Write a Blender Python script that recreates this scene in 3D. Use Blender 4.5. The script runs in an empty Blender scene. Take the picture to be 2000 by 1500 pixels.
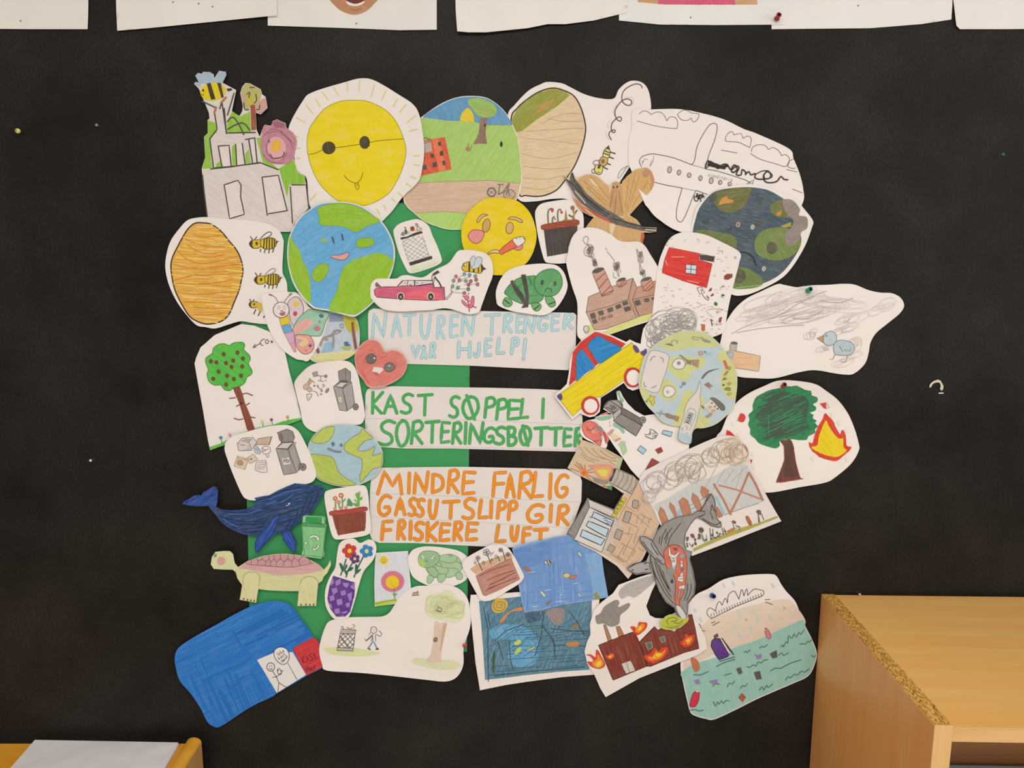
import bpy, math, random
import numpy as np
from mathutils import Vector, Matrix
from mathutils.geometry import delaunay_2d_cdt

scene = bpy.context.scene
COL = scene.collection

# ---------------------------------------------------------------- camera
FPX, DIST, CAMZ, PITCH, YAW = 1502.0, 1.35, 1.45, math.radians(9.2), math.radians(0.0)
cam_data = bpy.data.cameras.new('camera')
cam = bpy.data.objects.new('camera', cam_data)
COL.objects.link(cam)
cam_data.sensor_fit = 'HORIZONTAL'
cam_data.sensor_width = 36.0
cam_data.lens = FPX / 2000.0 * 36.0
cam_data.clip_start = 0.02
cam.location = (0, -DIST, CAMZ)
cam.rotation_euler = (math.pi / 2 - PITCH, 0, YAW)
scene.camera = cam

# ---------------------------------------------------------------- world, lights, exposure
world = bpy.data.worlds.new('room_ambient')
scene.world = world
world.use_nodes = True
world.node_tree.nodes['Background'].inputs[0].default_value = (1.0, 0.92, 0.87, 1)
world.node_tree.nodes['Background'].inputs[1].default_value = 0.52

def ceiling_panel(x, y, sx, sy, watts, col):
    ld = bpy.data.lights.new('ceiling_panel_light', 'AREA')
    ld.shape = 'RECTANGLE'; ld.size = sx; ld.size_y = sy
    ld.energy = watts; ld.color = col
    lo = bpy.data.objects.new('ceiling_panel_light', ld)
    lo.location = (x, y, 2.68)
    COL.objects.link(lo)
ceiling_panel(0.35, -2.0, 1.2, 0.6, 34, (1.0, 0.89, 0.82))
ceiling_panel(-0.8, -2.4, 1.2, 0.6, 24, (1.0, 0.90, 0.84))
ceiling_panel(0.4, -3.6, 1.2, 0.6, 44, (1.0, 0.90, 0.84))
# unseen area light added on the right to give the wall a sheen
wl = bpy.data.lights.new('added_side_light', 'AREA')
wl.shape = 'RECTANGLE'; wl.size = 1.3; wl.size_y = 1.2; wl.energy = 22; wl.color = (1.0, 0.96, 0.92)
wo = bpy.data.objects.new('added_side_light', wl)
wo.location = (2.55, -1.7, 1.7)
wo.rotation_euler = (0, math.radians(90), 0)
COL.objects.link(wo)

vs = scene.view_settings
vs.view_transform = 'Standard'
vs.look = 'None'
vs.exposure = -0.24
vs.gamma = 1.0
vs.use_curve_mapping = False

# ---------------------------------------------------------------- helpers: pixels, colours, materials
def ray(px, py):
    u, v = (px - 1000.0) / FPX, (py - 750.0) / FPX
    x, y, z = u, math.cos(PITCH) - v * math.sin(PITCH), -math.sin(PITCH) - v * math.cos(PITCH)
    cy, sy = math.cos(YAW), math.sin(YAW)
    return Vector((x * cy - y * sy, x * sy + y * cy, z))

def on_wall(px, py, d=0.0):          # point d metres in front of the wall
    r = ray(px, py)
    t = (DIST - d) / r.y
    return Vector((r.x * t, -d, CAMZ + r.z * t))

def on_height(px, py, z):            # point on a horizontal surface of height z
    r = ray(px, py)
    t = (z - CAMZ) / r.z
    return Vector((r.x * t, -DIST + r.y * t, z))

WHITE = (0.93, 0.86, 0.80)           # how the room's light tints white paper
def lin(c):
    c /= 255.0
    return c / 12.92 if c <= 0.04045 else ((c + 0.055) / 1.055) ** 2.4
def albedo(hexcol):
    return tuple(min(0.86, max(0.004, lin(int(hexcol[i:i + 2], 16)) / WHITE[k])) for k, i in enumerate((0, 2, 4)))

MATS = {}
def newmat(name, rough=0.8, spec=0.3):
    m = bpy.data.materials.new(name)
    m.use_nodes = True
    nt = m.node_tree
    b = nt.nodes['Principled BSDF']
    b.inputs['Roughness'].default_value = rough
    b.inputs['Specular IOR Level'].default_value = spec
    return m, nt, b

def node(nt, t, **kw):
    n = nt.nodes.new(t)
    for k, v in kw.items():
        if k in n.inputs: n.inputs[k].default_value = v
        else: setattr(n, k, v)
    return n

def streak_coords(nt, ang, along, across):
    tc = node(nt, 'ShaderNodeTexCoord')
    mp = node(nt, 'ShaderNodeMapping')
    mp.inputs['Rotation'].default_value = (0, math.radians(-ang), 0)
    mp2 = node(nt, 'ShaderNodeMapping')
    mp2.inputs['Scale'].default_value = (along, 1.0, across)
    nt.links.new(tc.outputs['Object'], mp.inputs['Vector'])
    nt.links.new(mp.outputs['Vector'], mp2.inputs['Vector'])
    return mp2

def bump(nt, b, vec, scale, strength, dist=0.001, detail=3.0):
    n = node(nt, 'ShaderNodeTexNoise', Scale=scale, Detail=detail)
    nt.links.new(vec, n.inputs['Vector'])
    bp = node(nt, 'ShaderNodeBump', Strength=strength, Distance=dist)
    nt.links.new(n.outputs['Fac'], bp.inputs['Height'])
    nt.links.new(bp.outputs['Normal'], b.inputs['Normal'])

def paint(hexcol, style='p', ang=30):
    """p pencil, m felt pen, w watery felt pen, f flat ink"""
    if style == 'f': ang = 0
    key = (hexcol, style, ang)
    if key in MATS: return MATS[key]
    m, nt, b = newmat('%s_%s' % ({'p': 'pencil', 'm': 'felt_pen', 'w': 'watercolour', 'f': 'ink', 'h': 'heavy_crayon'}[style], hexcol),
                      0.7 if style != 'm' else 0.55, 0.25)
    a = albedo(hexcol)
    pw = albedo('e4dad0')
    if style == 'f':
        b.inputs['Base Color'].default_value = (*a, 1)
        MATS[key] = m
        return m
    along, across, lo, hi, k1, k2 = {'p': (60, 900, .36, .72, .93, .22), 'm': (14, 380, .35, .70, .94, .06),
                                     'w': (30, 70, .38, .66, .96, .09), 'h': (60, 520, .35, .66, .6, .06)}[style]
    v = streak_coords(nt, ang, along, across)
    n = node(nt, 'ShaderNodeTexNoise', Scale=1.0, Detail=4.0, Roughness=0.62, Distortion=0.5)
    nt.links.new(v.outputs['Vector'], n.inputs['Vector'])
    r = node(nt, 'ShaderNodeValToRGB')
    r.color_ramp.elements[0].position = lo
    r.color_ramp.elements[1].position = hi
    r.color_ramp.elements[0].color = (*[min(.86, c * k1) for c in a], 1)
    r.color_ramp.elements[1].color = (*[c * (1 - k2) + p * k2 for c, p in zip(a, pw)], 1)
    mid = r.color_ramp.elements.new((lo + hi) / 2)
    mid.color = (*a, 1)
    nt.links.new(n.outputs['Fac'], r.inputs['Fac'])
    # uneven pressure over centimetres
    n2 = node(nt, 'ShaderNodeTexNoise', Scale=38.0, Detail=2.0)
    tc = node(nt, 'ShaderNodeTexCoord')
    nt.links.new(tc.outputs['Object'], n2.inputs['Vector'])
    mx = node(nt, 'ShaderNodeMix', data_type='RGBA')
    mr = node(nt, 'ShaderNodeMapRange')
    mr.inputs['From Min'].default_value = 0.45; mr.inputs['From Max'].default_value = 0.75
    mr.inputs['To Max'].default_value = 0.16 if style == 'p' else 0.07
    nt.links.new(n2.outputs['Fac'], mr.inputs['Value'])
    nt.links.new(mr.outputs['Result'], mx.inputs['Factor'])
    nt.links.new(r.outputs['Color'], mx.inputs['A'])
    mx.inputs['B'].default_value = (*[c * .6 + p * .4 for c, p in zip(a, pw)], 1)
    nt.links.new(mx.outputs['Result'], b.inputs['Base Color'])
    MATS[key] = m
    return m

def paper_mat(hexcol='e6dcd3'):
    key = ('paper', hexcol)
    if key in MATS: return MATS[key]
    m, nt, b = newmat('drawing_paper_' + hexcol, 0.75, 0.25)
    a = albedo(hexcol)
    tc = node(nt, 'ShaderNodeTexCoord')
    n = node(nt, 'ShaderNodeTexNoise', Scale=14.0, Detail=3.0)
    nt.links.new(tc.outputs['Object'], n.inputs['Vector'])
    r = node(nt, 'ShaderNodeValToRGB')
    r.color_ramp.elements[0].color = (*[c * .95 for c in a], 1)
    r.color_ramp.elements[1].color = (*[min(.88, c * 1.03) for c in a], 1)
    nt.links.new(n.outputs['Fac'], r.inputs['Fac'])
    nt.links.new(r.outputs['Color'], b.inputs['Base Color'])
    bump(nt, b, tc.outputs['Object'], 7.0, 0.8, 0.012, 2.5)
    MATS[key] = m
    return m

# ---------------------------------------------------------------- helpers: flat shapes in photo pixels
GRID = 9.0
LAYER = 0.0011
CX, CY, CS = 0.0, 0.0, 1.0
def crop(x0, y0, s):
    global CX, CY, CS
    CX, CY, CS = x0, y0, s

def nums(s):
    v = [float(t) for t in s.split()]
    return [(CX + v[i] / CS, CY + v[i + 1] / CS) for i in range(0, len(v) - 1, 2)]

def smooth(p, closed, step=3.0):
    n = len(p)
    if n < 3: return p
    out = []
    for i in range(n if closed else n - 1):
        p1, p2 = p[i], p[(i + 1) % n]
        p0 = p[(i - 1) % n] if closed or i > 0 else p1
        p3 = p[(i + 2) % n] if closed or i + 2 < n else p2
        k = max(2, min(10, int(math.hypot(p2[0] - p1[0], p2[1] - p1[1]) / step)))
        for j in range(k):
            t = j / k
            out.append(tuple(0.5 * (2 * p1[c] + (p2[c] - p0[c]) * t + (2 * p0[c] - 5 * p1[c] + 4 * p2[c] - p3[c]) * t * t
                                    + (3 * p1[c] - p0[c] - 3 * p2[c] + p3[c]) * t ** 3) for c in (0, 1)))
    if not closed: out.append(p[-1])
    return out

def parse(s, closed):
    s = s.strip()
    if s[0] == '~': return smooth(nums(s[1:]), closed)
    return nums(s)

def inside(poly, xs, ys):
    r = np.zeros(xs.shape, bool)
    n = len(poly)
    for i in range(n):
        x1, y1 = poly[i]; x2, y2 = poly[i - 1]
        c = (y1 > ys) != (y2 > ys)
        if abs(y2 - y1) > 1e-9:
            r ^= c & (xs < (x2 - x1) * (ys - y1) / (y2 - y1) + x1)
    return r

def dense(poly, step):
    out = []
    for i, a in enumerate(poly):
        b = poly[(i + 1) % len(poly)]
        k = max(1, int(math.hypot(b[0] - a[0], b[1] - a[1]) / step))
        for j in range(k):
            out.append((a[0] + (b[0] - a[0]) * j / k, a[1] + (b[1] - a[1]) * j / k))
    return out

def tess(poly):
    """triangulated area on a lattice all sheets share; returns points, triangles"""
    poly = dense(poly, GRID * 1.3)
    xs = [p[0] for p in poly]; ys = [p[1] for p in poly]
    gx = np.arange(math.floor(min(xs) / GRID) * GRID, max(xs), GRID)
    gy = np.arange(math.floor(min(ys) / GRID) * GRID, max(ys), GRID)
    X, Y = np.meshgrid(gx, gy)
    X = X.ravel(); Y = Y.ravel()
    m = inside(poly, X, Y)
    pts = [Vector(p) for p in poly] + [Vector((float(a), float(b))) for a, b in zip(X[m], Y[m])]
    n = len(poly)
    edges = [(i, (i + 1) % n) for i in range(n)]
    r = delaunay_2d_cdt(pts, edges, [], 0, 1e-4, False)
    V = [(v.x, v.y) for v in r[0]]
    T = []
    A = np.array(V); I = np.array([f[:3] for f in r[2]])
    C = A[I].mean(axis=1)
    keep = inside(poly, C[:, 0], C[:, 1])
    for f, k in zip(r[2], keep):
        if not k: continue
        a, b, c = (V[i] for i in f[:3])
        T.append(tuple(f) if (b[0] - a[0]) * (c[1] - a[1]) - (b[1] - a[1]) * (c[0] - a[0]) < 0 else tuple(reversed(f)))
    return V, T

def ribbon(p, w, closed=False):
    """a pen stroke of width w through p with round ends"""
    q = [p[0]]
    for a in p[1:]:
        if math.hypot(a[0] - q[-1][0], a[1] - q[-1][1]) > 0.25: q.append(a)
    if len(q) < 2: q.append((q[0][0] + 0.3, q[0][1]))
    if closed and math.hypot(q[0][0] - q[-1][0], q[0][1] - q[-1][1]) > 0.25: q.append(q[0])
    # split long pieces so that strokes follow the sheet
    r = [q[0]]
    for a, b in zip(q, q[1:]):
        k = max(1, int(math.hypot(b[0] - a[0], b[1] - a[1]) / 8))
        for j in range(1, k + 1): r.append((a[0] + (b[0] - a[0]) * j / k, a[1] + (b[1] - a[1]) * j / k))
    V, T = [], []
    h = w / 2
    n = len(r)
    dirs = []
    for i in range(n):
        a = r[max(0, i - 1)]; b = r[min(n - 1, i + 1)]
        if closed and i in (0, n - 1): a, b = r[n - 2], r[1]
        l = math.hypot(b[0] - a[0], b[1] - a[1]) or 1
        dirs.append(((b[0] - a[0]) / l, (b[1] - a[1]) / l))
    if not closed and w > 1.2:
        for e, sgn in ((0, -1), (n - 1, 1)):
            k0 = len(V)
            V.append(r[e])
            dx, dy = dirs[e][0] * sgn, dirs[e][1] * sgn
            for j in range(6):
                a = -math.pi / 2 + math.pi * j / 5
                V.append((r[e][0] + h * (dx * math.cos(a) - dy * math.sin(a)), r[e][1] + h * (dx * math.sin(a) + dy * math.cos(a))))
            for j in range(5): T.append((k0, k0 + 2 + j, k0 + 1 + j))
    k0 = len(V)
    for i in range(n):
        dx, dy = dirs[i]
        V.append((r[i][0] - dy * h, r[i][1] + dx * h)); V.append((r[i][0] + dy * h, r[i][1] - dx * h))
    for i in range(n - 1):
        a = k0 + 2 * i
        T.append((a, a + 2, a + 1)); T.append((a + 1, a + 2, a + 3))
    return V, T

def hatch(poly, w, ang, gap, seed, keep, ln):
    """crayon strokes across an area"""
    rnd = random.Random(seed)
    c, s = math.cos(math.radians(ang)), math.sin(math.radians(ang))
    R = [(x * c + y * s, -x * s + y * c) for x, y in poly]
    ys = [p[1] for p in R]
    V, T = [], []
    y = min(ys) + gap * rnd.uniform(.3, 1)
    while y < max(ys):
        xs = []
        for i in range(len(R)):
            (x1, y1), (x2, y2) = R[i - 1], R[i]
            if (y1 > y) != (y2 > y): xs.append(x1 + (y - y1) / (y2 - y1) * (x2 - x1))
        xs.sort()
        for a, b in zip(xs[::2], xs[1::2]):
            x = a + rnd.uniform(0, ln * .5)
            while x < b - 2:
                e = min(b - .5, x + ln * rnd.uniform(.4, 1.3))
                if rnd.random() < keep and e - x > 2:
                    j = rnd.uniform(-gap, gap) * .25
                    q = [(px * c - py * s, px * s + py * c) for px, py in ((x, y - j * .5), (e, y + j * .5))]
                    v, t = ribbon(q, w * rnd.uniform(.7, 1.2))
                    k = len(V); V += v; T += [(i0 + k, i1 + k, i2 + k) for i0, i1, i2 in t]
                x = e + rnd.uniform(0, ln * .35)
        y += gap * rnd.uniform(.7, 1.3)
    return V, T

def tone(hexcol, target, k):
    out = ''
    for i in (0, 2, 4):
        v = int(hexcol[i:i + 2], 16) * (1 - k) + int(target[i:i + 2], 16) * k
        out += '%02x' % max(0, min(255, int(round(v / 10.0) * 10)))
    return out

def area(p):
    return abs(sum(p[i - 1][0] * p[i][1] - p[i][0] * p[i - 1][1] for i in range(len(p)))) / 2

def warp(x, y):
    return 0.0005 * (2 + math.sin(x / 41 + y / 95) + math.sin(y / 47 - x / 130 + 1.3))

# ---------------------------------------------------------------- cut-out sheets and what is drawn on them
SHEETS = []
def P(name, label, cat, layer, outline, paper='e6dcd3', curl=None, group=None):
    """a cut-out sheet. curl: list of (angle of pull in the picture plane, start fraction, lift in metres)"""
    if isinstance(outline, str): outline = parse(outline, True)
    SHEETS.append(dict(name=name, label=label, cat=cat, layer=layer, outline=outline, paper=paper,
                       curl=curl or [], group=group, parts=[]))
def G(name, label=None):
    SHEETS[-1]['parts'].append(dict(name=name, label=label, ops=[], subs=[]))
    SHEETS[-1]['cur'] = SHEETS[-1]['parts'][-1]
def EACH(name, kind, *a, **kw):
    """every '/'-separated piece becomes a part of its own; the pieces' string is the last positional argument"""
    for s in a[-1].split('/'):
        G(name)
        kind(*a[:-1], s, **kw)
def FE(name, col, pts, *a, **kw):
    for s in pts.split('/'):
        G(name)
        F(col, s, *a, **kw)
def STUFF(): SHEETS[-1]['cur']['stuff'] = True
def g(name, label=None):
    s = dict(name=name, label=label, ops=[])
    SHEETS[-1]['parts'][-1]['subs'].append(s)
    SHEETS[-1]['cur'] = s
def op(*a): SHEETS[-1]['cur']['ops'].append(a)
HS = [0]
def strokes(col, st, ang, p):
    HS[0] += 1
    ar = area(p)
    if ar < 350: return
    if st == 'p':
        lum = sum(int(col[i:i + 2], 16) for i in (0, 2, 4)) / 765.0
        op('h', tone(col, 'e4dad0', .10 + .26 * lum), 'f', 0, p, .75, ang + 3, 3.4, HS[0], .45, 26)
        op('h', tone(col, '2a2018', .11), 'f', 0, p, .8, ang - 3, 4.2, HS[0] + 500, .45, 34)
    elif st == 'm':
        op('h', tone(col, '000000', .055), 'f', 0, p, 2.4, ang, 5.0, HS[0], .6, 60)
        if ar > 1500: op('h', tone(col, 'ffffff', .14), 'f', 0, p, .7, ang, 9.0, HS[0] + 500, .35, 30)
    elif st == 'h':
        op('h', tone(col, '10141c', .45), 'f', 0, p, 1.3, ang, 4.5, HS[0], .5, 40)
        op('h', tone(col, '5a90d0', .35), 'f', 0, p, .9, ang, 6.0, HS[0] + 500, .4, 30)
def F(col, pts, st='p', ang=30, edge=None, ew=1.0):
    for s in pts.split('/'):
        p = parse(s, True)
        op('t', col, st, ang, p)
        strokes(col, st, ang, p)
    if edge:
        for s in pts.split('/'): op('s', edge, 'f', 0, parse(s, True), ew, True)
def L(col, w, pts, closed=False, st='f'):
    for s in pts.split('/'): op('s', col, st, 0, parse(s, closed), w, closed)
def ell(cx, cy, rx, ry, rot=0, n=20):
    c, s = math.cos(math.radians(rot)), math.sin(math.radians(rot))
    n = 10 if max(rx, ry) / CS < 4 else n
    return [(CX + (cx + rx * math.cos(a) * c - ry * math.sin(a) * s) / CS, CY + (cy + rx * math.cos(a) * s + ry * math.sin(a) * c) / CS)
            for a in (2 * math.pi * i / n for i in range(n))]
def E(col, cx, cy, rx, ry, rot=0, st='f', ang=30, edge=None, ew=1.0):
    p = ell(cx, cy, rx, ry, rot)
    if col:
        op('t', col, st, ang, p)
        strokes(col, st, ang, p)
    if edge: op('s', edge, 'f', 0, p, ew, True)
def SC(col, w, cx, cy, rx, ry, loops, seed, rot=0, lr=0.4):
    """a looping pencil scribble that fills an oval"""
    rnd = random.Random(seed)
    c, s = math.cos(math.radians(rot)), math.sin(math.radians(rot))
    pts = []
    order = list(range(loops))
    for i in order:
        bx = (-1 + 2 * (i + .5) / loops) * .9 + rnd.uniform(-.25, .25); by = rnd.uniform(-.75, .75) * math.sqrt(max(.1, 1 - bx * bx))
        k = rnd.uniform(.6, 1.1) * lr; k2 = k * rnd.uniform(.7, 1.15); a0 = rnd.uniform(0, 6)
        for t in range(2):
            for j in range(7):
                a = a0 + j * math.pi / 3.5
                x = (bx * (1 - lr * .6) + (k + .06 * t) * math.cos(a) + .07 * t) * rx; y = (by * (1 - lr * .6) + k2 * math.sin(a) - .08 * t) * ry
                x = max(-rx, min(rx, x)); y = max(-ry, min(ry, y))
                pts.append((CX + (cx + x * c - y * s) / CS, CY + (cy + x * s + y * c) / CS))
    op('s', col, 'f', 0, smooth(pts, False, 3), w, False)

FONT = {
 'A': '0 1 .5 0 1 1/.2 .62 .8 .62', 'B': '0 0 0 1/~0 0 .7 .05 .8 .25 .55 .45 0 .48/~0 .48 .8 .55 .95 .78 .6 .98 0 1',
 'D': '.05 0 0 1/~.05 0 .7 .08 1 .4 .8 .8 0 1', 'E': '1 .03 .15 0 0 1 .9 .95/.1 .48 .85 .45', 'F': '1 0 .15 .03 0 1/.1 .5 .85 .47',
 'G': '~1 .1 .75 0 .35 .1 .05 .5 .15 .9 .55 1 .9 .8 .85 .58 .55 .6', 'H': '.05 0 0 1/1 0 .95 1/0 .5 1 .48', 'I': '.6 0 .4 1',
 'J': '~.9 0 .8 .7 .5 1 .1 .95 0 .75', 'K': '.05 0 0 1/1 0 .05 .55 .85 1', 'L': '.3 0 0 .95 1 .92', 'M': '0 1 .28 0 .62 .65 .9 .1 1 1',
 'N': '0 1 .12 .03 .8 1 1 0', 'O': '~.5 0 .12 .2 0 .6 .3 1 .75 .9 1 .5 .85 .1 .5 0', 'P': '.2 .05 0 1/~.2 .05 .75 0 1 .2 .8 .42 .15 .5',
 'R': '.2 .05 0 1/~.2 .05 .75 0 1 .2 .75 .42 .15 .5/.2 .5 .95 1', 'S': '~1 .08 .6 0 .2 .15 .25 .4 .75 .6 .8 .88 .4 1 0 .92',
 'T': '0 .05 1 0/.5 .03 .45 1', 'U': '~.05 0 0 .6 .3 1 .7 .85 1 0', 'V': '0 0 .5 1 1 0', 'C': '~1 .1 .5 0 .05 .4 .2 .9 .8 1',
 '\u00d8': '~.5 0 .12 .2 0 .6 .3 1 .75 .9 1 .5 .85 .1 .5 0/.25 -.05 .75 1.05', '\u00c5': '0 1 .5 .1 1 1/.2 .68 .8 .68/~.5 -.25 .3 -.12 .5 .02 .7 -.12 .5 -.25',
 '!': '.7 0 .4 .68/.3 .88 .28 .98', '1': '.3 .15 .5 0 .5 1', '0': '~.5 0 .1 .3 .2 .85 .6 1 .9 .6 .8 .1 .5 0', '2': '~.05 .25 .5 0 .9 .25 .5 .65 0 1 1 .95',
 '3': '~.1 .05 .8 .1 .5 .45 .9 .75 .1 1', '8': '~.5 .5 .15 .25 .5 0 .85 .25 .5 .5 .1 .8 .5 1 .9 .8 .5 .5', '5': '~.9 0 .2 .05 .15 .45 .8 .55 .7 .95 .05 1',
 'a': '~.9 .5 .4 .45 .1 .75 .4 1 .85 .8/.9 .45 .95 1', 'b': '.1 0 .1 1/~.1 .55 .7 .45 .95 .75 .6 1 .1 .95', 'c': '~.9 .5 .4 .45 .1 .75 .5 1 .95 .9',
 'd': '.9 0 .9 1/~.9 .55 .3 .45 .05 .75 .4 1 .9 .9', 'e': '~.1 .75 .9 .7 .6 .42 .15 .6 .2 .95 .9 .95', 'h': '.1 0 .1 1/~.1 .6 .6 .45 .85 .65 .85 1',
 'i': '.5 .45 .5 1/.5 .2 .52 .25', 'k': '.1 0 .1 1/.8 .4 .15 .72 .85 1', 'l': '.5 0 .5 1', 'n': '.1 .45 .1 1/~.1 .6 .6 .45 .85 .65 .85 1',
 'r': '.15 .45 .15 1/~.15 .65 .5 .45 .9 .5', 's': '~.9 .5 .4 .45 .2 .62 .8 .8 .6 1 .1 .95', 't': '.4 .1 .4 .9 .7 1/.1 .42 .8 .4', 'v': '.05 .45 .5 1 .95 .45',
 'p': '.1 .45 .1 1.35/~.1 .5 .7 .45 .95 .7 .6 .98 .1 .95', 'z': '.1 .48 .9 .45 .1 1 .95 .97', 'o': '~.5 .45 .1 .7 .5 1 .9 .7 .5 .45',
 '<': '1 .2 .1 .5 1 .8', '-': '.05 .55 .95 .5', ' ': ''}
def glyph(ch, o, ux, uy, w, col, under=None, uw=0):
    """one hand-drawn letter in the box with corner o and edge vectors ux, uy (photo pixels)"""
    strokes = []
    for s in FONT[ch].split('/'):
        if not s: continue
        sm = s[0] == '~'
        v = [float(t) for t in s.lstrip('~').split()]
        p = [(o[0] + ux[0] * v[i] + uy[0] * v[i + 1], o[1] + ux[1] * v[i] + uy[1] * v[i + 1]) for i in range(0, len(v), 2)]
        if sm: p = smooth(p, False, 3)
        strokes.append(p)
    return [('s', c, st, 0, p, ww, False) for (c, ww, st) in (([(under, w + uw, 'f')] if under else []) + [(col, w, 'm' if under else 'f')]) for p in strokes]
def BOXES(spec, w, col, under, uw=1.5, name='letter'):
    """big lettering: one letter a part, 'X x0 y0 x1 y1;...' in the crop's pixels"""
    for it in spec.split(';'):
        t = it.split()
        x0, y0, x1, y1 = (float(v) for v in t[1:5])
        h = w * CS / 2
        o = (CX + (x0 + h) / CS, CY + (y0 + h) / CS)
        G(name)
        for a in glyph(t[0], o, (max(1, (x1 - x0 - 2 * h)) / CS, 0), (0, (y1 - y0 - 2 * h) / CS), w, col, under, uw): op(*a)
def WORD(txt, x, y, adv, h, rot, w, col, fill=.72):
    """small handwriting from (x, y) top left"""
    c, s = math.cos(math.radians(rot)), math.sin(math.radians(rot))
    for i, ch in enumerate(txt):
        if ch == ' ': continue
        o = (CX + (x + i * adv * c) / CS, CY + (y + i * adv * s) / CS)
        for a in glyph(ch, o, (adv * fill * c / CS, adv * fill * s / CS), (-h * s / CS, h * c / CS), w, col): op(*a)

def build_sheet(S):
    O = S['outline']
    xs = [p[0] for p in O]; ys = [p[1] for p in O]
    x0, x1, y0, y1 = min(xs), max(xs), min(ys), max(ys)
    cx, cy = (x0 + x1) / 2, (y0 + y1) / 2
    curls = []
    for ang, st, amt in S['curl']:
        dx, dy = math.cos(math.radians(ang)), math.sin(math.radians(ang))
        pr = [p[0] * dx + p[1] * dy for p in O]
        lo, hi = min(pr), max(pr)
        curls.append((dx, dy, lo + (hi - lo) * st, (hi - lo) * (1 - st), amt))
    def depth(x, y):
        d = 0.0006 + S['layer'] * LAYER + warp(x, y)
        for dx, dy, a, l, amt in curls:
            t = (x * dx + y * dy - a) / l
            if t > 0: d += amt * t * t
        return d
    base = on_wall(cx, cy, 0.0006 + S['layer'] * LAYER)
    root = bpy.data.objects.new(S['name'], None)
    root.empty_display_size = 0.02
    root.location = base
    root['label'] = S['label']; root['category'] = S['cat']
    if S['group']: root['group'] = S['group']
    COL.objects.link(root)
    # the sheet itself: front, back and cut edge
    V, T = tess(O)
    n = len(V)
    verts = [on_wall(x, y, depth(x, y)) - base for x, y in V]
    verts += [p + Vector((0, 0.00025, 0)) for p in verts]
    verts += verts
    faces = [tuple(t) for t in T] + [tuple(i + n for i in reversed(t)) for t in T]
    cnt = {}
    for t in T:
        for a, b in ((t[0], t[1]), (t[1], t[2]), (t[2], t[0])): cnt[(a, b)] = 1
    for a, b in cnt:
        if (b, a) not in cnt: faces.append((b + 2 * n, a + 2 * n, a + 3 * n, b + 3 * n))
    me = bpy.data.meshes.new('paper_sheet')
    me.from_pydata(verts, [], faces)
    me.materials.append(paper_mat(S['paper']))
    me.polygons.foreach_set('use_smooth', [i < len(T) for i in range(len(faces))])
    po = bpy.data.objects.new('paper_sheet', me)
    po.parent = root
    COL.objects.link(po)
    total = sum(len(p['ops']) + sum(len(s['ops']) for s in p['subs']) for p in S['parts'])
    step = min(0.00004, 0.0009 / max(1, total))
    k = [0]
    def mesh_part(d, parent):
        vv, ff, mi, mats = [], [], [], []
        for o in d['ops']:
            lift = 0.00012 + k[0] * step
            k[0] += 1
            try:
                V, T = tess(o[4]) if o[0] == 't' else ribbon(*o[4:7]) if o[0] == 's' else hatch(*o[4:11])
            except Exception as ex:
                print('shape failed', S['name'], d['name'], ex); continue
            m = paint(o[1], o[2], o[3])
            if m not in mats: mats.append(m)
            i0 = len(vv)
            vv += [on_wall(x, y, depth(x, y) + lift) - base for x, y in V]
            for t in T:
                ff.append((t[0] + i0, t[1] + i0, t[2] + i0)); mi.append(mats.index(m))
        if not ff: print('empty part', S['name'], d['name'])
        me = bpy.data.meshes.new(d['name'])
        me.from_pydata(vv, [], ff)
        for m in mats: me.materials.append(m)
        me.polygons.foreach_set('material_index', mi)
        ob = bpy.data.objects.new(d['name'], me)
        ob.parent = parent
        if d['label']: ob['label'] = d['label']
        if d.get('stuff'): ob['kind'] = 'stuff'
        COL.objects.link(ob)
        return ob
    for p in S['parts']:
        ob = mesh_part(p, root)
        for s in p['subs']: mesh_part(s, ob)

def box_mesh(name, c0, c1, mat, parent=None, bevel=0.0):
    import bmesh
    bm = bmesh.new()
    bmesh.ops.create_cube(bm, size=1)
    for v in bm.verts:
        v.co = Vector([(a + b) / 2 + co * (b - a) for a, b, co in zip(c0, c1, v.co)])
    if bevel: bmesh.ops.bevel(bm, geom=bm.edges[:], offset=bevel, segments=2, affect='EDGES', profile=.5)
    bmesh.ops.recalc_face_normals(bm, faces=bm.faces[:])
    me = bpy.data.meshes.new(name)
    bm.to_mesh(me); bm.free()
    me.materials.append(mat)
    o = bpy.data.objects.new(name, me)
    if parent: o.parent = parent
    COL.objects.link(o)
    return o
def empty(name, loc, label, cat, group=None):
    o = bpy.data.objects.new(name, None)
    o.empty_display_size = 0.05
    o.location = loc
    o['label'] = label; o['category'] = cat
    if group: o['group'] = group
    COL.objects.link(o)
    return o

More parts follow.
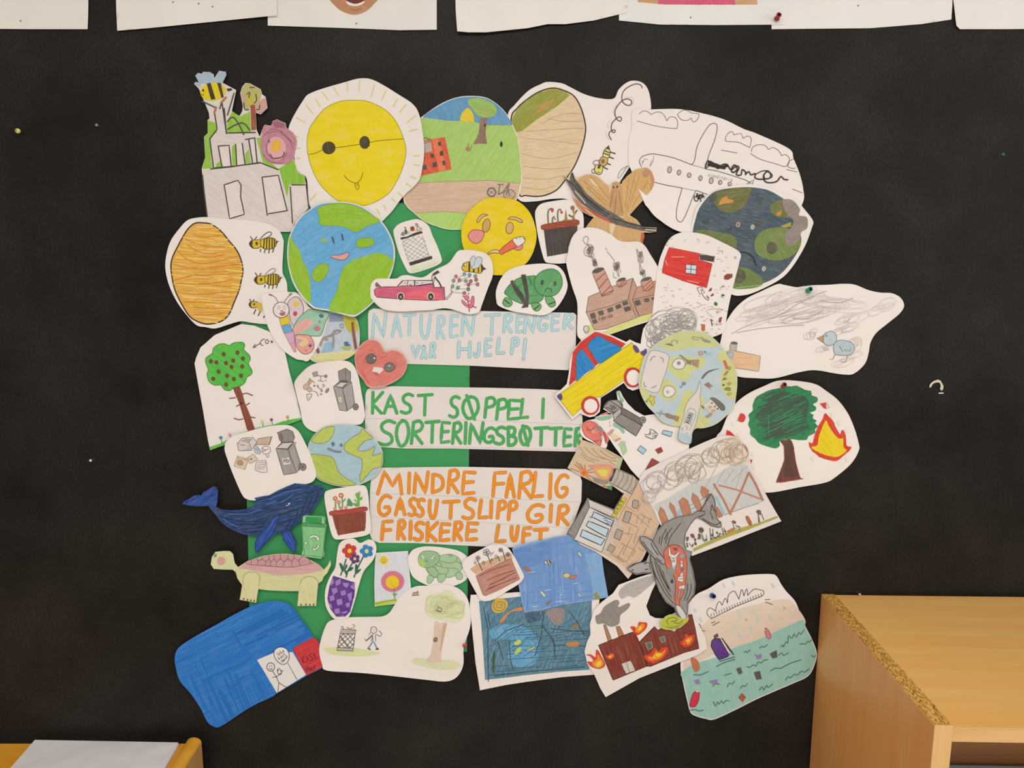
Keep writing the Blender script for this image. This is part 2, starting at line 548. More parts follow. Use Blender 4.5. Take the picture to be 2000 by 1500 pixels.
# ================================================================ the room: wall and floor
def wall_material():
    m, nt, b = newmat('black_pinboard_cloth', 0.5, 0.17)
    tc = node(nt, 'ShaderNodeTexCoord')
    n1 = node(nt, 'ShaderNodeTexNoise', Scale=4.0, Detail=6.0, Roughness=0.65)
    nt.links.new(tc.outputs['Object'], n1.inputs['Vector'])
    r = node(nt, 'ShaderNodeValToRGB')
    r.color_ramp.elements[0].position = 0.35; r.color_ramp.elements[0].color = (0.0075, 0.0068, 0.0057, 1)
    r.color_ramp.elements[1].position = 0.72; r.color_ramp.elements[1].color = (0.027, 0.0245, 0.021, 1)
    nt.links.new(n1.outputs['Fac'], r.inputs['Fac'])
    n2 = node(nt, 'ShaderNodeTexNoise', Scale=260.0, Detail=3.0)
    nt.links.new(tc.outputs['Object'], n2.inputs['Vector'])
    mx = node(nt, 'ShaderNodeMix', data_type='RGBA', blend_type='MULTIPLY')
    mx.inputs['Factor'].default_value = 0.75
    r2 = node(nt, 'ShaderNodeValToRGB')
    r2.color_ramp.elements[0].position = 0.3; r2.color_ramp.elements[0].color = (.55, .55, .55, 1)
    r2.color_ramp.elements[1].position = 0.7; r2.color_ramp.elements[1].color = (1.3, 1.3, 1.3, 1)
    nt.links.new(n2.outputs['Fac'], r2.inputs['Fac'])
    nt.links.new(r.outputs['Color'], mx.inputs['A'])
    nt.links.new(r2.outputs['Color'], mx.inputs['B'])
    nt.links.new(mx.outputs['Result'], b.inputs['Base Color'])
    bump(nt, b, tc.outputs['Object'], 300.0, 0.35, 0.0008)
    return m

def plain(name, col, rough=0.5, spec=0.4, metal=0.0):
    m, nt, b = newmat(name, rough, spec)
    b.inputs['Base Color'].default_value = (*col, 1)
    b.inputs['Metallic'].default_value = metal
    return m

def wood_material(name, hex_a, hex_b, axis, rough=0.4, stretch=26.0):
    m, nt, b = newmat(name, rough, 0.4)
    tc = node(nt, 'ShaderNodeTexCoord')
    mp = node(nt, 'ShaderNodeMapping')
    sc = [stretch, stretch, stretch]; sc[axis] = 1.2
    mp.inputs['Scale'].default_value = sc
    nt.links.new(tc.outputs['Object'], mp.inputs['Vector'])
    n = node(nt, 'ShaderNodeTexNoise', Scale=1.6, Detail=6.0, Roughness=0.6, Distortion=0.6)
    nt.links.new(mp.outputs['Vector'], n.inputs['Vector'])
    r = node(nt, 'ShaderNodeValToRGB')
    r.color_ramp.elements[0].position = 0.32; r.color_ramp.elements[0].color = (*albedo(hex_a), 1)
    r.color_ramp.elements[1].position = 0.68; r.color_ramp.elements[1].color = (*albedo(hex_b), 1)
    nt.links.new(n.outputs['Fac'], r.inputs['Fac'])
    nt.links.new(r.outputs['Color'], b.inputs['Base Color'])
    return m

def chipboard_material():
    m, nt, b = newmat('raw_chipboard_edge', 0.85, 0.2)
    tc = node(nt, 'ShaderNodeTexCoord')
    mp = node(nt, 'ShaderNodeMapping')
    mp.inputs['Scale'].default_value = (1, .45, 1)
    nt.links.new(tc.outputs['Object'], mp.inputs['Vector'])
    n = node(nt, 'ShaderNodeTexVoronoi', Scale=520.0)
    nt.links.new(mp.outputs['Vector'], n.inputs['Vector'])
    r = node(nt, 'ShaderNodeValToRGB')
    r.color_ramp.elements[0].position = 0.1; r.color_ramp.elements[0].color = (*albedo('8a5c22'), 1)
    r.color_ramp.elements[1].position = 0.9; r.color_ramp.elements[1].color = (*albedo('e0b468'), 1)
    e = r.color_ramp.elements.new(0.5); e.color = (*albedo('c4913f'), 1)
    nt.links.new(n.outputs['Color'], r.inputs['Fac'])
    nt.links.new(r.outputs['Color'], b.inputs['Base Color'])
    bump(nt, b, tc.outputs['Object'], 600.0, 0.5, 0.001)
    return m

wall = box_mesh('wall_back', (-2.6, 0.0, 0.0), (2.6, 0.12, 2.75), wall_material())
wall['kind'] = 'structure'
floor = box_mesh('floor', (-2.6, -4.2, -0.1), (2.6, 0.0, 0.0), wood_material('grey_linoleum', 'c8bca8', 'd4c8b4', 0, 0.5, 6))
floor['kind'] = 'structure'
ceiling = box_mesh('ceiling', (-2.6, -4.2, 2.75), (2.6, 0.12, 2.85), plain('white_ceiling', (0.75, 0.74, 0.71), 0.9, 0.2))
ceiling['kind'] = 'structure'

# ================================================================ bookcase on the right
W_OUT = wood_material('beech_side', 'e69a56', 'f0a662', 2, 0.3)
W_TOP = wood_material('beech_top', 'fcaa5c', 'ffb86c', 0, 0.38)
W_EDGE = wood_material('pale_edge_band', 'c79a5e', 'd6ab70', 0, 0.5)
W_EDGEV = wood_material('pale_edge_band_upright', 'c79a5e', 'd6ab70', 2, 0.5)
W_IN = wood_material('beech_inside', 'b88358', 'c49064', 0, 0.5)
CHIP = chipboard_material()
pb = on_wall(1604, 1160, 0.004)
ZT, X0 = pb.z, pb.x
TH, DEP, WID = 0.0245, 0.408, 0.80
BROT = math.radians(-1.5)
YB, YF = -0.004, -0.004 - DEP
bc = empty('bookcase', (X0, YB, 0), 'low beech bookcase with a raw chipboard edge along its top', 'bookcase')
INV = -Vector(bc.location)
bc.rotation_euler = (0, 0, BROT)
def bpart(name, c0, c1, mat, label=None, parent=None, bevel=0.0006):
    o = box_mesh(name, Vector(c0) + INV, Vector(c1) + INV, mat, parent or bc, bevel)
    if label: o['label'] = label
    return o
EB = 0.002
for i, x in enumerate((X0, X0 + WID - TH)):
    sp = bpart('side_panel', (x, YF + EB, 0.0), (x + TH, YB, ZT - 0.001), W_OUT)
    bpart('raw_edge', (x + 0.0008, YF + EB, ZT - 0.001), (x + TH - 0.0004, YB, ZT), CHIP, 'speckled raw chipboard edge', sp, 0)
    bpart('edge_band', (x, YF, 0.0), (x + TH, YF + EB, ZT), W_EDGEV, 'pale front edge band', sp, 0.0003)
XI0, XI1 = X0 + TH, X0 + WID - TH
tb = bpart('top_board', (XI0, YF + EB, ZT - 0.0235), (XI1, YB, ZT - 0.0015), W_TOP)
bpart('edge_band', (XI0, YF, ZT - 0.0235), (XI1, YF + EB, ZT - 0.0015), W_EDGE, 'pale front edge band', tb, 0.0003)
bpart('back_panel', (XI0, YB - 0.006, 0.08), (XI1, YB, ZT - 0.0235), W_IN)
bpart('plinth', (XI0, YF + 0.04, 0.0), (XI1, YF + 0.058, 0.08), W_OUT)

# blue storage box on the shelf
bz1 = on_wall(1930, 1481, 0.06).z
SHELF = bz1 - 0.17
for z in (0.08, SHELF - 0.02):
    sh = bpart('shelf', (XI0, YF + 0.012, z), (XI1, YB - 0.006, z + 0.02), W_IN)
    bpart('edge_band', (XI0, YF + 0.01, z), (XI1, YF + 0.012, z + 0.02), W_EDGE, None, sh, 0.0003)
sb = empty('storage_box', (X0, YB, SHELF), 'blue plastic storage box with grey clips on the bookcase shelf', 'box')
sb.rotation_euler = (0, 0, BROT)
SBI = -Vector(sb.location)
BLUE = plain('blue_plastic', albedo('7fb2dc'), 0.35, 0.5)
GREYP = plain('grey_plastic', albedo('c4c8cc'), 0.4, 0.5)
RIM_SHADE = plain('shadow_toned_rim', albedo('6d655e'), 0.35, 0.5)  # dark colour paints in the shadow along the lid's rear edge
bx0, bx1 = XI0 + 0.012, XI0 + 0.50
by0, by1 = YB - 0.055, YF + 0.05
def spart(name, c0, c1, mat, bevel=0.003):
    lo = Vector([min(p, q) for p, q in zip(c0, c1)]); hi = Vector([max(p, q) for p, q in zip(c0, c1)])
    return box_mesh(name, lo + SBI, hi + SBI, mat, sb, bevel)
spart('box_body', (bx0 + 0.01, by1 + 0.01, SHELF + 0.0005), (bx1 - 0.01, by0 - 0.01, bz1 - 0.02), BLUE, 0.008)
spart('box_rim', (bx0, by1, bz1 - 0.02), (bx1, by0, bz1 - 0.008), RIM_SHADE)
spart('lid', (bx0 + 0.002, by1 + 0.002, bz1 - 0.008), (bx1 - 0.002, by0 - 0.012, bz1), BLUE)
for yy in (by0 - 0.035, by1 + 0.05):
    spart('clip', (bx0 - 0.004 + 0.02, yy - 0.03, bz1 - 0.03), (bx0 + 0.05, yy, bz1 + 0.006), GREYP, 0.004)

# ================================================================ table at the left with a stack of paper
W_TBL = wood_material('oak_table_top', 'ea9a28', 'f4a834', 0, 0.4)
W_TBL2 = wood_material('oak_table_side', 'b88a4e', 'c49558', 2, 0.4)
tz = on_wall(200, 1452, 0.02).z
xr = on_wall(394, 1455, 0.02).x
tbl = empty('child_table', (xr - 0.45, -0.32, 0), 'low honey-coloured wooden table with a rounded raised end', 'table')
TI = -Vector(tbl.location)
TD0, TD1 = -0.02, -0.62
box_mesh('table_top', Vector((xr - 0.9, TD1, tz - 0.022)) + TI, Vector((xr - 0.028, TD0, tz)) + TI, W_TBL, tbl, 0.001)
def rounded_end(x0, x1):
    n, r = 10, (x1 - x0) / 2
    prof = [(x0, 0.0), (x1, 0.0)] + [((x0 + x1) / 2 + r * math.cos(a), tz + 0.002 + r * .75 * math.sin(a)) for a in (math.pi * i / n for i in range(n + 1))]
    k = len(prof)
    v = [Vector((x, TD0, z)) + TI for x, z in prof] + [Vector((x, TD1, z)) + TI for x, z in prof]
    f = [tuple(range(k)), tuple(reversed(range(k, 2 * k)))] + [(i, i + k, (i + 1) % k + k, (i + 1) % k) for i in range(k)]
    me = bpy.data.meshes.new('end_panel'); me.from_pydata(v, [], f)
    me.materials.append(W_TBL2); me.materials.append(W_TBL)
    for i, p in enumerate(me.polygons):
        if i >= 4 and i < 2 + k - 1: p.material_index = 1
    o = bpy.data.objects.new('end_panel', me); o.parent = tbl
    COL.objects.link(o)
rounded_end(xr - 0.028, xr)
rounded_end(xr - 0.928, xr - 0.9)
WP = paper_mat('f2e8e2')
zs = tz + 0.006
a, b_, c = on_height(68, 1445, zs), on_height(348, 1450, zs), on_height(20, 1500, zs)
ps = empty('paper_stack', ((a + b_) / 2).to_tuple()[:2] + (tz,), 'stack of blank white paper lying on the wooden table', 'paper')
PI_ = -Vector(ps.location)
ax = (b_ - a); dn = (c - a).normalized() * 0.21
def sheet_block(name, z0, z1, off):
    q = [a + off, b_ + off, b_ + dn + off, a + dn + off]
    v = [Vector((p.x, p.y, z0)) + PI_ for p in q] + [Vector((p.x, p.y, z1)) + PI_ for p in q]
    me = bpy.data.meshes.new(name)
    me.from_pydata(v, [], [(0, 1, 2, 3), (7, 6, 5, 4), (0, 4, 5, 1), (1, 5, 6, 2), (2, 6, 7, 3), (3, 7, 4, 0)])
    me.materials.append(WP)
    o = bpy.data.objects.new(name, me); o.parent = ps; COL.objects.link(o)
sheet_block('paper_block', tz + 0.0002, zs - 0.0008, Vector((0.002, -0.002, 0)))
sheet_block('top_sheet', zs - 0.0006, zs, Vector((0, 0, 0)))

# ================================================================ row of sheets along the top of the wall
crop(0, 0, 1)
TOPG = 'plain sheets pinned along the top'
def holes(*pts):
    for x, y in pts:
        G('pin_hole')
        E('6a605a', x, y, 1.6, 1.6)
P('wall_sheet', 'white sheet at the top of the wall above the yellow-headed pin, bottom edge straight', 'paper', 1, '-150 55 -150 -200 175 -200 172 30 171 57 60 57', paper='e8e0d4'); holes((40, 41))
P('wall_sheet', 'white sheet at the top slanting up to overlap the open-mouthed portrait', 'paper', 2, '229 60 227 20 222 -200 535 -220 541 30 500 34 360 48 290 55', paper='e8e0d4', curl=[(60, .8, .004)]); holes((338, 4), (388, 7), (415, 13))
P('portrait_sheet', 'white sheet with the smiling chin of a portrait photo printed on it', 'paper', 1, '523 50 521 -200 853 -200 853 58 780 59 680 55', paper='e3dcd4')
G('printed_portrait', 'warm brown chin and open smile, cut by the frame')
F('b98560', '~640 -10 655 12 672 24 694 29 715 22 730 8 742 -10 752 -70 735 -140 694 -160 650 -140 632 -70', 'w', 5)
F('e8e2dc', '~676 2 694 8 712 2 708 8 694 12 680 9', 'f')
F('6a3a34', '~672 -4 694 0 716 -4 706 4 694 7 682 4', 'f')
L('9a6a4a', 1.6, '~684 17 694 20 706 16')
holes((696, 46))
P('wall_sheet', 'white sheet at the top with a wavy bottom edge, next to the pink shirt print', 'paper', 2, '893 61 890 20 885 -210 1220 -225 1226 24 1160 40 1105 47 1070 47 1030 55 950 63 915 63', paper='e8e0d4', curl=[(100, .8, .005)])
P('portrait_sheet', 'white sheet with a pink shirt printed on it, held by a red pin', 'paper', 1, '1209 40 1208 -200 1532 -200 1531 48 1400 49 1290 48', paper='e3dfdc')
G('printed_portrait', 'bright pink shirt and bare arms, cut by the frame')
F('c89a72', '1245 4 1262 -60 1470 -60 1480 9 1300 9', 'w', 5)
F('cf5a76', '1285 8 1292 -60 1420 -60 1437 9 1360 9', 'm', 80)
holes((1349, 34))
P('wall_sheet', 'white sheet at the top tucked under the red-pinned portrait, curved bottom edge', 'paper', 0, '1507 57 1506 -200 1862 -200 1860 10 1858 38 1800 47 1700 55 1600 56', paper='e8e0d8'); holes((1676, 11))
P('wall_sheet', 'white sheet at the top with a rounded lower corner above the bookcase', 'paper', 1, '1875 57 1868 50 1862 0 1860 -200 2150 -200 2150 55 1960 57', paper='e6ded8')

# torn remains of a white sticker
crop(1780, 700, 15)
P('sticker_remnant', 'torn crescent of white sticker left on the black wall', 'sticker', 0, '530 860 535 780 580 720 660 660 780 620 850 650 910 740 940 820 930 900 890 950 840 900 860 800 840 720 760 700 680 720 620 760 580 840', paper='cfc4ac')
P('sticker_remnant', 'tiny flat scrap of white sticker below the torn crescent', 'sticker', 0, '795 1005 940 1000 945 1030 810 1035', paper='e8e4d0')

# ================================================================ the cut-out drawings
# ---- green backing card
crop(0, 0, 1)
P('backing_card', 'plain green card behind the cut-outs, the largest single sheet', 'card', -0.4,
  '466 398 918 396 917 800 912 1273 489 1273 483 1000 472 700', paper='3f9358')

# ---- ruined castle with bee, tree and flower
crop(360, 120, 4.6875)
P('castle_cutout', 'cut-out of an overgrown grey tower with a bee on top and a pink flower', 'drawing', 4,
  '88 205 105 185 135 195 100 130 125 105 165 112 168 95 235 97 270 118 275 155 318 85 380 95 385 125 350 195 475 262 435 455 505 500 530 455 535 410 512 290 530 230 560 197 600 200 700 255 712 300 745 325 762 425 700 485 655 470 660 620 690 690 715 620 735 580 795 590 810 545 850 530 925 565 935 605 1005 660 1035 730 1015 830 1000 890 1020 940 1045 1015 1100 1040 1115 1125 1130 1260 1140 1340 1000 1500 1000 1560 700 1560 230 1540 205 1380 175 1190 160 980 190 880 180 690 215 655 213 535 230 525 225 470 150 290 133 250',
  paper='d9cfc5')
G('ivy')
F('8fbb3c', '215 540 280 560 300 650 240 690 245 900 265 975 165 985 190 880 182 690 217 655/390 660 395 540 440 455 505 505 600 460 610 650/560 770 640 700 660 905 610 935 555 900/700 700 760 900 870 990 830 1000 720 930 660 700', 'p', 80)
F('86b83a', '860 985 1000 900 1040 1020 1105 1045 1110 1120 970 1125 955 1240 930 1240 880 1050', 'p', 80)
L('7fae35', 2.2, '250 1290 275 1210/225 1330 280 1420/590 1250 600 1330 660 1390 650 1470/680 1260 690 1370 740 1470/680 1150 690 1300/1040 1420 1090 1320')
L('a9bd78', 1.4, '220 1040 240 1180/560 1000 600 1080 610 1260/230 1240 250 1360/1010 1300 1030 1420')
G('tower')
F('d6c9c4', '275 450 350 450 385 660 300 680/240 705 400 675 650 650 665 930 270 975', 'p', 10)
F('d5cbc1', '170 1000 430 965 700 930 870 990 940 1240 960 1130 1115 1130 1140 1330 1000 1500 1000 1550 230 1540', 'p', 40)
F('8fbb3c', '435 780 470 750 475 940 440 960/555 850 590 800 610 930 560 935/290 940 340 900 350 965 290 968', 'p', 80)
F('ded2ca', '310 775 405 770 425 955 345 970/475 755 530 748 555 935 480 950/605 705 645 700 665 925 620 935/365 1130 490 1085 550 1400 415 1440/712 1060 860 1040 940 1370 760 1400/985 1145 1115 1135 1130 1290 1010 1400', 'p', 60)
L('4a413f', 2.4, '275 460 300 620 232 710 268 975 430 962 690 930/345 380 385 655 650 650/365 430 385 660/310 775 410 768 430 965/310 775 345 965/470 760 480 950/530 750 555 935/590 720 625 930/645 700 665 920/560 715 645 700/165 1040 180 1190 210 1430')
L('4a413f', 2.2, '240 985 430 965 690 925 860 992/365 1130 490 1088 520 1130 515 1240 550 1400 415 1440 365 1130/712 1060 860 1042 940 1360/712 1060 760 1410/770 1395 945 1365/985 1130 1115 1130 1140 1340/970 1150 990 1480')
L('55504c', 2.6, '~395 550 440 510 490 560 545 670/~400 620 470 580 540 565 600 630/165 365 280 420/340 380 325 430/455 290 395 490')
G('bee')
F('a3b6c2', '88 205 105 185 150 200 145 240/100 130 125 105 165 112 180 190 150 200/168 95 235 97 270 118 275 200 160 200/318 85 380 95 385 125 340 200 270 190', 'w', 80)
E('e0c51d', 262, 275, 118, 82, -8, 'm', 80)
F('37302c', '205 205 240 195 285 345 245 350/300 195 335 200 360 325 340 335', 'm', 80)
F('37302c', '385 250 430 245 440 262 400 275', 'm')
E('37302c', 172, 265, 9, 13)
L('37302c', 1.2, '~145 295 165 310 180 300')
L('b1744f', 4, '380 330 335 380/290 420 275 470')
G('blossom_tree')
F('b7b06a', '520 290 535 232 565 200 600 203 695 258 705 300 680 380 560 440 540 420', 'p', 60)
F('c99a8c', '525 300 560 310 560 420 545 420/640 400 740 330 757 420 700 478 655 460', 'p', 60)
F('b9b241', '560 300 650 290 640 400 580 410', 'p', 60)
L('4b4338', 2, '600 240 640 238/~575 300 600 280 590 330/~655 300 660 360 640 380/~545 380 555 440 590 440/~690 400 685 440 660 440')
F('9a4f34', '605 400 645 395 655 470 655 625 615 630', 'p', 85)
G('pink_flower')
F('bc7f8c', '~715 625 735 585 795 595 812 548 850 535 920 570 935 608 1000 660 1028 735 1010 830 990 900 940 935 860 940 770 920 720 860 700 760', 'p', 50)
F('9d6572', '800 560 850 535 920 570 925 610 830 610', 'p', 20)
F('d8a3a6', '~760 800 800 700 880 700 930 780 900 880 820 900', 'p', 40)
L('84555f', 1.2, '~720 690 800 620 900 640/~760 660 860 640 960 720/~940 690 1010 760/~770 720 750 800 790 880 880 880/~880 640 950 700 1000 800/~940 840 900 900/~720 850 800 920 900 930')
F('e3a92c', '~795 770 830 720 880 735 885 790 850 830 800 815', 'p', 70)
L('54433f', 2, '~785 850 820 890 900 870 915 830/770 720 780 740')

# ---- sun with tongue out
crop(560, 140, 5.357)
P('sun_cutout', 'cut-out sun with a yellow smiling face, round black eyes joined by a line', 'drawing', 3,
  '~20 590 165 310 270 215 600 112 775 70 925 95 1180 245 1330 350 1395 480 1430 700 1438 850 1420 1000 1375 1150 1215 1310 1065 1500 900 1600 400 1600 250 1420 225 1300 205 1110 120 1040 80 900 95 740',
  curl=[(10, .7, .006)])
G('sun_face')
F('e2cb1c', '~212 760 225 640 270 540 400 385 560 310 730 298 860 315 1010 385 1110 475 1180 590 1240 760 1245 870 1215 1000 1150 1150 1060 1280 900 1375 780 1400 600 1370 490 1320 350 1180 270 1030 225 880', 'w', 5, '76682f', 0.9)
L('5a4a22', 1.1, '~220 868 290 855 375 820 440 805 600 785 760 760 880 738 1000 718 1220 703')
g('eye')
E('4b4226', 440, 797, 70, 68, 0, 'm', 80)
g('eye')
E('4b4226', 815, 740, 55, 68, 0, 'm', 80)
g('mouth')
L('5d4a1c', 1.1, '~600 1080 640 1130 720 1165 770 1130 797 1055/~715 1165 720 1210 740 1238 758 1200 745 1165/735 1170 740 1200')
EACH('ray', L, 'd8cb63', 1.6, '100 480 190 530/205 355 275 440/300 285 350 365/370 210 435 295/490 160 540 245/630 110 640 210/765 90 757 205/920 140 880 270/1040 195 995 295/1160 280 1115 365/1250 345 1185 420/1350 460 1260 530/1370 600 1285 620/1330 880 1390 878/1330 970 1385 980/1300 1095 1355 1120/1250 1170 1300 1200/1165 1260 1210 1305/1100 1325 1140 1365/1015 1395 1040 1440/940 1435 975 1490/310 1275 250 1345/60 670 120 680/105 800 140 800/100 905 140 905')

# ---- meadow globe
crop(780, 170, 5.1724)
P('meadow_globe_cutout', 'round cut-out of a green meadow with red block, tree, path and bicycle', 'drawing', 2,
  '~100 420 215 310 400 180 560 110 700 90 850 100 950 145 1050 230 1115 320 1155 410 1195 500 1215 650 1235 850 1235 970 1190 1130 1050 1300 800 1430 640 1440 500 1440 380 1410 250 1355 130 1260 70 1200 40 1110 60 800')
G('sky')
F('5c93b8', '~240 312 400 190 560 118 700 98 850 108 950 152 1050 238 1110 325 1130 384 880 384 720 345 480 340', 'p', 65)
G('meadow')
F('a3c365', '215 315 260 310 480 340 720 345 880 384 1135 384 1190 500 1212 650 1230 850 1230 968 1090 965 940 942 560 950 190 970 70 980 100 700', 'p', -55)
F('a9cb6a', '160 1275 260 1265 470 1262 720 1275 640 1438 500 1436 380 1405 250 1350', 'p', -50)
G('path')
F('cfae93', '80 1060 180 970 560 952 940 945 1225 975 1190 1120 1060 1290 700 1275 470 1258 150 1272 70 1190 45 1110', 'p', 0)
L('8b8a6a', .8, '185 970 560 952 930 942 1090 965 1225 972/160 1272 470 1258 700 1278/880 384 1135 384')
G('small_sun')
F('d8c12e', '~615 340 630 270 690 210 745 270 752 350 680 350', 'm')
G('tree')
F('95b45c', '~690 140 780 110 870 130 960 180 985 250 940 300 860 310 790 290 740 230', 'p', 20)
g('trunk')
F('8b6a5b', '820 310 890 310 870 460 885 575 800 570 745 580 800 470', 'p', 90)
E('4c3b30', 865, 385, 10, 18)
G('apartment_block')
F('d4583c', '245 540 460 505 528 830 205 898 240 800', 'p', 60)
F('e2734b', '330 530 400 520 470 840 400 855', 'p', 60)
F('b8a69a', '245 550 320 545 330 650 260 665', 'p', 20)
L('7d5a4c', 1.4, '~250 520 275 510 290 530 310 520/250 565 320 550/240 700 250 730')
F('4b4a42', '385 560 420 550 425 590 395 597/405 655 440 640 445 690 412 698/310 680 345 670 355 710 320 718/330 765 375 755 380 805 335 812/430 750 462 740 468 785 440 792/235 790 275 785 282 830 240 838/240 690 255 690 258 720 242 728', 'p', 80)
G('apple')
F('c26a60', '668 625 690 600 712 605 710 640 690 652', 'p')
L('5f8a3a', 1.2, '735 590 715 650/700 575 695 600')
G('beetle')
E('2c3326', 1030, 577, 14, 28, 0, 'm')
G('bicycle')
L('6f6660', 1.6, '995 985 1050 985/1015 990 1000 1085/1050 1060 1110 970/1085 1000 1115 1095/1000 1085 1050 1060/1110 985 1080 1090')
E(None, 932, 1062, 42, 42, 0, edge='6f6660', ew=2.4)
E('857b74', 932, 1062, 12, 12)
E(None, 1112, 1085, 58, 50, 0, edge='857b74', ew=1.6)
L('978d86', .7, '900 1040 965 1085/900 1085 965 1040/1070 1060 1155 1110/1075 1115 1150 1055/1112 1040 1112 1130')

# ---- hive with bee
crop(980, 150, 6)
P('hive_cutout', 'cut-out of a big pale hive with green shade and a looping bee trail', 'drawing', 1,
  '~70 450 150 330 310 165 460 85 540 60 700 75 800 120 960 200 1140 250 1310 255 1370 150 1460 70 1540 45 1640 65 1710 140 1745 280 1745 420 1700 700 1500 1050 1380 1250 1300 1500 1000 1560 780 1440 600 1430 380 1460 200 1440 100 1200 60 800')
G('hive')
F('d9bf98', '~110 500 180 370 290 270 440 175 600 132 740 165 850 230 930 370 980 560 975 690 930 860 850 1050 750 1200 650 1320 520 1385 400 1402 280 1390 200 1370 120 1000', 'p', -8, '42362f', 2.6)
F('93953b', '115 505 180 375 290 275 440 182 600 138 730 165 800 215 640 350 400 510 230 640 170 650 130 560', 'p', -38)
F('b08f4a', '360 470 440 330 620 250 580 340 420 430', 'p', -38)
L('b39a76', .8, '~250 720 500 740 900 790/~230 900 560 960 880 880/~250 1050 560 1080 800 1060/~240 1180 500 1200 740 1150/~300 640 560 620 960 600/~230 1290 450 1320 620 1280/~460 550 700 440 900 430/~520 480 700 520 940 520')
G('flight_trail')
L('4a403c', 1.7, '~1645 130 1630 95 1560 85 1460 135 1415 195 1410 280 1450 325 1500 335 1525 300 1500 265 1440 265 1380 310 1330 390 1330 450 1350 500 1390 520 1405 490 1380 468 1340 490 1290 550 1285 620 1305 655 1332 640 1320 620 1270 640 1255 680 1285 738')
L('c1b3a9', .7, '~1440 250 1520 240 1550 290 1520 340/~1350 330 1310 390 1320 460/~1270 500 1235 580 1260 600/~1220 640 1225 690 1260 735')
G('bee')
F('4a412f', '1255 800 1270 860 1215 840', 'p')
F('d9d08a', '~1215 845 1270 862 1260 930 1235 960 1185 925', 'p', 60, '4a412f', 1.4)
F('c9a763', '~1185 935 1240 960 1230 1020 1190 1050 1140 1010 1155 960', 'p', 60, '4a412f', 1.4)
F('d8cc6b', '~1110 1030 1180 1050 1170 1130 1130 1145 1090 1110 1090 1065', 'p', 60, '4a412f', 1.4)
E('5a4c3a', 1140, 1055, 18, 24, 20)
E('8a6a45', 1185, 990, 22, 28, 20)
L('4a412f', 2, '1205 865 1262 890/1195 895 1258 918/1272 880 1330 900/1265 940 1310 958/1235 1015 1275 1030/1195 1060 1240 1082')
L('4a412f', 1.1, '~1140 985 1095 980 1070 1010 1095 1035/~1090 1075 1055 1095 1065 1125 1095 1130/~1110 1140 1130 1115 1150 1130')
G('leaf_sketch')
L('8a807a', 1, '~1485 1040 1400 1090 1360 1170 1380 1180 1480 1040')
# ---- aeroplane
crop(1210, 200, 5.263)
P('aeroplane_cutout', 'white cut-out with a pencil line aeroplane, clouds and black engine smoke', 'drawing', 2,
  '~140 80 330 72 600 68 800 100 1060 170 1270 270 1420 325 1740 475 1790 580 1850 730 1888 890 1880 1040 1700 1300 1200 1400 660 1340 400 1200 290 1080 250 1020 130 720 95 620 95 400 130 250', curl=[(130, .75, .005)])
for pts in ('~200 120 240 90 290 95 325 125/~325 125 380 100 430 105 470 150 485 190/~485 190 520 150 570 155 598 200 590 270/~590 270 480 260 340 235 180 190',
            '~595 125 650 80 700 85 740 110/~595 125 610 150 640 180 700 185 735 160/~740 110 800 115 818 130 800 175 760 203 735 160',
            '~1090 390 1090 360 1120 315 1160 300 1175 335/1175 335 1250 315 1270 370/~1270 370 1320 345 1355 375 1340 465/~1340 465 1280 435 1220 410 1100 400 1090 390',
            '~1355 510 1370 460 1430 435 1500 445 1530 485/~1530 485 1580 465 1640 500 1665 550/~1665 550 1700 535 1745 570 1735 640 1690 660/~1345 525 1450 585 1600 630 1690 660',
            '~1790 580 1740 610 1730 660 1790 680 1810 672'):
    G('cloud')
    L('6d625e', 1.2, pts)
EACH('wind_line', L, '6d625e', 1.2, '1045 490 1210 520/1715 690 1830 715/1775 890 1880 930')
G('aeroplane')
L('5f5450', 1.3, '~225 660 205 610 230 560 320 530 420 540 570 575 740 640/~740 640 770 600 800 450 870 310 930 230 980 215 1005 250 980 380 920 540 885 680/~885 685 1000 705 1150 750 1300 800 1350 835/1310 838 1385 790 1365 840/~360 820 480 850 645 880/~645 880 610 1000 585 1120 590 1200 630 1230 670 1180 720 1060 760 960 790 905/790 905 900 945')
L('8d827d', .9, '~355 545 345 600 320 650/~335 590 310 660/~230 620 260 580 290 590/~230 640 250 600/740 640 880 680/645 880 790 910')
for (x, y, rx, ry) in ((515, 692, 20, 33), (612, 720, 18, 26), (717, 748, 20, 23), (832, 778, 17, 26), (943, 804, 21, 30), (1036, 822, 18, 22), (1133, 838, 18, 20)):
    G('window')
    E('b9aea8', x, y, rx, ry, 10, 'p', 60, '5a5049', 1.2)
G('wing_lettering')
WORD('scandinavia', 915, 715, 24, 45, 12, .7, '9c918b', .65)
G('engine_smoke')
L('352f30', 5, '920 615 990 640 1060 665 1110 650/915 640 1000 660 1080 675')
L('352f30', 2.6, '~905 600 960 620 1010 680 1060 640 1110 640 1140 690 1170 650 1200 650 1150 700 1170 720 1210 690 1200 650 1230 670 1200 740 1250 745 1260 690 1300 720 1290 745 1330 710 1350 745 1400 730 1390 770 1440 790 1540 780 1570 750 1520 710 1480 760 1500 815 1560 825 1620 810 1660 760 1690 790 1730 795')
L('352f30', 1.8, '~1180 640 1150 690 1160 715 1200 705/~1400 740 1470 705 1540 710 1550 770 1500 785 1480 740/~905 600 885 640 885 680 930 640/~770 960 770 1000 800 1015 825 950 800 990 860 940 830 1000 850 1020 880 980')
L('352f30', 3.4, '800 940 780 975 835 945 820 990 865 965')

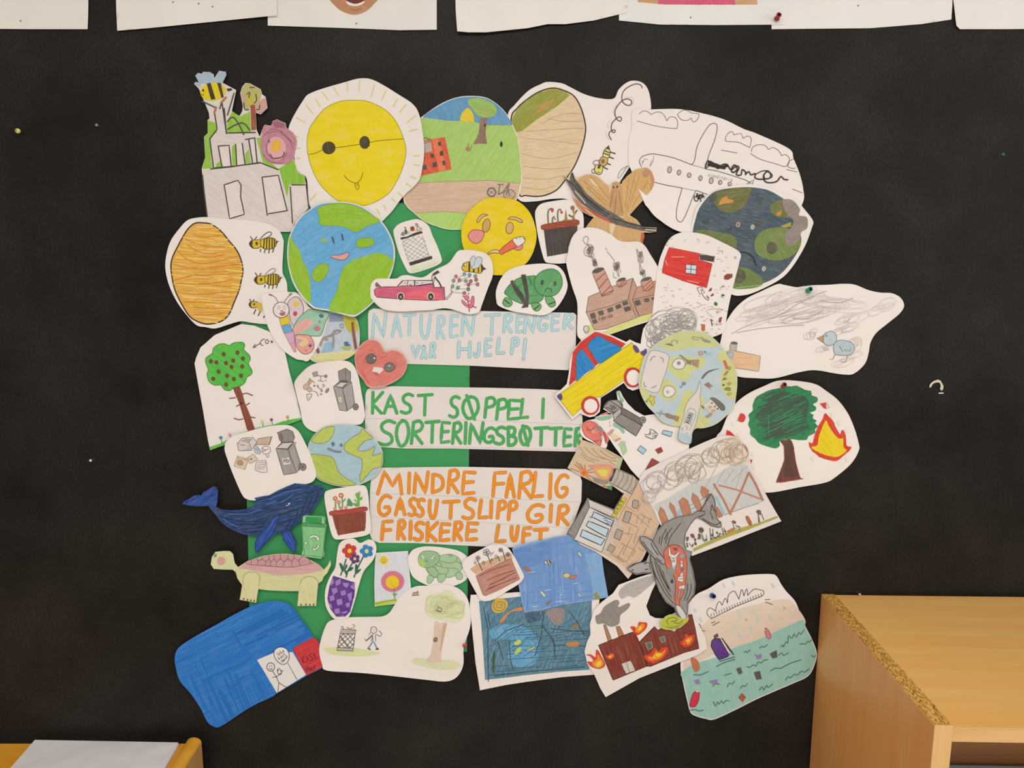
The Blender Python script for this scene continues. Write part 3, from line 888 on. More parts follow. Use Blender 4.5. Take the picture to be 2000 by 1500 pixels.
# ---- brown moth with a dark band
crop(1090, 320, 9.375)
P('moth_cutout', 'cut-out brown moth with a long dark grey band across it', 'drawing', 4,
  '95 200 130 240 170 260 235 150 275 155 300 250 340 265 480 205 620 185 740 240 820 310 880 390 945 435 1000 345 1060 320 1105 340 1150 375 1260 230 1400 110 1560 65 1640 75 1720 150 1768 290 1760 380 1700 500 1560 660 1470 760 1310 940 1440 1020 1520 1135 1600 1160 1800 1165 1800 1240 1690 1260 1570 1255 1580 1330 1540 1480 1400 1560 700 1560 520 1300 500 1180 560 1090 660 980 560 940 460 890 340 760 290 640 250 480 130 280',
  paper='dcc39c')
G('wing')
F('c9a06a', '~350 320 480 215 620 195 740 250 830 330 930 440 950 700 930 860 700 700 480 480', 'p', -52)
F('d9c2a0', '560 260 640 280 760 440 640 380', 'p', -50)
F('c47a58', '290 620 340 650 520 860 660 960 560 935 460 885 340 750', 'p', 55)
G('wing')
F('cda269', '~1160 370 1260 240 1400 120 1560 75 1640 85 1710 155 1755 290 1745 380 1690 490 1550 660 1310 930 1200 960 1170 700', 'p', 65)
F('c58a66', '~1560 75 1650 85 1720 160 1760 290 1745 390 1690 490 1700 300 1650 170', 'p', 75)
E('b08963', 1600, 180, 60, 70, 0, 'p', 20)
L('a07a48', .8, '1300 260 1230 800/1420 150 1250 860/1500 200 1260 900/1640 330 1350 800/450 300 900 700/600 230 920 620/520 420 880 760')
G('wing')
F('c99f69', '~670 980 560 1110 510 1190 620 1280 760 1500 1000 1540 940 1200 940 1000', 'p', 80)
G('wing')
F('c99f69', '~1250 960 1440 1030 1520 1140 1560 1260 1560 1340 1500 1480 1300 1540 1000 1540 1050 1150', 'p', 70)
F('bf5f38', '1525 1260 1575 1255 1575 1340 1540 1470 1510 1400', 'p', 80)
G('body')
F('bf9362', '1000 350 1060 325 1110 345 1155 400 1180 700 1200 960 1000 930 945 860 945 600', 'p', 88)
L('8a5a36', 1, '1000 480 960 800/1110 500 1170 900/1060 600 1040 900')
E('3d2a20', 1015, 430, 11, 24)
E('3d2a20', 1083, 420, 14, 24)
G('dark_band')
F('b3563a', '430 760 660 880 900 1010 1020 1090 960 1080 700 960', 'p', 30)
F('625c56', '95 205 135 250 200 330 240 160 275 160 310 270 400 380 520 540 700 700 900 840 1050 920 1250 1050 1500 1120 1600 1165 1795 1172 1795 1235 1690 1250 1500 1215 1250 1160 1050 1110 900 1010 660 880 420 720 310 590 250 470', 'p', -35)
L('423c38', 2, '150 280 300 400 480 600 700 780 940 930/330 350 500 600 800 840/360 480 620 760 900 960/1000 1000 1300 1090 1560 1150/1550 1180 1780 1195/260 170 300 330')
L('b9b4a8', 2.4, '310 500 420 620 500 720/1600 1205 1780 1215')

# ---- polluted dark globe
crop(1270, 350, 4.545)
P('dark_globe_cutout', 'cut-out globe with dark blue sea, olive land and grey smoke', 'drawing', 4,
  '~390 470 360 440 380 350 420 240 520 140 640 80 780 50 900 45 1000 60 1150 110 1280 170 1380 280 1445 370 1435 430 1370 600 1260 780 1150 890 960 990 830 1030 715 1020 500 900 400 700', curl=[(0, .75, .005)])
G('sea')
F('46565f', '~378 470 400 360 440 250 530 140 620 95 760 75 900 72 1040 95 1130 140 1200 190 1240 260 1270 340 1330 480 1340 560 1300 660 1200 800 1100 880 980 930 800 960 700 950 480 800 390 600', 'p', 15)
G('land')
F('6b6b3c', '~560 130 640 100 760 80 890 75 880 160 820 250 720 300 620 270 560 200', 'p', -20)
F('c98b3c', '605 220 640 165 680 150 690 175 740 185 735 210 670 215 610 230', 'p', 20)
G('land')
F('6b713c', '~1080 220 1180 180 1260 260 1250 330 1180 340 1110 325 1065 280', 'p', 20)
F('b78a44', '1120 300 1170 270 1160 320 1125 328', 'p')
G('land')
F('6a7540', '~400 465 480 450 600 470 700 485 760 530 765 600 740 650 600 640 450 560', 'p', -30)
G('land')
F('718243', '~925 560 960 490 1040 440 1180 430 1290 470 1340 530 1320 610 1260 680 1140 722 1020 705 940 650', 'p', 60)
E('55553c', 1080, 610, 50, 55, 0, 'p')
F('a79a45', '1150 420 1250 380 1250 420 1190 430', 'p')
G('land')
F('677a41', '~735 965 740 860 780 790 860 790 950 840 1000 900 990 940 900 968', 'p', 40)
E('57563c', 790, 860, 60, 65, 0, 'p')
L('8db258', 2, '760 965 980 940')
G('smoke')
F('8b7f76', '~1170 200 1220 175 1280 200 1330 270 1320 320 1390 340 1395 430 1340 470 1330 520 1270 590 1210 580 1190 500 1240 440 1270 370 1210 310', 'p', -40)
G('smoke')
F('55554a', '540 195 530 160 570 115 585 130 590 190', 'p', 80)
FE('rubbish', '4c4b3c', '960 205 1000 155 1015 165 985 210/475 380 520 350 525 360 490 392/690 450 730 410 742 420 705 460/930 395 960 365 1000 365 1000 400 950 415', 'p', 20)
for (x, y) in ((780, 403), (908, 425), (1008, 795)):
    G('rubbish')
    E('a1a294' if x > 800 else '9c6055', x, y, 15, 20, 20, edge='b9b4a6', ew=1.4)
G('frown')
L('2f3336', 2.2, '~790 645 860 655 910 690 940 765')

# ---- red house in litter
P('litter_house_cutout', 'tall white sheet with a red house under grey dashes and scattered litter', 'drawing', 6,
  '~250 480 340 470 480 490 640 560 795 650 790 740 760 860 720 1020 690 1160 655 1340 600 1385 500 1410 200 1440 10 1440 15 1240 40 1000 70 770 110 640 170 530', curl=[(-60, .7, .004)])
G('red_house')
F('d33a34', '168 605 440 660 432 715 550 750 500 965 300 905 105 830 125 720', 'm', 10, 'a52a28', 1)
L('e9a49a', 1.4, '150 760 135 720/190 690 300 690/330 900 430 920')
g('window')
F('c9d2dc', '318 755 412 765 405 845 312 832', 'f', 0, '4a4038', 1.4)
L('4a4038', 1.2, '365 760 358 840/315 795 410 805')
g('chimney')
F('4a3f3a', '440 670 570 685 560 735 440 715', 'm')
L('4a4f5a', 1, '430 660 575 690/570 680 565 740')
FE('litter', '8a4436', '655 860 680 840 730 840 730 870 690 895 655 890/515 1000 530 970 548 960 545 990/530 1035 560 1010 565 1030 545 1042/605 1255 615 1228 638 1222 630 1265 615 1280', 'm', 20)
FE('litter', '3f6b3f', '565 1100 575 1088 598 1098 595 1125 570 1120/628 1025 655 1018 660 1035 635 1045', 'm')
G('litter')
L('8f8a4a', 1.4, '~625 965 640 948 662 950 640 960')
G('litter')
L('6a3a30', 2, '540 1245 545 1275 550 1300/535 1250 555 1255')
G('litter')
F('bf6a34', '442 1288 485 1290 485 1340 470 1350 455 1335 458 1300', 'm', 0, '7a4526', .8)
G('litter')
L('5b5550', 1.2, '415 965 455 958 485 1010 440 1020 415 965/~460 1020 490 1060 520 1075 500 1030 525 1060/~445 990 460 980 455 1010')
G('litter')
L('6f6760', 1, '745 690 765 690 760 710 745 690/~610 640 640 635 640 660')
rnd = random.Random(7)
G('grey_dashes'); STUFF()
for i in range(120):
    x, y = rnd.uniform(90, 700), rnd.uniform(520, 1180)
    if 95 < x < 560 and 600 < y < 960 + (x - 300) * .2: continue
    if x > 795 - (y - 650) * .2 - 20 or x < 100 and y < 700 or y < 640 and x > 400 + (y - 500) * 2: continue
    L('9a928c', .8, '%f %f %f %f' % (x, y, x + rnd.uniform(12, 28), y + rnd.uniform(-4, 6)))
for i in range(30):
    x, y = rnd.uniform(440, 640), rnd.uniform(1130, 1370)
    L('9a928c', .8, '%f %f %f %f' % (x, y, x + rnd.uniform(12, 28), y + rnd.uniform(-4, 6)))
L('9a928c', .8, '~510 1160 570 1150 640 1162')

# ---- orange beehive with three bees
crop(310, 410, 6.25)
P('beehive_cutout', 'cut-out of an oval orange beehive with three striped bees beside it', 'drawing', 5,
  '~80 700 100 520 150 370 250 230 345 130 450 97 590 88 760 105 900 115 1100 125 1250 150 1370 185 1470 250 1520 360 1525 420 1510 740 1555 860 1570 960 1570 1250 1450 1385 1320 1395 1150 1380 1000 1360 850 1400 690 1447 570 1430 460 1405 330 1270 210 1100 120 900', curl=[(180, .7, .004)])
G('beehive')
F('dda544', '~150 720 165 590 230 450 330 270 400 190 460 158 540 158 640 175 760 260 860 380 950 490 1005 610 1028 740 1010 850 980 980 920 1130 860 1270 780 1350 680 1385 570 1392 460 1355 370 1290 270 1130 190 950', 'p', 4, '3c2a22', 2.6)
HV = parse('~150 720 165 590 230 450 330 270 400 190 460 158 540 158 640 175 760 260 860 380 950 490 1005 610 1028 740 1010 850 980 980 920 1130 860 1270 780 1350 680 1385 570 1392 460 1355 370 1290 270 1130 190 950', True)
op('h', 'ecc65c', 'f', 0, HV, 2.2, 6, 7, 21, .5, 50)
op('h', 'd0852e', 'f', 0, HV, 1.2, -4, 6, 22, .4, 60)
op('h', 'f0dca0', 'f', 0, HV, .9, 3, 8, 23, .4, 30)
L('cf8531', 2, '~230 505 330 590 500 655 700 630 960 565/~180 660 400 715 620 715 980 655/~190 860 420 800 700 790 1000 770/~200 900 500 905 880 940/~230 1000 500 1030 840 1000/~330 360 560 440 800 450/~500 570 640 575 800 545/~300 1120 600 1130 860 1140/~420 1180 640 1200 840 1200/~420 300 560 330 760 310/~440 1280 640 1280 800 1250/~350 430 520 520 700 530/~500 900 700 890 900 850')
L('c9b264', 1, '~380 400 560 420 760 400/~300 950 560 960 900 980/~240 760 500 770 760 740/~400 1240 600 1240 820 1230')
for (dx, dy, sc, wing) in ((0, 0, 1, 1), (60, 440, .95, 0), (-5, 745, .72, 0)):
    G('bee')
    q = lambda pts: ' '.join('%.1f' % ((1105 + dx + (float(v) - 1105) * sc) if i % 2 == 0 else (400 + dy + (float(v) - 400) * sc)) for i, v in enumerate(pts.split()))
    x3 = sc < .8
    F('d3b32e', '~' + q('1110 400 1140 370 1200 365 1250 370 1260 430 1220 465 1150 468 1110 430'), 'm', 60, '4a3c22', 1.2)
    F('4a3c26', '~' + q('1105 410 1120 385 1150 375 1140 430 1160 465 1120 450'), 'm')
    E('5a3f22', *[float(v) for v in q('1195 410').split()], 16 * sc, 22 * sc)
    L('4a3c26', 1.6, q('1120 325 1145 365') + '/' + q('1195 330 1172 360'))
    if not x3:
        F('d6b636', '~' + q('1250 370 1310 345 1400 345 1435 390 1420 450 1350 480 1280 470 1245 430'), 'm', 60, '4a3c22', 1.3)
        L('4a3c26', 2.4, '/'.join(q(s) for s in ('1290 350 1280 468', '1320 346 1315 476', '1352 346 1350 478', '1384 348 1385 472', '1412 360 1412 450')))
        F('4a3c26', q('1430 380 1468 380 1420 425'), 'm')
        L('4a4038', 1.8, '/'.join(q(s) for s in ('1245 480 1240 510', '1300 480 1290 522', '1350 485 1342 526', '1405 470 1390 515')))
        L('5a4e46' if wing else '9a8d85', 1.5, '~' + q('1240 355 1290 300 1350 268 1380 290 1340 330 1300 345'))
    else:
        F('cfb04a', '~1195 1140 1250 1140 1262 1240 1215 1225', 'm', 60)
        L('4a4038', 1.8, '1185 1215 1160 1270/1240 1240 1215 1290/1290 1295 1280 1315')

# ---- smiling globe
crop(550, 380, 6)
P('smiling_globe_cutout', 'large round cut-out globe, bright blue and green, with a smiling pink mouth', 'drawing', 7,
  '~65 700 75 560 110 440 200 280 330 170 450 105 600 85 780 90 950 140 1120 260 1230 390 1310 560 1330 700 1310 850 1250 1010 1150 1180 1050 1290 930 1390 840 1432 700 1400 560 1365 400 1340 330 1300 220 1180 130 1030 80 850',
  paper='ddd4cb', curl=[(100, .76, .010)])
G('sea')
F('62a5cf', '~80 690 90 560 125 440 215 285 340 178 455 115 600 98 780 103 945 155 1105 268 1215 395 1295 565 1312 700 1295 845 1235 1000 1140 1170 1040 1280 925 1375 840 1410 700 1385 560 1350 410 1325 345 1285 235 1170 145 1020 95 850', 'p', -30)
G('land')
F('8fb92a', '~425 170 520 120 640 105 780 110 940 165 1060 240 1150 315 1000 370 920 420 860 435 790 410 720 375 600 365 460 355 440 250', 'p', 8, '7d9a4a', 1)
G('land')
F('8fb92a', '~100 500 160 590 220 670 240 760 300 880 330 990 340 1110 335 1270 240 1170 150 1020 95 850 82 690', 'p', 72)
G('land')
F('8fb92a', '~690 950 740 840 850 765 1000 715 1120 682 1220 710 1308 770 1290 860 1230 1010 1130 1170 1030 1280 920 1375 830 1405 700 1385 560 1355 580 1260 650 1120 670 1020', 'p', -58)
G('island')
F('8fb92a', '~440 820 530 815 550 870 520 950 450 1020 390 1015 355 960 370 890', 'p', -40, '7d9a4a', 1)
G('island')
F('8fb92a', '~885 540 920 515 1040 510 1085 540 1070 590 960 620 885 610', 'p', 20, '7d9a4a', 1)
G('island')
F('8fb92a', '~450 525 490 512 520 545 510 565 480 550', 'p', 30)
G('face')
L('55565a', 3, '595 500 612 565/705 465 720 530')
F('e09a90', '~570 715 680 710 780 680 770 740 720 765 660 760 610 745', 'p', 10, '7a6a70', 1)

# ---- butterfly
crop(500, 560, 6.667)
P('butterfly_cutout', 'white cut-out with a smiling butterfly with striped body and pink and green wings', 'drawing', 6,
  '~78 130 170 85 300 65 450 70 540 85 640 190 720 280 945 335 930 430 880 620 790 800 685 962 600 955 520 940 380 850 270 730 180 580 120 400', curl=[(200, .75, .004)])
G('wing')
F('d5c0c4', '~410 230 450 160 510 130 560 145 605 220 620 300 600 370 540 440 490 520 440 400 430 300', 'p', 40, '5a4a50', 1.1)
E('dcc132', 522, 225, 42, 32, 0, 'm')
E('c4444a', 510, 350, 27, 32, 20, 'm')
G('wing')
F('94c2a3', '~485 540 540 430 640 330 720 295 940 340 900 470 870 580 830 640 700 640 500 630', 'p', -20, '5a5a58', 1.1)
F('e0a89c', '~490 545 600 440 690 420 740 465 690 540 510 610', 'p', -35)
E('5a6a8a', 850, 380, 32, 25, 20, 'm')
E('c07080', 795, 543, 45, 32, 0, 'p')
E('b06a78', 828, 455, 16, 18, 0, 'p')
G('wing')
F('dd9a92', '~515 635 620 625 700 640 745 710 755 780 720 850 640 878 580 850 525 770', 'p', 40, '7a5a5c', 1.1)
F('e2c08a', '~530 650 650 670 680 740 600 780 540 720', 'p', 30)
F('c69ab8', '520 665 620 700 560 740 520 740', 'p', 20)
E('6a5578', 705, 768, 20, 20)
E('c06a70', 652, 828, 12, 12)
G('body')
F('dcbf34', '305 410 420 380 440 480 325 505', 'm', 10, '5a5a50', .8)
F('63a5c9', '330 515 450 490 478 590 365 605', 'p', 40, '5a5a50', .8)
F('d3a0b8', '370 610 490 578 505 720 440 745', 'p', 60, '7a5a6a', .8)
F('dc9aa5', '440 745 505 720 522 850 500 850', 'p', 60, '7a5a6a', .8)
G('head')
E('e0d6ce', 328, 302, 104, 102, 0, 'f', 0, '5a5250', 1.3)
E(None, 297, 270, 16, 22, edge='8a807a', ew=.8)
E(None, 370, 268, 16, 22, edge='8a807a', ew=.8)
E('8a807a', 337, 315, 22, 10)
F('b46a70', '305 345 380 325 378 365 345 378 320 370', 'f', 0, '5a4a4a', .8)
L('5a5250', 1, '~285 200 260 150 225 120 180 95 170 108 220 115/~370 195 420 130 470 92 450 88 430 110')

# ---- round pond drawing
P('pond_scene_cutout', 'small round cut-out with grey-blue water, a red tree trunk and pale yellow grass', 'drawing', 5,
  '~720 300 900 300 1100 320 1280 390 1335 500 1352 640 1340 780 1290 870 1160 950 960 985 820 998 700 940 640 800 640 500',
  paper='d9d0c4')
G('water')
F('b9c4cc', '~900 330 1130 350 1280 400 1325 500 1345 640 1330 780 1280 830 1000 850 780 880 700 700', 'p', 80)
F('8fb0c8', '~900 730 1000 720 1020 800 960 850 850 860 880 800', 'p', 60)
F('7f8d9c', '950 340 1130 365 1140 450 960 460', 'p', 20)
G('grass')
F('d6cf90', '~720 930 800 880 960 855 1290 830 1290 870 1160 945 960 978 830 990', 'p', 10)
F('a8b45a', '~1110 790 1180 770 1235 780 1230 815 1150 825', 'p')
E('5a6a9a', 1175, 735, 32, 22)
E('5a6a9a', 1190, 760, 42, 14)
G('tree')
F('b5b03a', '~1140 390 1270 395 1320 480 1328 570 1240 600 1170 530', 'p', 40)
F('8a4a34', '1240 470 1270 450 1290 600 1318 800 1285 820 1255 640', 'p', 80)
F('8a4034', '780 830 815 790 830 860 800 870', 'p')
G('grey_sketch')
L('9a8f88', 4, '~840 760 860 690 900 660 970 640 1010 600 1060 570 1100 580/~1000 620 1010 700 1000 780/~870 680 930 690')
L('7f766f', 1, '~1000 580 1060 560 1110 575 1060 610 1010 620/~1090 500 1120 480 1140 520 1110 540 1090 500/940 630 1000 640')

# ---- heart
P('heart_cutout', 'red crayon cut-out heart with two grey eyes and a white mouth', 'drawing', 7,
  '~1285 950 1300 850 1370 750 1450 695 1540 690 1620 740 1680 840 1780 820 1880 850 1950 930 1970 1010 1930 1130 1850 1210 1740 1270 1640 1305 1470 1308 1400 1220 1320 1110', paper='dca197', curl=[(80, .8, .003)])
G('red_colouring')
F('d4776b', '~1295 950 1310 855 1375 760 1455 705 1535 700 1610 745 1675 850 1780 832 1870 860 1940 935 1958 1010 1920 1125 1845 1200 1735 1260 1640 1292 1480 1296 1405 1210 1330 1105', 'p', -30)
L('bf5549', 1, '~1450 840 1500 825 1540 840/~1440 900 1400 960 1450 1000/~1790 970 1830 1000 1810 1080/~1580 900 1640 920 1700 900/~1380 1080 1420 1180 1480 1260')
G('eye')
E('6a655e', 1500, 938, 66, 65, 0, 'p', 30, '4a4640', 1)
E('d8d4cc', 1542, 930, 12, 12)
G('eye')
E('77726b', 1738, 1048, 68, 60, -20, 'p', 30, '4a4640', 1)
E('d8d4cc', 1735, 1030, 12, 9)
G('mouth')
F('ddd2c8', '1535 1042 1640 1055 1660 1080 1610 1135 1570 1115 1510 1105', 'f')
F('bf5a55', '1515 1110 1575 1115 1605 1165 1560 1150', 'p')

# ---- tree with apples and CO2
crop(370, 620, 5.556)
P('fruit_tree_cutout', 'white sheet with a bright green fruit tree on a brown trunk and CO2 written beside', 'drawing', 4,
  '225 1440 200 1330 140 970 95 730 55 500 75 430 120 325 275 190 410 135 560 72 700 88 860 150 1000 250 1040 390 1085 590 1150 820 1215 1090 1000 1180 600 1300 380 1385')
G('grass')
F('62b54a', '220 1405 330 1370 390 1340 385 1385 225 1438/915 1165 1000 1130 1110 1105 1218 1088 1220 1108 1080 1160 900 1180', 'm', 10)
L('62b54a', 1.4, '390 1345 560 1260 720 1205 920 1165')
G('tree_crown')
F('58b845', '~430 305 480 275 580 270 600 310 590 350 650 410 660 460 640 500 680 580 670 620 625 650 600 710 550 745 470 770 440 795 380 785 340 735 270 735 210 690 190 610 205 570 180 500 180 440 250 385 255 340 310 295 380 285', 'm', 40, '4d6a45', 1.3)
for (x, y) in ((372, 398), (521, 381), (232, 477), (293, 487), (397, 496), (475, 468), (581, 446), (457, 538), (573, 532), (317, 588), (258, 666), (408, 634), (482, 668), (560, 632), (398, 727)):
    g('fruit')
    E('7a4a2e', x, y, 19, 22, -20, edge='5a3a2a', ew=.9)
G('trunk')
F('8a4a34', '472 762 545 752 600 930 660 1070 708 1215 640 1237 600 1120 545 940', 'm', 75, '6a3628', .8)
E('4f352c', 562, 932, 20, 14)
L('8a4444', 2, '~572 835 620 822 685 848/498 872 435 878/~620 950 650 930/~545 945 510 965/~580 1100 540 1110 485 1095/~660 1080 690 1085 712 1090')
G('flower')
E('3f7fae', 340, 1305, 20, 18, 0, 'm'); L('5a9a5a', 1.4, '343 1320 350 1355')
for (x, y, c) in ((438, 1272, 'd890a0'), (790, 1130, 'e0c05a'), (890, 1110, 'a03a48'), (1065, 1080, 'dc8f50')):
    G('flower')
    E(c, x, y, 17, 17, 0, 'm'); L('4f9a8a', 1.4, '%d %d %d %d' % (x + 3, y + 15, x + 12, y + 50))
G('lettering')
L('3f3a3a', 1.2, '768 282 690 325/715 290 688 328 725 325/~818 236 788 242 770 272 782 300 802 304/~840 240 820 265 845 285 860 255 840 240/~880 258 900 255 885 275 910 265')

# ---- two wheelie bin sheets
crop(430, 690, 5.357)
P('food_bin_cutout', 'white rounded cut-out of a grey wheelie bin with food scraps sketched beside it', 'drawing', 6,
  '~780 300 860 195 960 120 1100 90 1280 75 1380 110 1440 220 1480 420 1510 600 1510 680 1460 745 1300 745 1180 750 1080 800 1010 825 920 790 865 720 840 600 790 400', curl=[(-130, .72, .010)])
G('wheelie_bin')
F('a39b95', '1185 350 1255 290 1375 300 1280 370 1330 605 1250 595/1280 370 1375 300 1410 540 1335 600', 'p', 80, '5a5450', 1.2)
F('8f8781', '1235 190 1310 155 1365 195 1365 290 1245 285', 'p', 80, '5a5450', 1.2)
F('c6bdb6', '1205 345 1260 300 1340 305 1275 362', 'p', 10, '4a4440', 1.8)
L('5a5450', 1, '1280 370 1330 600/1315 160 1310 285')
F('d3cdb0', '1230 455 1275 460 1285 515 1240 510', 'f', 0, '7a746a', .8)
L('7a746a', 1, '1245 470 1255 500 1270 475 1275 505')
E('8a827c', 1418, 560, 27, 32, 0, 'f', 0, '4a4440', 1.4)
E('4a4440', 1418, 562, 8, 9)
E('6a635e', 1368, 306, 9, 11)
G('food_scraps')
E('c9aaa0', 903, 352, 34, 30, 0, 'p', 30, '9a8078', 1)
E('c9aaa0', 938, 382, 25, 22, 0, 'p', 30, '9a8078', 1)
F('c9a860', '~935 265 955 290 945 320 925 320', 'p', 60, '8a7a50', .8)
L('8a7a6a', 1.2, '905 315 935 285 940 260/950 280 990 310/~905 430 960 430 920 495 905 430/925 455 930 465')
F('a58f84', '965 205 1015 190 1025 235 980 245', 'p', 20, '6a5a52', 1)
F('d9cfc6', '980 208 1010 200 1015 230 988 235', 'f')
L('8a7f78', 1.3, '1025 235 1085 240/1050 240 1055 280/1025 285 1080 295/~1010 340 1060 390 1050 400/~1020 330 1030 360/~975 395 1010 410 1025 450/~1070 330 1085 325 1090 345 1070 350/1060 365 1070 400')
E('8a7a70', 1105, 240, 18, 18, 0, 'p'); E('8a7f78', 1103, 285, 9, 6); E('7a6f68', 985, 340, 11, 9); E('a09288', 1055, 428, 12, 10)
E('8f8880', 1120, 390, 12, 26, 35, 'p', 30, '6a625a', 1)

P('paper_bin_cutout', 'white rounded cut-out of a grey wheelie bin with cardboard boxes and paper beside it', 'drawing', 9,
  '~45 1000 70 920 130 870 300 815 500 765 680 750 760 770 830 830 900 960 960 1100 1005 1260 980 1330 930 1360 780 1400 600 1480 480 1530 380 1540 290 1530 230 1480 140 1280 80 1120', curl=[(200, .75, .004)])
G('wheelie_bin')
F('9d9690', '583 995 710 1005 800 1250 665 1273/710 1005 770 930 850 1180 800 1250', 'p', 80, '5a5450', 1.3)
F('8a837e', '597 830 700 792 760 820 780 880 760 925 640 935', 'p', 80, '5a5450', 1.2)
F('c9c1ba', '585 995 650 935 765 930 705 1002', 'p', 10, '4a4440', 2)
E('6f6964', 635, 880, 25, 45, -10, 'p')
F('d6cec6', '640 1095 720 1085 740 1160 660 1172', 'f', 0, '7a746e', .9)
SC('8a847e', .8, 690, 1128, 34, 34, 4, 3)
E('8a837d', 868, 1190, 30, 36, 0, 'f', 0, '55504c', 1.4)
E('55504c', 866, 1190, 10, 12)
L('55504c', 1.2, '~830 1230 825 1170 850 1150/770 930 795 935 785 955')
G('cardboard_box')
F('d0c7be', '178 945 300 930 330 1015 195 1020/178 945 230 890 340 880 300 930/300 930 340 880 385 930 330 1010', 'p', 10, '6a625c', 1.2)
F('a89f97', '215 925 245 900 325 895 290 925', 'p', 10)
E('7a726b', 232, 957, 26, 8)
L('6a625c', 1, '285 975 300 980/290 1000 305 1005')
G('cardboard_sheet')
F('c4aa90', '395 895 540 872 515 955 375 955', 'p', 10, '7a6a5a', 1.1)
L('6a5a4e', 1.6, '540 872 512 955')
G('plastic_bottle')
F('b9c3c9', '345 985 375 960 430 1030 415 1055 370 1045', 'p', 40, '7a8288', 1)
L('7a8288', .8, '365 980 400 1045/385 980 420 1040/355 1000 410 1010')
G('crumpled_bag')
L('8a847e', 1.1, '~440 985 470 970 520 985 525 1030 480 1055 445 1040 440 985/~445 1030 480 1010 510 1000/~480 1055 490 1090 510 1080 505 1055/440 990 480 1020')
G('pizza_box')
F('d3c4b0', '180 1075 295 1105 260 1215 145 1180/285 1095 345 1055 395 1110 310 1155', 'p', 20, '8a7a68', 1)
E('b08f68', 208, 1145, 34, 28, 20, 'p', 20, '9a7a58', .8)
E('a0604a', 325, 1108, 14, 9, -20)
WORD('pizza', 188, 1080, 19, 18, 14, .8, '7a5a4a')
G('paper_stack')
F('dcd4cc', '380 1130 478 1120 492 1240 440 1248 365 1222', 'f', 0, '8a847e', 1.1)
L('8a847e', 1.1, '390 1150 465 1140/390 1170 465 1162/380 1190 450 1190/378 1210 445 1210/450 1215 480 1130')

# ---- small globe
P('small_globe_cutout', 'small round cut-out globe in pale blue and lime with a slight pencil smile', 'drawing', 8,
  '~920 990 950 900 1010 825 1090 770 1200 745 1360 745 1490 780 1590 870 1660 950 1700 1030 1705 1100 1690 1190 1620 1290 1500 1360 1400 1390 1280 1395 1150 1370 1010 1300 960 1150', paper='c9cdb0')
G('sea')
F('a3bfc9', '~930 990 955 905 1015 832 1092 777 1200 752 1360 752 1485 787 1582 875 1650 955 1692 1030 1697 1100 1682 1186 1613 1283 1497 1352 1400 1382 1280 1387 1155 1362 1018 1294 968 1150', 'p', -20)
G('land')
F('b5c25c', '~955 915 1020 835 1100 778 1190 768 1185 840 1140 910 1080 940 1000 940', 'p', -45, '77805a', 1)
G('land')
F('b0bf55', '~950 1062 1060 1065 1150 1080 1200 1130 1240 1240 1320 1310 1420 1370 1300 1385 1160 1362 1015 1290 975 1160', 'p', 40, '77805a', 1)
G('land')
F('b8c25c', '~1485 790 1560 850 1600 890 1530 910 1470 960 1440 1010 1480 1025 1560 1010 1620 975 1600 1040 1590 1070 1640 1060 1697 1050 1690 1130 1680 1190 1600 1210 1540 1270 1470 1350 1465 1280 1485 1200 1480 1110 1400 1070 1320 1030 1295 990 1310 940 1390 880 1470 830', 'p', -30, '77805a', 1)
G('face')
E('5f7480', 1181, 949, 19, 22, 0, 'p'); E('5f7480', 1266, 962, 15, 18, 0, 'p')
F('9a8f98', '~1130 990 1200 1020 1265 1028 1255 1040 1190 1030 1130 1005', 'p', 10, '5f6a72', 1)
# ---- full waste basket
crop(710, 420, 7.5)
P('waste_basket_cutout', 'small white cut-out of a wire mesh waste basket full to the brim', 'drawing', 1,
  '~440 270 450 200 520 130 640 85 780 60 880 95 960 170 1010 300 1080 450 1140 620 1140 690 1050 750 850 820 740 850 670 850 630 800 560 660 500 500')
G('mesh')
L('a39b96', .8, '/'.join('%d %d %d %d' % (575 + i * 6, 385 + i * 40, min(870 + i * 18, 660 + i * 60), max(300, 365 - i * 8)) for i in range(0, 1)))
L('9d9590', .8, '570 410 660 330/580 460 750 310/595 520 820 300/620 580 870 330/640 640 890 380/690 660 920 430/760 650 940 490/840 640 960 550/900 620 970 600/860 300 960 600/570 400 660 680')
L('9d9590', .8, '640 340 900 500/720 330 930 480/800 310 910 390/570 380 960 590/580 430 900 620/600 500 830 640/620 570 760 660/640 630 690 660')
G('rim')
F('3b3836', '540 330 640 315 740 265 850 232 868 262 780 290 660 330 550 362', 'm')
G('base_band')
F('3b3836', '665 695 800 655 1000 598 1008 640 850 690 685 742', 'm')
F('d9dcb8', '690 760 900 720 1060 660 1090 690 900 780 720 830', 'w', 10)
G('rubbish')
F('9a3f2c', '683 180 720 162 745 180 748 225 710 238 690 225', 'm')
L('5a5550', 1.4, '550 290 575 250/570 300 590 255/590 300 610 260/600 180 620 185 612 215/~600 235 620 215 640 250 625 280/790 130 760 125 775 165 800 160 790 130')
F('6a4a66', '~605 240 625 225 635 260 620 280', 'm')
F('b8c9b0', '640 250 680 230 690 265 650 280', 'p'); F('d8b070', '760 230 790 200 800 230 770 240', 'p')
L('7a726c', 1, '~780 190 810 170 830 210 800 225 780 190/830 200 850 190 855 220')

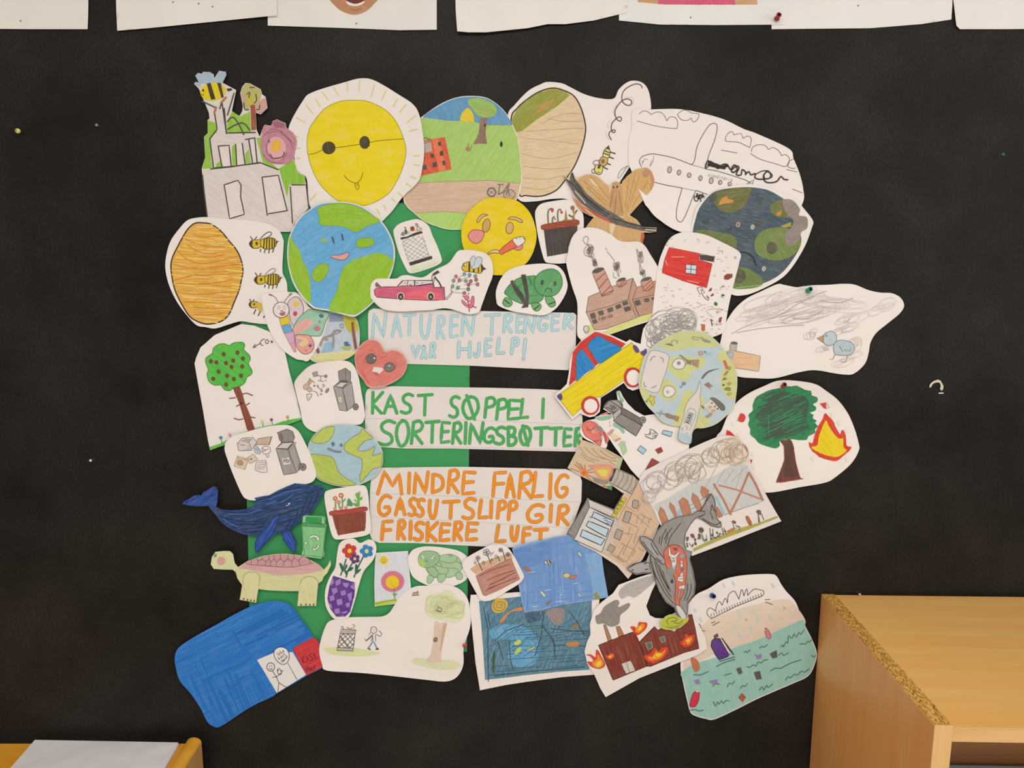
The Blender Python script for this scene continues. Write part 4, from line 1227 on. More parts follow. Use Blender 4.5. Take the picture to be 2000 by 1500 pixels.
# ---- pink car with bee
P('pink_car_cutout', 'white cut-out of a pink car with tail fin, bee and tiny flowers from its exhaust', 'drawing', 8,
  '~100 1120 115 1000 190 935 300 930 480 930 550 890 650 880 800 912 900 900 1050 800 1180 740 1270 680 1380 530 1480 512 1600 515 1760 550 1860 630 1895 760 1890 900 1820 1080 1740 1300 1690 1420 1580 1450 1480 1440 1360 1400 1190 1365 1000 1390 800 1400 600 1412 420 1405 270 1370 170 1290 110 1210', curl=[(-30, .75, .004)])
G('car')
F('cb5a76', '155 1100 190 1070 300 1050 490 1050 570 960 1010 955 1020 1000 760 1040 1030 1010 1040 1060 1185 1055 1195 1240 1030 1250 940 1250 600 1235 200 1205 165 1170', 'p', 8, '4a3438', 1.2)
F('dd5f6c', '600 1130 900 1080 1080 1130 1170 1220 1150 1245 600 1230', 'p', 0)
F('d8ccc8', '505 1040 580 960 740 955 750 1035/755 960 1005 960 1015 1000 755 1035', 'f', 0, '4a3a3e', 1.2)
L('4a3a3e', 1.2, '650 955 640 1040/745 955 745 1040/~600 990 620 1000/~670 1020 710 1030/770 990 800 995/850 990 870 1000')
F('8a5f6a', '180 1050 175 1010 190 985 260 1052', 'p', 20, '4a3438', 1)
F('a05a6a', '1150 1065 1190 1060 1195 1240 1165 1230', 'p', 80)
for x in (545, 985):
    g('wheel')
    E('e0d6ce', x, 1190, 52, 58, 0)
    E('3f3834', x, 1195, 42, 52, 0, 'm')
    E('a39a90', x, 1200, 16, 20)
g('tail_wing')
F('4a4442', '1010 860 1085 810 1118 840 1020 895', 'm')
L('4a4442', 3, '1045 910 1110 990 1140 1055')
L('4a4442', 1.4, '1005 880 1000 960 1025 1000 1050 900 1010 960 1030 1060 1140 1058')
g('exhaust_pipe')
L('5a5250', 1, '1195 1215 1240 1190 1300 1110/1210 1235 1255 1205 1315 1120/1195 1235 1230 1235/~1290 1070 1280 1100 1310 1120')
G('bee')
F('d9b428', '~1440 770 1465 710 1530 685 1600 680 1700 700 1750 760 1720 850 1600 835 1490 825 1450 800', 'm', 80, '4a3a28', 1.1)
F('3f332b', '1540 690 1565 685 1560 830 1535 825/1610 760 1630 760 1625 835 1600 835/1675 740 1690 735 1695 840 1675 840/1720 720 1755 760 1800 790 1750 810 1725 850', 'm')
F('c6cdd0', '~1575 760 1560 680 1590 610 1630 600 1640 650 1680 610 1730 630 1730 700 1680 770 1610 790', 'p', 60, '6a6a6a', 1)
L('6a6a6a', .9, '~1640 650 1620 720 1580 770')
E('e8e0d8', 1485, 735, 20, 24, 0, 'f', 0, '4a3a28', .8); E('3a2a22', 1478, 740, 9, 11)
F('3f332b', '1442 790 1490 825 1455 815', 'f')
G('flower_stems')
L('7f9a86', .9, '~1390 930 1420 900 1470 880/~1420 950 1500 920 1560 910/~1370 1010 1400 970 1500 960/1470 1025 1640 1010/1390 1080 1540 1085/1330 1135 1460 1145/1310 970 1320 1040/~1340 1100 1380 1080 1420 1030')
for (x, y, c) in ((1355, 900, 'c0606a'), (1405, 955, 'b0585c'), (1478, 865, '6f8c90'), (1553, 878, '6a7f9a'), (1640, 895, '6f8c90'), (1320, 960, '6f9080'), (1500, 965, '6f8c80'), (1572, 970, 'a0504a'), (1650, 948, 'a0504a'), (1540, 1020, 'a0504a'), (1670, 1015, 'a05a50'), (1305, 1045, '7f8c80'), (1382, 1065, '6a7f70'), (1535, 1085, '5f7068'), (1478, 1142, 'b05a58')):
    G('tiny_flower'); E(None, x, y, 22, 24, 0, edge=c, ew=1.6); E(None, x, y, 9, 10, 0, edge=c, ew=1)
G('bird')
F('d86f8a', '~1440 1240 1500 1290 1540 1330 1570 1290 1590 1190 1620 1200 1615 1300 1580 1360 1510 1340 1450 1290', 'p', 60, '9a3f52', 1)
E('d86f8a', 1512, 1210, 32, 34, 0, 'p', 60, '9a3f52', 1)
L('9a2f3f', 1.6, '1545 1360 1550 1410/1600 1330 1650 1360/1530 1270 1545 1330/1520 1250 1540 1270 1560 1250')
L('4a3a3a', 1.6, '1455 1185 1470 1195/1540 1145 1538 1160')

# ---- ill face
crop(890, 370, 6)
P('ill_face_cutout', 'round yellow cut-out face with raised brows and a red thermometer in its mouth', 'drawing', 4,
  '~65 500 80 400 130 290 220 190 330 115 430 95 560 100 700 125 800 190 880 290 930 420 948 560 920 700 870 810 800 890 700 950 600 1000 500 1005 440 1000 300 950 150 820 80 650', paper='dfc21c')
G('yellow_colouring')
F('e0c31d', '~72 500 87 402 136 294 224 196 333 122 432 102 558 107 696 131 795 195 874 293 923 421 941 560 913 697 864 806 796 884 697 943 598 992 500 998 442 993 304 943 156 815 87 648', 'w', 20)
G('eyebrow')
F('d3b184', '~245 375 275 320 320 288 380 300 340 312 300 340 265 388', 'p', 30, '5a3f22', 1.2)
G('eyebrow')
F('d3b184', '~610 345 650 320 700 325 770 355 785 385 750 385 700 358 640 352', 'p', 30, '5a3f22', 1.2)
G('eye')
E('c49c5e', 360, 423, 44, 80, 12, 'p', 60, '6a4a28', 1.2)
G('eye')
E('cda768', 632, 452, 44, 68, 10, 'p', 60, '6a4a28', 1.2)
G('cheek')
F('dd8a84', '~145 550 170 500 200 475 260 475 325 490 330 540 300 600 250 632 190 615', 'p', 60, '8a4a3a', 1.2)
G('thermometer')
F('dc6a52', '500 735 560 670 665 590 725 670 640 710 535 762', 'm', -30, '7a3a2a', 1.2)
F('dfd8cc', '~665 590 720 562 790 555 815 585 800 625 760 655 725 670', 'f', 0, '6a4a3a', 1.2)
L('6a4a3a', 1.2, '710 570 722 585/752 570 758 582/790 565 810 590')
G('mouth')
F('dcbf94', '~370 760 400 730 450 708 505 715 510 745 440 742 400 755', 'p', 10, '6a4a28', 1.2)
G('tongue')
F('d8808a', '~690 690 780 650 780 690 740 712 700 705', 'p', 10, '8a4a3a', 1)

# ---- wilted pot
P('wilted_pot_cutout', 'white cut-out of a black pot with a brown rim and drooping wilted plants', 'drawing', 2,
  '~930 300 950 220 1010 165 1150 135 1320 120 1420 160 1480 260 1500 340 1500 500 1500 860 1330 862 1200 870 1080 860 1040 830 1000 700 960 520')
G('pot')
F('48403b', '1032 475 1430 425 1425 480 1370 560 1320 680 1315 745 1072 787', 'm', 85)
g('rim')
F('9a4e34', '~1000 430 1030 412 1200 380 1380 355 1440 365 1448 400 1400 425 1200 455 1040 475 1005 460', 'm', 5, '6a3424', .8)
G('wilted_plants')
L('7a7258', 3, '~1085 395 1080 290 1095 235 1130 225/~1200 380 1195 290 1205 240 1230 235/~1135 390 1135 340 1155 320')
F('b04a48', '1115 215 1145 220 1150 250 1130 272 1115 250/1230 240 1258 260 1245 292 1225 270/1150 330 1180 345 1160 360', 'm')
F('9a7a44', '1245 360 1275 355 1292 230 1310 350 1330 355 1300 370/1360 360 1380 290 1365 240 1390 230 1385 300 1425 240 1430 250 1390 310 1400 350', 'm')
E('8a6f3c', 1370, 215, 25, 26, 0, 'm')
E('8a6f3c', 1410, 258, 10, 28, 40, 'm')
L('6f6a4a', 3, '1330 300 1355 318 1370 320')

# ---- sad turtle
P('sad_turtle_cutout', 'white oval cut-out of a dark green turtle with black straps and a sad face', 'drawing', 6,
  '~470 1220 480 1160 520 1060 600 960 740 900 900 875 1050 870 1180 890 1260 960 1300 1060 1310 1150 1270 1260 1180 1390 1060 1465 950 1470 800 1450 640 1420 500 1360 475 1290', curl=[(90, .8, .003)])
G('shell')
F('5a9a5f', '~570 1210 620 1130 700 1060 780 1025 870 1015 940 1015 1000 1100 1030 1260 960 1330 900 1340 780 1340 660 1290 600 1240', 'p', -50, '3a5a3f', 1.2)
L('3a6a45', 1, '700 1070 720 1200 800 1250/620 1130 760 1150/860 1030 900 1120 1000 1170/780 1100 660 1220/870 1250 960 1240/880 1120 860 1020')
G('head')
F('569a5c', '~920 1080 960 1000 1030 950 1120 930 1200 960 1245 1040 1245 1130 1190 1220 1100 1255 1000 1235 940 1180', 'p', -60, '3a5a3f', 1.2)
E('3f4a3f', 1015, 1090, 18, 30, 10, 'p'); E('3f4a3f', 1163, 1105, 20, 30, 10, 'p')
L('3a5040', 1.6, '~1050 1195 1060 1165 1090 1160 1120 1170 1125 1205')
for pts in ('~585 1265 640 1290 665 1330 640 1370 580 1370 550 1330', '~905 1330 990 1340 1000 1390 960 1425 920 1415 890 1360', '~1050 1265 1120 1255 1165 1310 1165 1360 1120 1380 1080 1350'):
    G('foot')
    F('6aa868', pts, 'p', 70, '3a5a3f', 1.2)
EACH('claw_line', L, '3a3a34', 2, '575 1295 630 1340/920 1405 980 1360/1095 1345 1160 1320')
G('strap')
F('47403a', '765 1000 820 995 860 1250 850 1380 770 1390 800 1340 820 1240', 'p', 80)
G('strap')
F('47403a', '640 1080 665 1060 700 1120 800 1240 810 1350 720 1240', 'p', 50)

# ---- lettered strips
crop(700, 590, 4.545)
P('help_banner', 'white strip lettered in pale blue NATUREN TRENGER VÅR HJELP!', 'banner', 2,
  '85 110 95 75 130 58 500 65 1000 78 1500 88 1910 95 1935 115 1930 400 1865 605 1500 590 1000 565 440 550 90 545', paper='ddd3cb')
BOXES('N 115 85 255 320;A 290 100 388 312;T 395 100 515 298;U 545 105 650 328;R 690 115 772 330;E 805 110 895 320;N 910 95 1038 305;T 1115 100 1265 298;R 1280 100 1370 275;E 1395 110 1465 278;N 1465 105 1580 282;G 1585 118 1692 262;E 1705 103 1790 265;R 1815 98 1910 243;V 468 380 548 502;Å 550 405 612 507;R 630 355 690 497;H 878 342 1002 497;J 1020 355 1088 493;E 1115 318 1190 487;L 1220 312 1302 472;P 1350 310 1430 468;! 1445 322 1505 520',
      4.6, 'acd0d4', '7d9ea6', 1.3)
crop(700, 740, 4.348)
P('sorting_banner', 'white strip lettered in green KAST SØPPEL I SORTERINGSBØTTER', 'banner', 2,
  '60 130 75 90 110 70 300 62 600 68 1100 75 1500 85 1720 95 1900 290 1905 400 1900 610 1840 618 1300 605 800 592 400 592 190 580 60 560 55 300', paper='ddd3cb')
G('ruled_lines')
L('bdb1aa', .7, '60 335 900 350 1900 387/75 570 900 580 1900 605')
BOXES('K 108 103 218 303;A 208 125 338 303;S 352 118 472 303;T 498 122 638 318;S 762 138 868 338;Ø 876 140 1030 345;P 1062 148 1172 338;P 1162 162 1274 354;E 1258 170 1382 354;L 1366 162 1448 350;I 1540 160 1595 342;S 162 345 320 572;O 312 342 438 580;R 438 348 556 560;T 562 350 698 552;E 690 358 786 552;R 788 360 884 558;I 880 360 940 560;N 932 362 1070 558;G 1052 405 1165 552;S 1148 398 1260 565;B 1262 398 1354 575;Ø 1362 395 1474 568;T 1488 402 1624 572;T 1618 405 1738 573;E 1732 412 1820 582;R 1828 408 1905 580',
      5.3, '46a556', '2f8046', 1.1)
crop(700, 900, 4.444)
P('air_banner', 'white strip lettered in orange MINDRE FARLIG GASSUTSLIPP GIR FRISKERE LUFT', 'banner', 2,
  '100 270 110 150 200 60 500 55 900 52 1400 62 1800 72 1920 110 1940 180 1935 350 1860 560 1800 660 1500 760 1000 740 500 715 180 712 120 690 97 630', paper='ddd3cb')
G('ruled_lines')
L('bdb1aa', .7, '105 280 900 310 1925 358/105 485 900 525 1830 585')
BOXES('M 155 80 388 300;I 415 95 465 290;N 472 85 618 292;D 630 108 748 288;R 765 68 880 288;E 890 85 1025 300;F 1155 88 1290 318;A 1270 100 1365 325;R 1380 82 1518 335;L 1500 90 1610 335;I 1632 102 1700 338;G 1700 112 1832 326;G 160 290 292 485;A 310 308 415 480;S 425 312 512 488;S 497 320 583 495;U 605 332 698 510;T 726 338 885 510;S 895 315 1028 516;L 1032 330 1128 515;I 1125 335 1180 505;P 1195 338 1292 508;P 1290 340 1388 520;G 1450 370 1620 545;I 1640 370 1700 540;R 1716 375 1834 565;F 190 512 304 696;R 330 505 415 690;I 425 515 480 692;S 472 522 580 700;K 585 525 698 705;E 696 535 805 705;R 816 520 910 700;E 926 528 1046 700;L 1180 550 1284 720;U 1316 560 1398 706;F 1415 570 1508 716;T 1516 582 1652 700',
      5.8, 'e68c22', 'b0651f', 1.2)

# ---- factory
crop(1080, 430, 6.25)
P('factory_cutout', 'white cut-out of a brown brick-coloured factory with three smoking striped chimneys', 'drawing', 5,
  '~165 540 180 420 220 240 300 130 420 90 560 105 700 170 800 245 900 265 1040 262 1120 310 1190 420 1280 570 1320 700 1320 1110 1200 1220 1000 1290 700 1395 560 1440 400 1500 330 1450 295 1380 300 1120 290 980 230 800', curl=[(-60, .8, .003)])
G('grass')
F('cfd07c', '600 1370 1000 1200 1210 1130 1210 1205 990 1285 690 1395/430 1285 480 1275 510 1340 440 1370', 'w', -20)
E(None, 405, 1328, 32, 38, 0, edge='5f5a4a', ew=1.4); E(None, 405, 1330, 15, 18, edge='9a907a', ew=.8); L('5f5a4a', 1.2, '~385 1372 410 1385 440 1365')
G('factory_hall')
F('bf9a86', '435 935 975 705 1025 820 920 965 1020 1190 650 1330 505 1340 405 1125', 'p', -15, '6a5048', 1)
F('b98f7a', '1025 820 1270 735 1270 1110 1055 1175 970 970', 'p', -15, '6a5048', 1)
F('b98f7c', '975 705 1025 820 970 970 1055 1178 1020 1192 918 965', 'p', 80, '6a5048', .9)
L('6a5048', 1, '405 1125 660 1060 915 965/980 705 915 965/970 970 1230 910/970 975 1050 1175/435 935 405 1125')
for pts in ('452 1145 505 1130 525 1190 470 1205', '478 1222 525 1205 545 1250 495 1267', '548 1118 608 1100 622 1150 570 1165', '660 1085 725 1060 738 1105 675 1128', '760 1048 822 1022 838 1065 775 1085', '845 1003 905 982 918 1022 860 1045', '865 1070 935 1050 955 1095 885 1120', '995 990 1055 975 1075 1025 1015 1045', '1110 965 1165 950 1180 990 1130 1003', '1200 950 1240 935 1240 970 1215 975'):
    g('window')
    F('5c5650', pts, 'p', 60, '4a443f', .8)
g('lettering')
WORD('Fabrikk', 555, 1180, 26, 48, -14, .9, '6f5348')
G('chimney')
F('c49a84', '480 640 620 590 738 860 690 905 598 928', 'p', 70, '6a4438', 1)
F('55504b', '~482 635 520 595 590 580 622 590 590 620 530 645', 'p', 10, '4a443f', .8)
L('9a4f44', 1.8, '535 735 635 645/565 830 665 715/590 915 705 800/600 920 730 860')
G('chimney')
F('c49a84', '775 755 885 705 895 775 800 820', 'p', 70, '6a4438', 1)
F('55504b', '~778 750 810 715 870 700 885 715 840 745', 'p', 10)
L('9a4f44', 1.8, '800 815 880 730/830 815 890 770')
G('chimney')
F('c49a84', '1070 755 1200 705 1230 805 1170 860 1110 860', 'p', 70, '6a4438', 1)
F('55504b', '~1072 745 1110 705 1180 692 1200 705 1150 740', 'p', 10)
L('b0604a', 2.2, '1100 820 1200 735/1120 855 1215 770/1160 860 1225 800')
G('smoke')
L('857b75', 1, '~520 580 490 520 470 450 400 430 380 370 420 310 470 300 495 350 470 410 430 370 440 310 400 290 370 250 385 205 420 200 435 240 420 280 460 350 450 420 500 470 530 530 510 560/~545 580 530 500 510 460/~440 450 500 440 480 380 450 340/~800 690 770 600 735 560 750 500 710 440 660 380/~810 690 800 620 780 570 760 520 790 560 770 610/~740 640 740 690 780 710/~660 360 640 340/~830 640 820 600/~1110 700 1070 640 1060 560 1080 470 1040 380 1020 350 1030 400 1050 500 1080 580 1120 640 1130 690 1090 640 1080 600')
SC('8a807a', 1, 455, 380, 45, 70, 6, 11)
G('smoke')
SC('8a807a', 1, 780, 580, 35, 90, 5, 12)
G('smoke')
SC('8a807a', 1, 1070, 460, 30, 100, 5, 13); SC('7a706a', 1, 1095, 640, 30, 45, 4, 14)
G('smoke')
SC('7a706a', 1, 510, 520, 30, 45, 4, 15)

# ---- yellow car
crop(1070, 580, 5.128)
P('yellow_car_cutout', 'cut-out yellow car with red roof, blue windows and a scribbled exhaust cloud', 'drawing', 7,
  '70 1000 90 960 130 930 190 870 210 760 220 640 250 540 330 440 460 345 490 340 640 385 785 450 820 425 880 455 930 470 935 420 955 320 1030 210 1150 120 1280 85 1400 90 1490 130 1530 210 1530 340 1400 600 1200 760 960 800 910 920 850 938 800 915 760 860 640 940 530 1010 528 1080 520 1150 470 1195 420 1205 350 1180 325 1165 245 1230')
G('exhaust_cloud')
for i, (x, y, rx, ry) in enumerate(((1250, 220, 200, 120), (1250, 240, 110, 80), (1060, 350, 90, 130), (1140, 400, 80, 80), (1390, 230, 100, 110), (1060, 440, 60, 80), (1280, 300, 180, 70))):
    SC('9a918b', .8, x, y, rx * 1.1, ry * 1.1, 5, 20 + i, 0, .7)
G('car_body')
F('e2c91a', '140 955 330 820 500 690 660 580 790 490 840 455 870 490 960 590 965 620 950 700 900 740 740 850 530 1000 420 1010 330 1120 250 1195 95 1000', 'm', -32, '8a7a2a', .8)
G('roof')
F('c8382e', '212 890 235 700 250 550 330 450 470 350 510 355 640 400 780 470 735 515 500 390 400 480 480 560 500 670 470 690 350 515 285 590 280 830', 'm', 40)
G('side_window')
F('2a82bd', '~285 830 283 700 290 590 350 518 400 580 470 690 380 760 300 830', 'm', 60, '4a5a6a', 1)
G('side_window')
F('2a82bd', '~400 480 480 400 520 395 600 440 735 515 640 590 500 665 440 560', 'm', -20, '4a5a6a', 1)
F('c8382e', '345 520 385 480 505 665 470 695', 'm', 60)
for (x, y, rx, ry) in ((425, 1088, 92, 95), (850, 805, 90, 102)):
    G('wheel')
    E('c03a30', x, y, rx, ry, 0, 'm', 20)
    E('e6dcd4', x + 5, y + 3, rx - 24, ry - 24, 0)
G('lamp')
F('5a4878', '~850 490 880 485 915 530 910 555 880 555', 'm')
G('lamp')
F('5a4878', '930 550 990 515 992 560 960 595 930 570', 'm')
G('lamp')
F('5a4878', '~90 995 125 965 145 990 145 1020 125 1035', 'm')

# ---- ill globe with plaster and thermometer
crop(1240, 580, 5.5556)
P('ill_globe_cutout', 'round cut-out globe in pale blue and lime with a white plaster and a thermometer', 'drawing', 9,
  '~40 880 60 780 100 650 200 530 300 460 440 390 560 370 700 372 800 410 880 470 960 560 1040 690 1100 800 1112 920 1100 1060 1070 1200 960 1320 860 1390 740 1425 660 1428 625 1480 600 1595 470 1545 490 1412 420 1400 300 1355 220 1270 140 1190 80 1090 45 980', paper='c8c9a8', curl=[(150, .75, .004)])
G('sea')
F('b4c2c4', '~50 880 70 780 110 655 207 538 305 468 443 398 560 378 700 380 795 417 873 476 952 566 1031 694 1091 803 1102 920 1090 1056 1060 1193 954 1311 855 1381 738 1416 640 1418 500 1405 420 1391 305 1346 227 1263 148 1184 89 1086 55 978', 'w', 30)
G('land')
F('c3c488', '~230 540 320 465 450 395 560 380 700 382 795 420 870 480 920 530 800 545 640 545 520 570 400 590 300 545', 'w', 20)
G('land')
F('c5c682', '~390 660 500 640 640 650 740 650 760 720 700 780 620 810 590 880 520 910 440 860 370 800 360 720', 'w', 40)
G('land')
F('c5c682', '~290 920 360 890 440 970 460 1050 400 1120 300 1110 260 1040', 'w', 40)
G('land')
F('c5c682', '~900 650 960 580 1040 700 1090 810 1100 920 1080 1100 1000 1080 940 980 930 860 960 760', 'w', 60)
FE('land', 'c5c682', '~530 1040 600 1010 640 1080 560 1180 530 1290 560 1400 440 1390 420 1290 480 1180/~700 1080 760 1130 720 1280 830 1340 740 1412 650 1412 700 1280', 'w', 60)
G('land')
F('c5c682', '~55 900 70 800 110 980 160 1060 200 1180 150 1180 90 1080 58 980', 'w', 60)
G('plaster')
F('d6cdc4', '~120 700 150 620 190 580 270 590 350 620 370 660 340 800 290 940 260 1020 220 1040 130 1010 70 970 70 910', 'f', 0, '8f8680', 1.1)
L('8f8078', 1.8, '~170 690 190 655 220 645/~275 655 305 670 308 705/~100 925 100 960 125 978/~180 985 215 975 232 960')
G('eye')
F('dcd4cc', '~405 730 430 690 470 668 520 680 545 720 530 770 470 785 420 765', 'f', 0, '8a827c', 1.4)
E('9a938c', 477, 718, 18, 18, 0, 'f', 0, '6a645e', 1)
F('8a8176', '470 630 500 628 580 690 545 760 560 700', 'p', 30)
G('eye')
F('dcd4cc', '~305 1030 320 980 365 962 420 985 440 1030 410 1070 360 1090 320 1075', 'f', 0, '8a827c', 1.4)
E('c9c0b6', 355, 1032, 13, 14, 0, 'f', 0, '7a746e', 1)
G('eyebrow')
F('6a6660', '~722 885 740 850 800 800 920 775 850 800 790 830 735 890', 'p', 20)
G('thermometer')
F('d3cac0', '~705 910 715 1000 705 1090 715 1160 690 1260 660 1380 620 1480 600 1590 475 1540 495 1405 530 1300 550 1190 600 1100 650 1050 680 1000', 'f', 0, '8f8680', 1)
L('8f8680', 1, '~550 1300 580 1220 620 1210 660 1240 650 1320 610 1410 580 1470 530 1480 510 1440 530 1380 550 1300')
E(None, 545, 1425, 24, 26, 0, edge='8f8680', ew=1.1)
g('display')
F('a7b0aa', '592 1258 645 1268 605 1392 560 1370', 'f')
WORD('38838', 628, 1262, 26, 42, 112, 1.3, '4a5652', .7)
g('tip')
F('a9c3cb', '478 1468 620 1505 605 1590 468 1540', 'p', 20)
G('ruined_tower')
F('857a6c', '560 680 620 690 610 740 560 720', 'p', 20)
F('ad8a76', '620 685 698 683 685 765 625 735', 'p', 60, '8a6a58', .8)
L('8a5f4c', .8, '635 690 640 740/665 690 660 750')
G('dead_tree')
F('7c7464', '325 515 370 500 410 520 420 535 380 525', 'p', 20)
L('8a8272', 1.2, '~400 510 400 480 440 470 465 490 450 510')
G('whale_bones')
F('8f8778', '720 460 760 455 820 480 820 495 760 490', 'p', 20)
L('8f8a80', 1.2, '~620 440 640 430 700 445 750 450/~620 440 640 460 700 465/~720 430 730 445')
G('litter'); F('c0968a', '685 590 735 590 740 625 700 635', 'p', 20, '8a6a60', .8)
G('litter'); F('9ab8c6', '760 610 830 600 830 630 770 630', 'p')
G('litter'); E('6f7a80', 760, 597, 14, 9)
G('litter'); F('7fa0b8', '485 965 520 955 515 985 490 985', 'p')
G('litter'); E(None, 532, 940, 16, 12, 0, edge='5a7088', ew=1.8)
G('litter'); F('c4685a', '955 690 985 685 1020 780 990 785', 'p', 60)
G('litter'); E(None, 1025, 772, 14, 16, 0, edge='b0604f', ew=1.4)
G('litter'); F('8a8458', '960 850 1000 800 1020 810 985 850', 'p', 20)
G('litter'); F('8a5f48', '945 905 970 872 1005 890 975 900', 'p', 20)
G('litter'); F('a98a5c', '995 940 1030 920 1055 940 1020 962', 'p')
G('litter'); F('7d8446', '965 1000 1000 975 1040 985 1040 1020 990 1015', 'p')
G('litter'); F('c09a62', '990 1050 1030 1030 1060 1050 1020 1075', 'p')
G('litter'); E('4a4034', 962, 955, 12, 10)
G('litter'); F('9a6a60', '750 950 800 925 830 960 850 965 810 985 830 1010 800 985', 'p')
G('starfish')
F('c9bd48', '130 1105 165 1095 165 1062 190 1080 230 1078 205 1105 215 1150 190 1178 170 1130', 'p', 30, '7a7238', 1)
E('8a8580', 128, 1132, 14, 14)
G('plaster_house')
F('d0c6ba', '740 1175 820 1110 960 1200 900 1240 830 1270 790 1230', 'p', 20)
F('6f6a60', '~820 1100 860 1095 930 1140 975 1190 970 1230 930 1220 870 1150', 'p', 40, '55504a', 1)
F('c69c74', '790 1190 825 1175 840 1200 800 1215/820 1230 860 1215 880 1230 840 1265', 'p')
F('55504a', '825 1148 842 1142 846 1155 830 1160/858 1185 875 1178 880 1192 864 1197/885 1210 905 1203 910 1220 892 1224', 'f')
F('6a5f50', '720 1170 745 1190 755 1220 730 1200', 'p'); F('9a8a70', '760 1300 830 1250 840 1280 790 1315', 'p')
G('leaning_tower')
F('8a7a66', '310 1265 350 1260 430 1290 430 1330 350 1310', 'p', 20)
F('a07a60', '430 1285 485 1300 465 1355 425 1330', 'p', 60)
L('8a8f98', 1.4, '235 1255 330 1275/280 1230 270 1300/300 1240 290 1265')
# ---- bird in smog
crop(1400, 540, 5.263)
P('smog_bird_cutout', 'white wavy cut-out with a pale blue bird under grey pencil smog', 'drawing', 3,
  '~20 800 45 640 80 500 180 340 300 230 450 155 620 80 700 88 830 110 960 92 1150 85 1300 75 1420 85 1560 140 1680 165 1800 172 1890 220 1925 300 1880 380 1760 480 1640 580 1580 680 1560 790 1520 900 1410 998 1310 1008 1180 990 1060 968 960 965 820 990 600 1045 400 1045 210 1025 80 940', curl=[(0, .75, .006)])
G('smog')
for i, (x, y, rx, ry, r, n) in enumerate(((640, 280, 480, 130, -14, 16), (1150, 260, 420, 110, 4, 14), (480, 400, 330, 120, -18, 12), (900, 400, 380, 90, -10, 12), (1700, 330, 160, 80, -24, 7), (1380, 430, 200, 90, -20, 7))):
    SC('cfc4bb' if i not in (0, 3) else 'c6bab2', .8, x, y, rx, ry, max(4, n // 2), 40 + i, r, .6)
L('9a8f88', 1.1, '~150 590 330 500 640 400 820 290 1000 210/~800 270 900 240 1040 180 1130 150/~770 430 940 430 1100 340/~1060 250 1260 270 1400 220/~200 580 420 540 700 510 900 500')
G('scribbled_ground')
for i, (x, y, rx, ry) in enumerate(((1330, 860, 180, 60), (1420, 690, 90, 120), (1100, 760, 90, 60), (1300, 560, 180, 60), (960, 600, 80, 70))):
    SC('d6c9bf', .8, x, y, rx, ry, 4, 60 + i, -20, .55)
G('bird')
F('b2c0c2', '~1200 740 1210 690 1260 655 1330 660 1400 690 1415 750 1380 800 1300 812 1220 800', 'p', 30, '7a7f80', 1.2)
F('b4c4c8', '~1095 640 1110 590 1160 565 1210 575 1232 620 1220 680 1180 705 1130 705 1100 680', 'p', 30, '7a7f80', 1.2)
L('6a6a6a', 1.1, '1260 715 1295 775 1310 750 1330 772 1345 755 1365 770 1380 740/1118 598 1135 620/1120 620 1132 600')
g('beak')
F('c08f62', '1030 635 1100 605 1090 645 1095 680', 'p', 20, '7a5a44', 1)
g('leg')
L('b5918a', 1.6, '1220 795 1195 850 1165 850')
g('leg')
L('b5918a', 1.6, '1345 815 1325 880 1285 880')
G('brick_house')
F('dcb48c', '165 760 450 820 430 975 160 935 105 870 105 770', 'p', 5, '8a7a74', 1)
F('a9bcc6', '112 785 172 785 165 835 118 830', 'p', 60, '6a6f74', 1.1)
g('chimney')
F('b5aca6', '140 700 150 680 210 685 200 765 135 765', 'p', 80, '7a726c', 1)
E('6a625c', 180, 685, 35, 16, 5)

# ---- tree on fire
crop(1390, 730, 6.25)
P('burning_tree_cutout', 'white cut-out of a dark green tree next to a big red and yellow flame', 'drawing', 3,
  '~60 800 120 690 200 500 300 355 450 240 640 150 810 85 1020 85 1260 125 1400 210 1540 320 1660 480 1740 660 1795 850 1795 940 1700 1100 1500 1270 1380 1330 1100 1380 640 1450 400 1300 200 1100', curl=[(-85, .72, .009)])
G('tree_crown')
F('2f7f50', '~860 170 900 150 960 155 1030 145 1080 165 1150 200 1215 210 1220 260 1290 290 1290 340 1235 375 1275 405 1265 450 1200 475 1240 500 1235 545 1285 575 1260 600 1295 640 1260 680 1265 720 1180 765 1160 805 1060 810 980 800 830 820 835 870 790 910 700 895 580 850 535 800 470 740 470 680 445 620 460 560 450 500 500 450 500 380 540 290 620 240 720 195', 'm', -22)
CR = parse('~800 210 900 220 1000 250 1120 270 1180 350 1180 450 1150 560 1190 640 1120 740 960 770 850 780 700 810 600 790 560 700 550 600 520 500 540 400 620 280', True)
op('h', '3f5a4a', 'f', 0, CR, 3.2, -22, 2.6, 31, .9, 60)
op('h', '4a5044', 'f', 0, CR, 2.4, -24, 4.5, 32, .6, 50)
op('h', '35805a', 'f', 0, CR, 1.2, -22, 7, 33, .4, 34)
L('3f8a58', 1.6, '640 560 860 430/700 600 1000 430/760 590 1000 480/800 620 1100 470/720 700 1000 560/860 660 1120 540/900 720 1100 620/960 250 1060 220/950 290 1150 250/690 500 700 760/1000 400 1150 340')
G('trunk')
F('6f3f33', '~835 820 900 810 965 805 1005 900 1010 980 1040 1120 1085 1270 1115 1285 1000 1300 880 1325 800 1325 790 1310 850 1150 885 1040 885 900', 'm', 85)
F('5c4138', '895 830 960 815 1000 900 1005 990 1020 1130 1050 1250 880 1260 870 1180 895 1040', 'm', 85)
L('8f4a3a', 1.6, '795 1325 1000 1300 1115 1280/1000 920 1020 1040/885 900 890 1020')
G('flame')
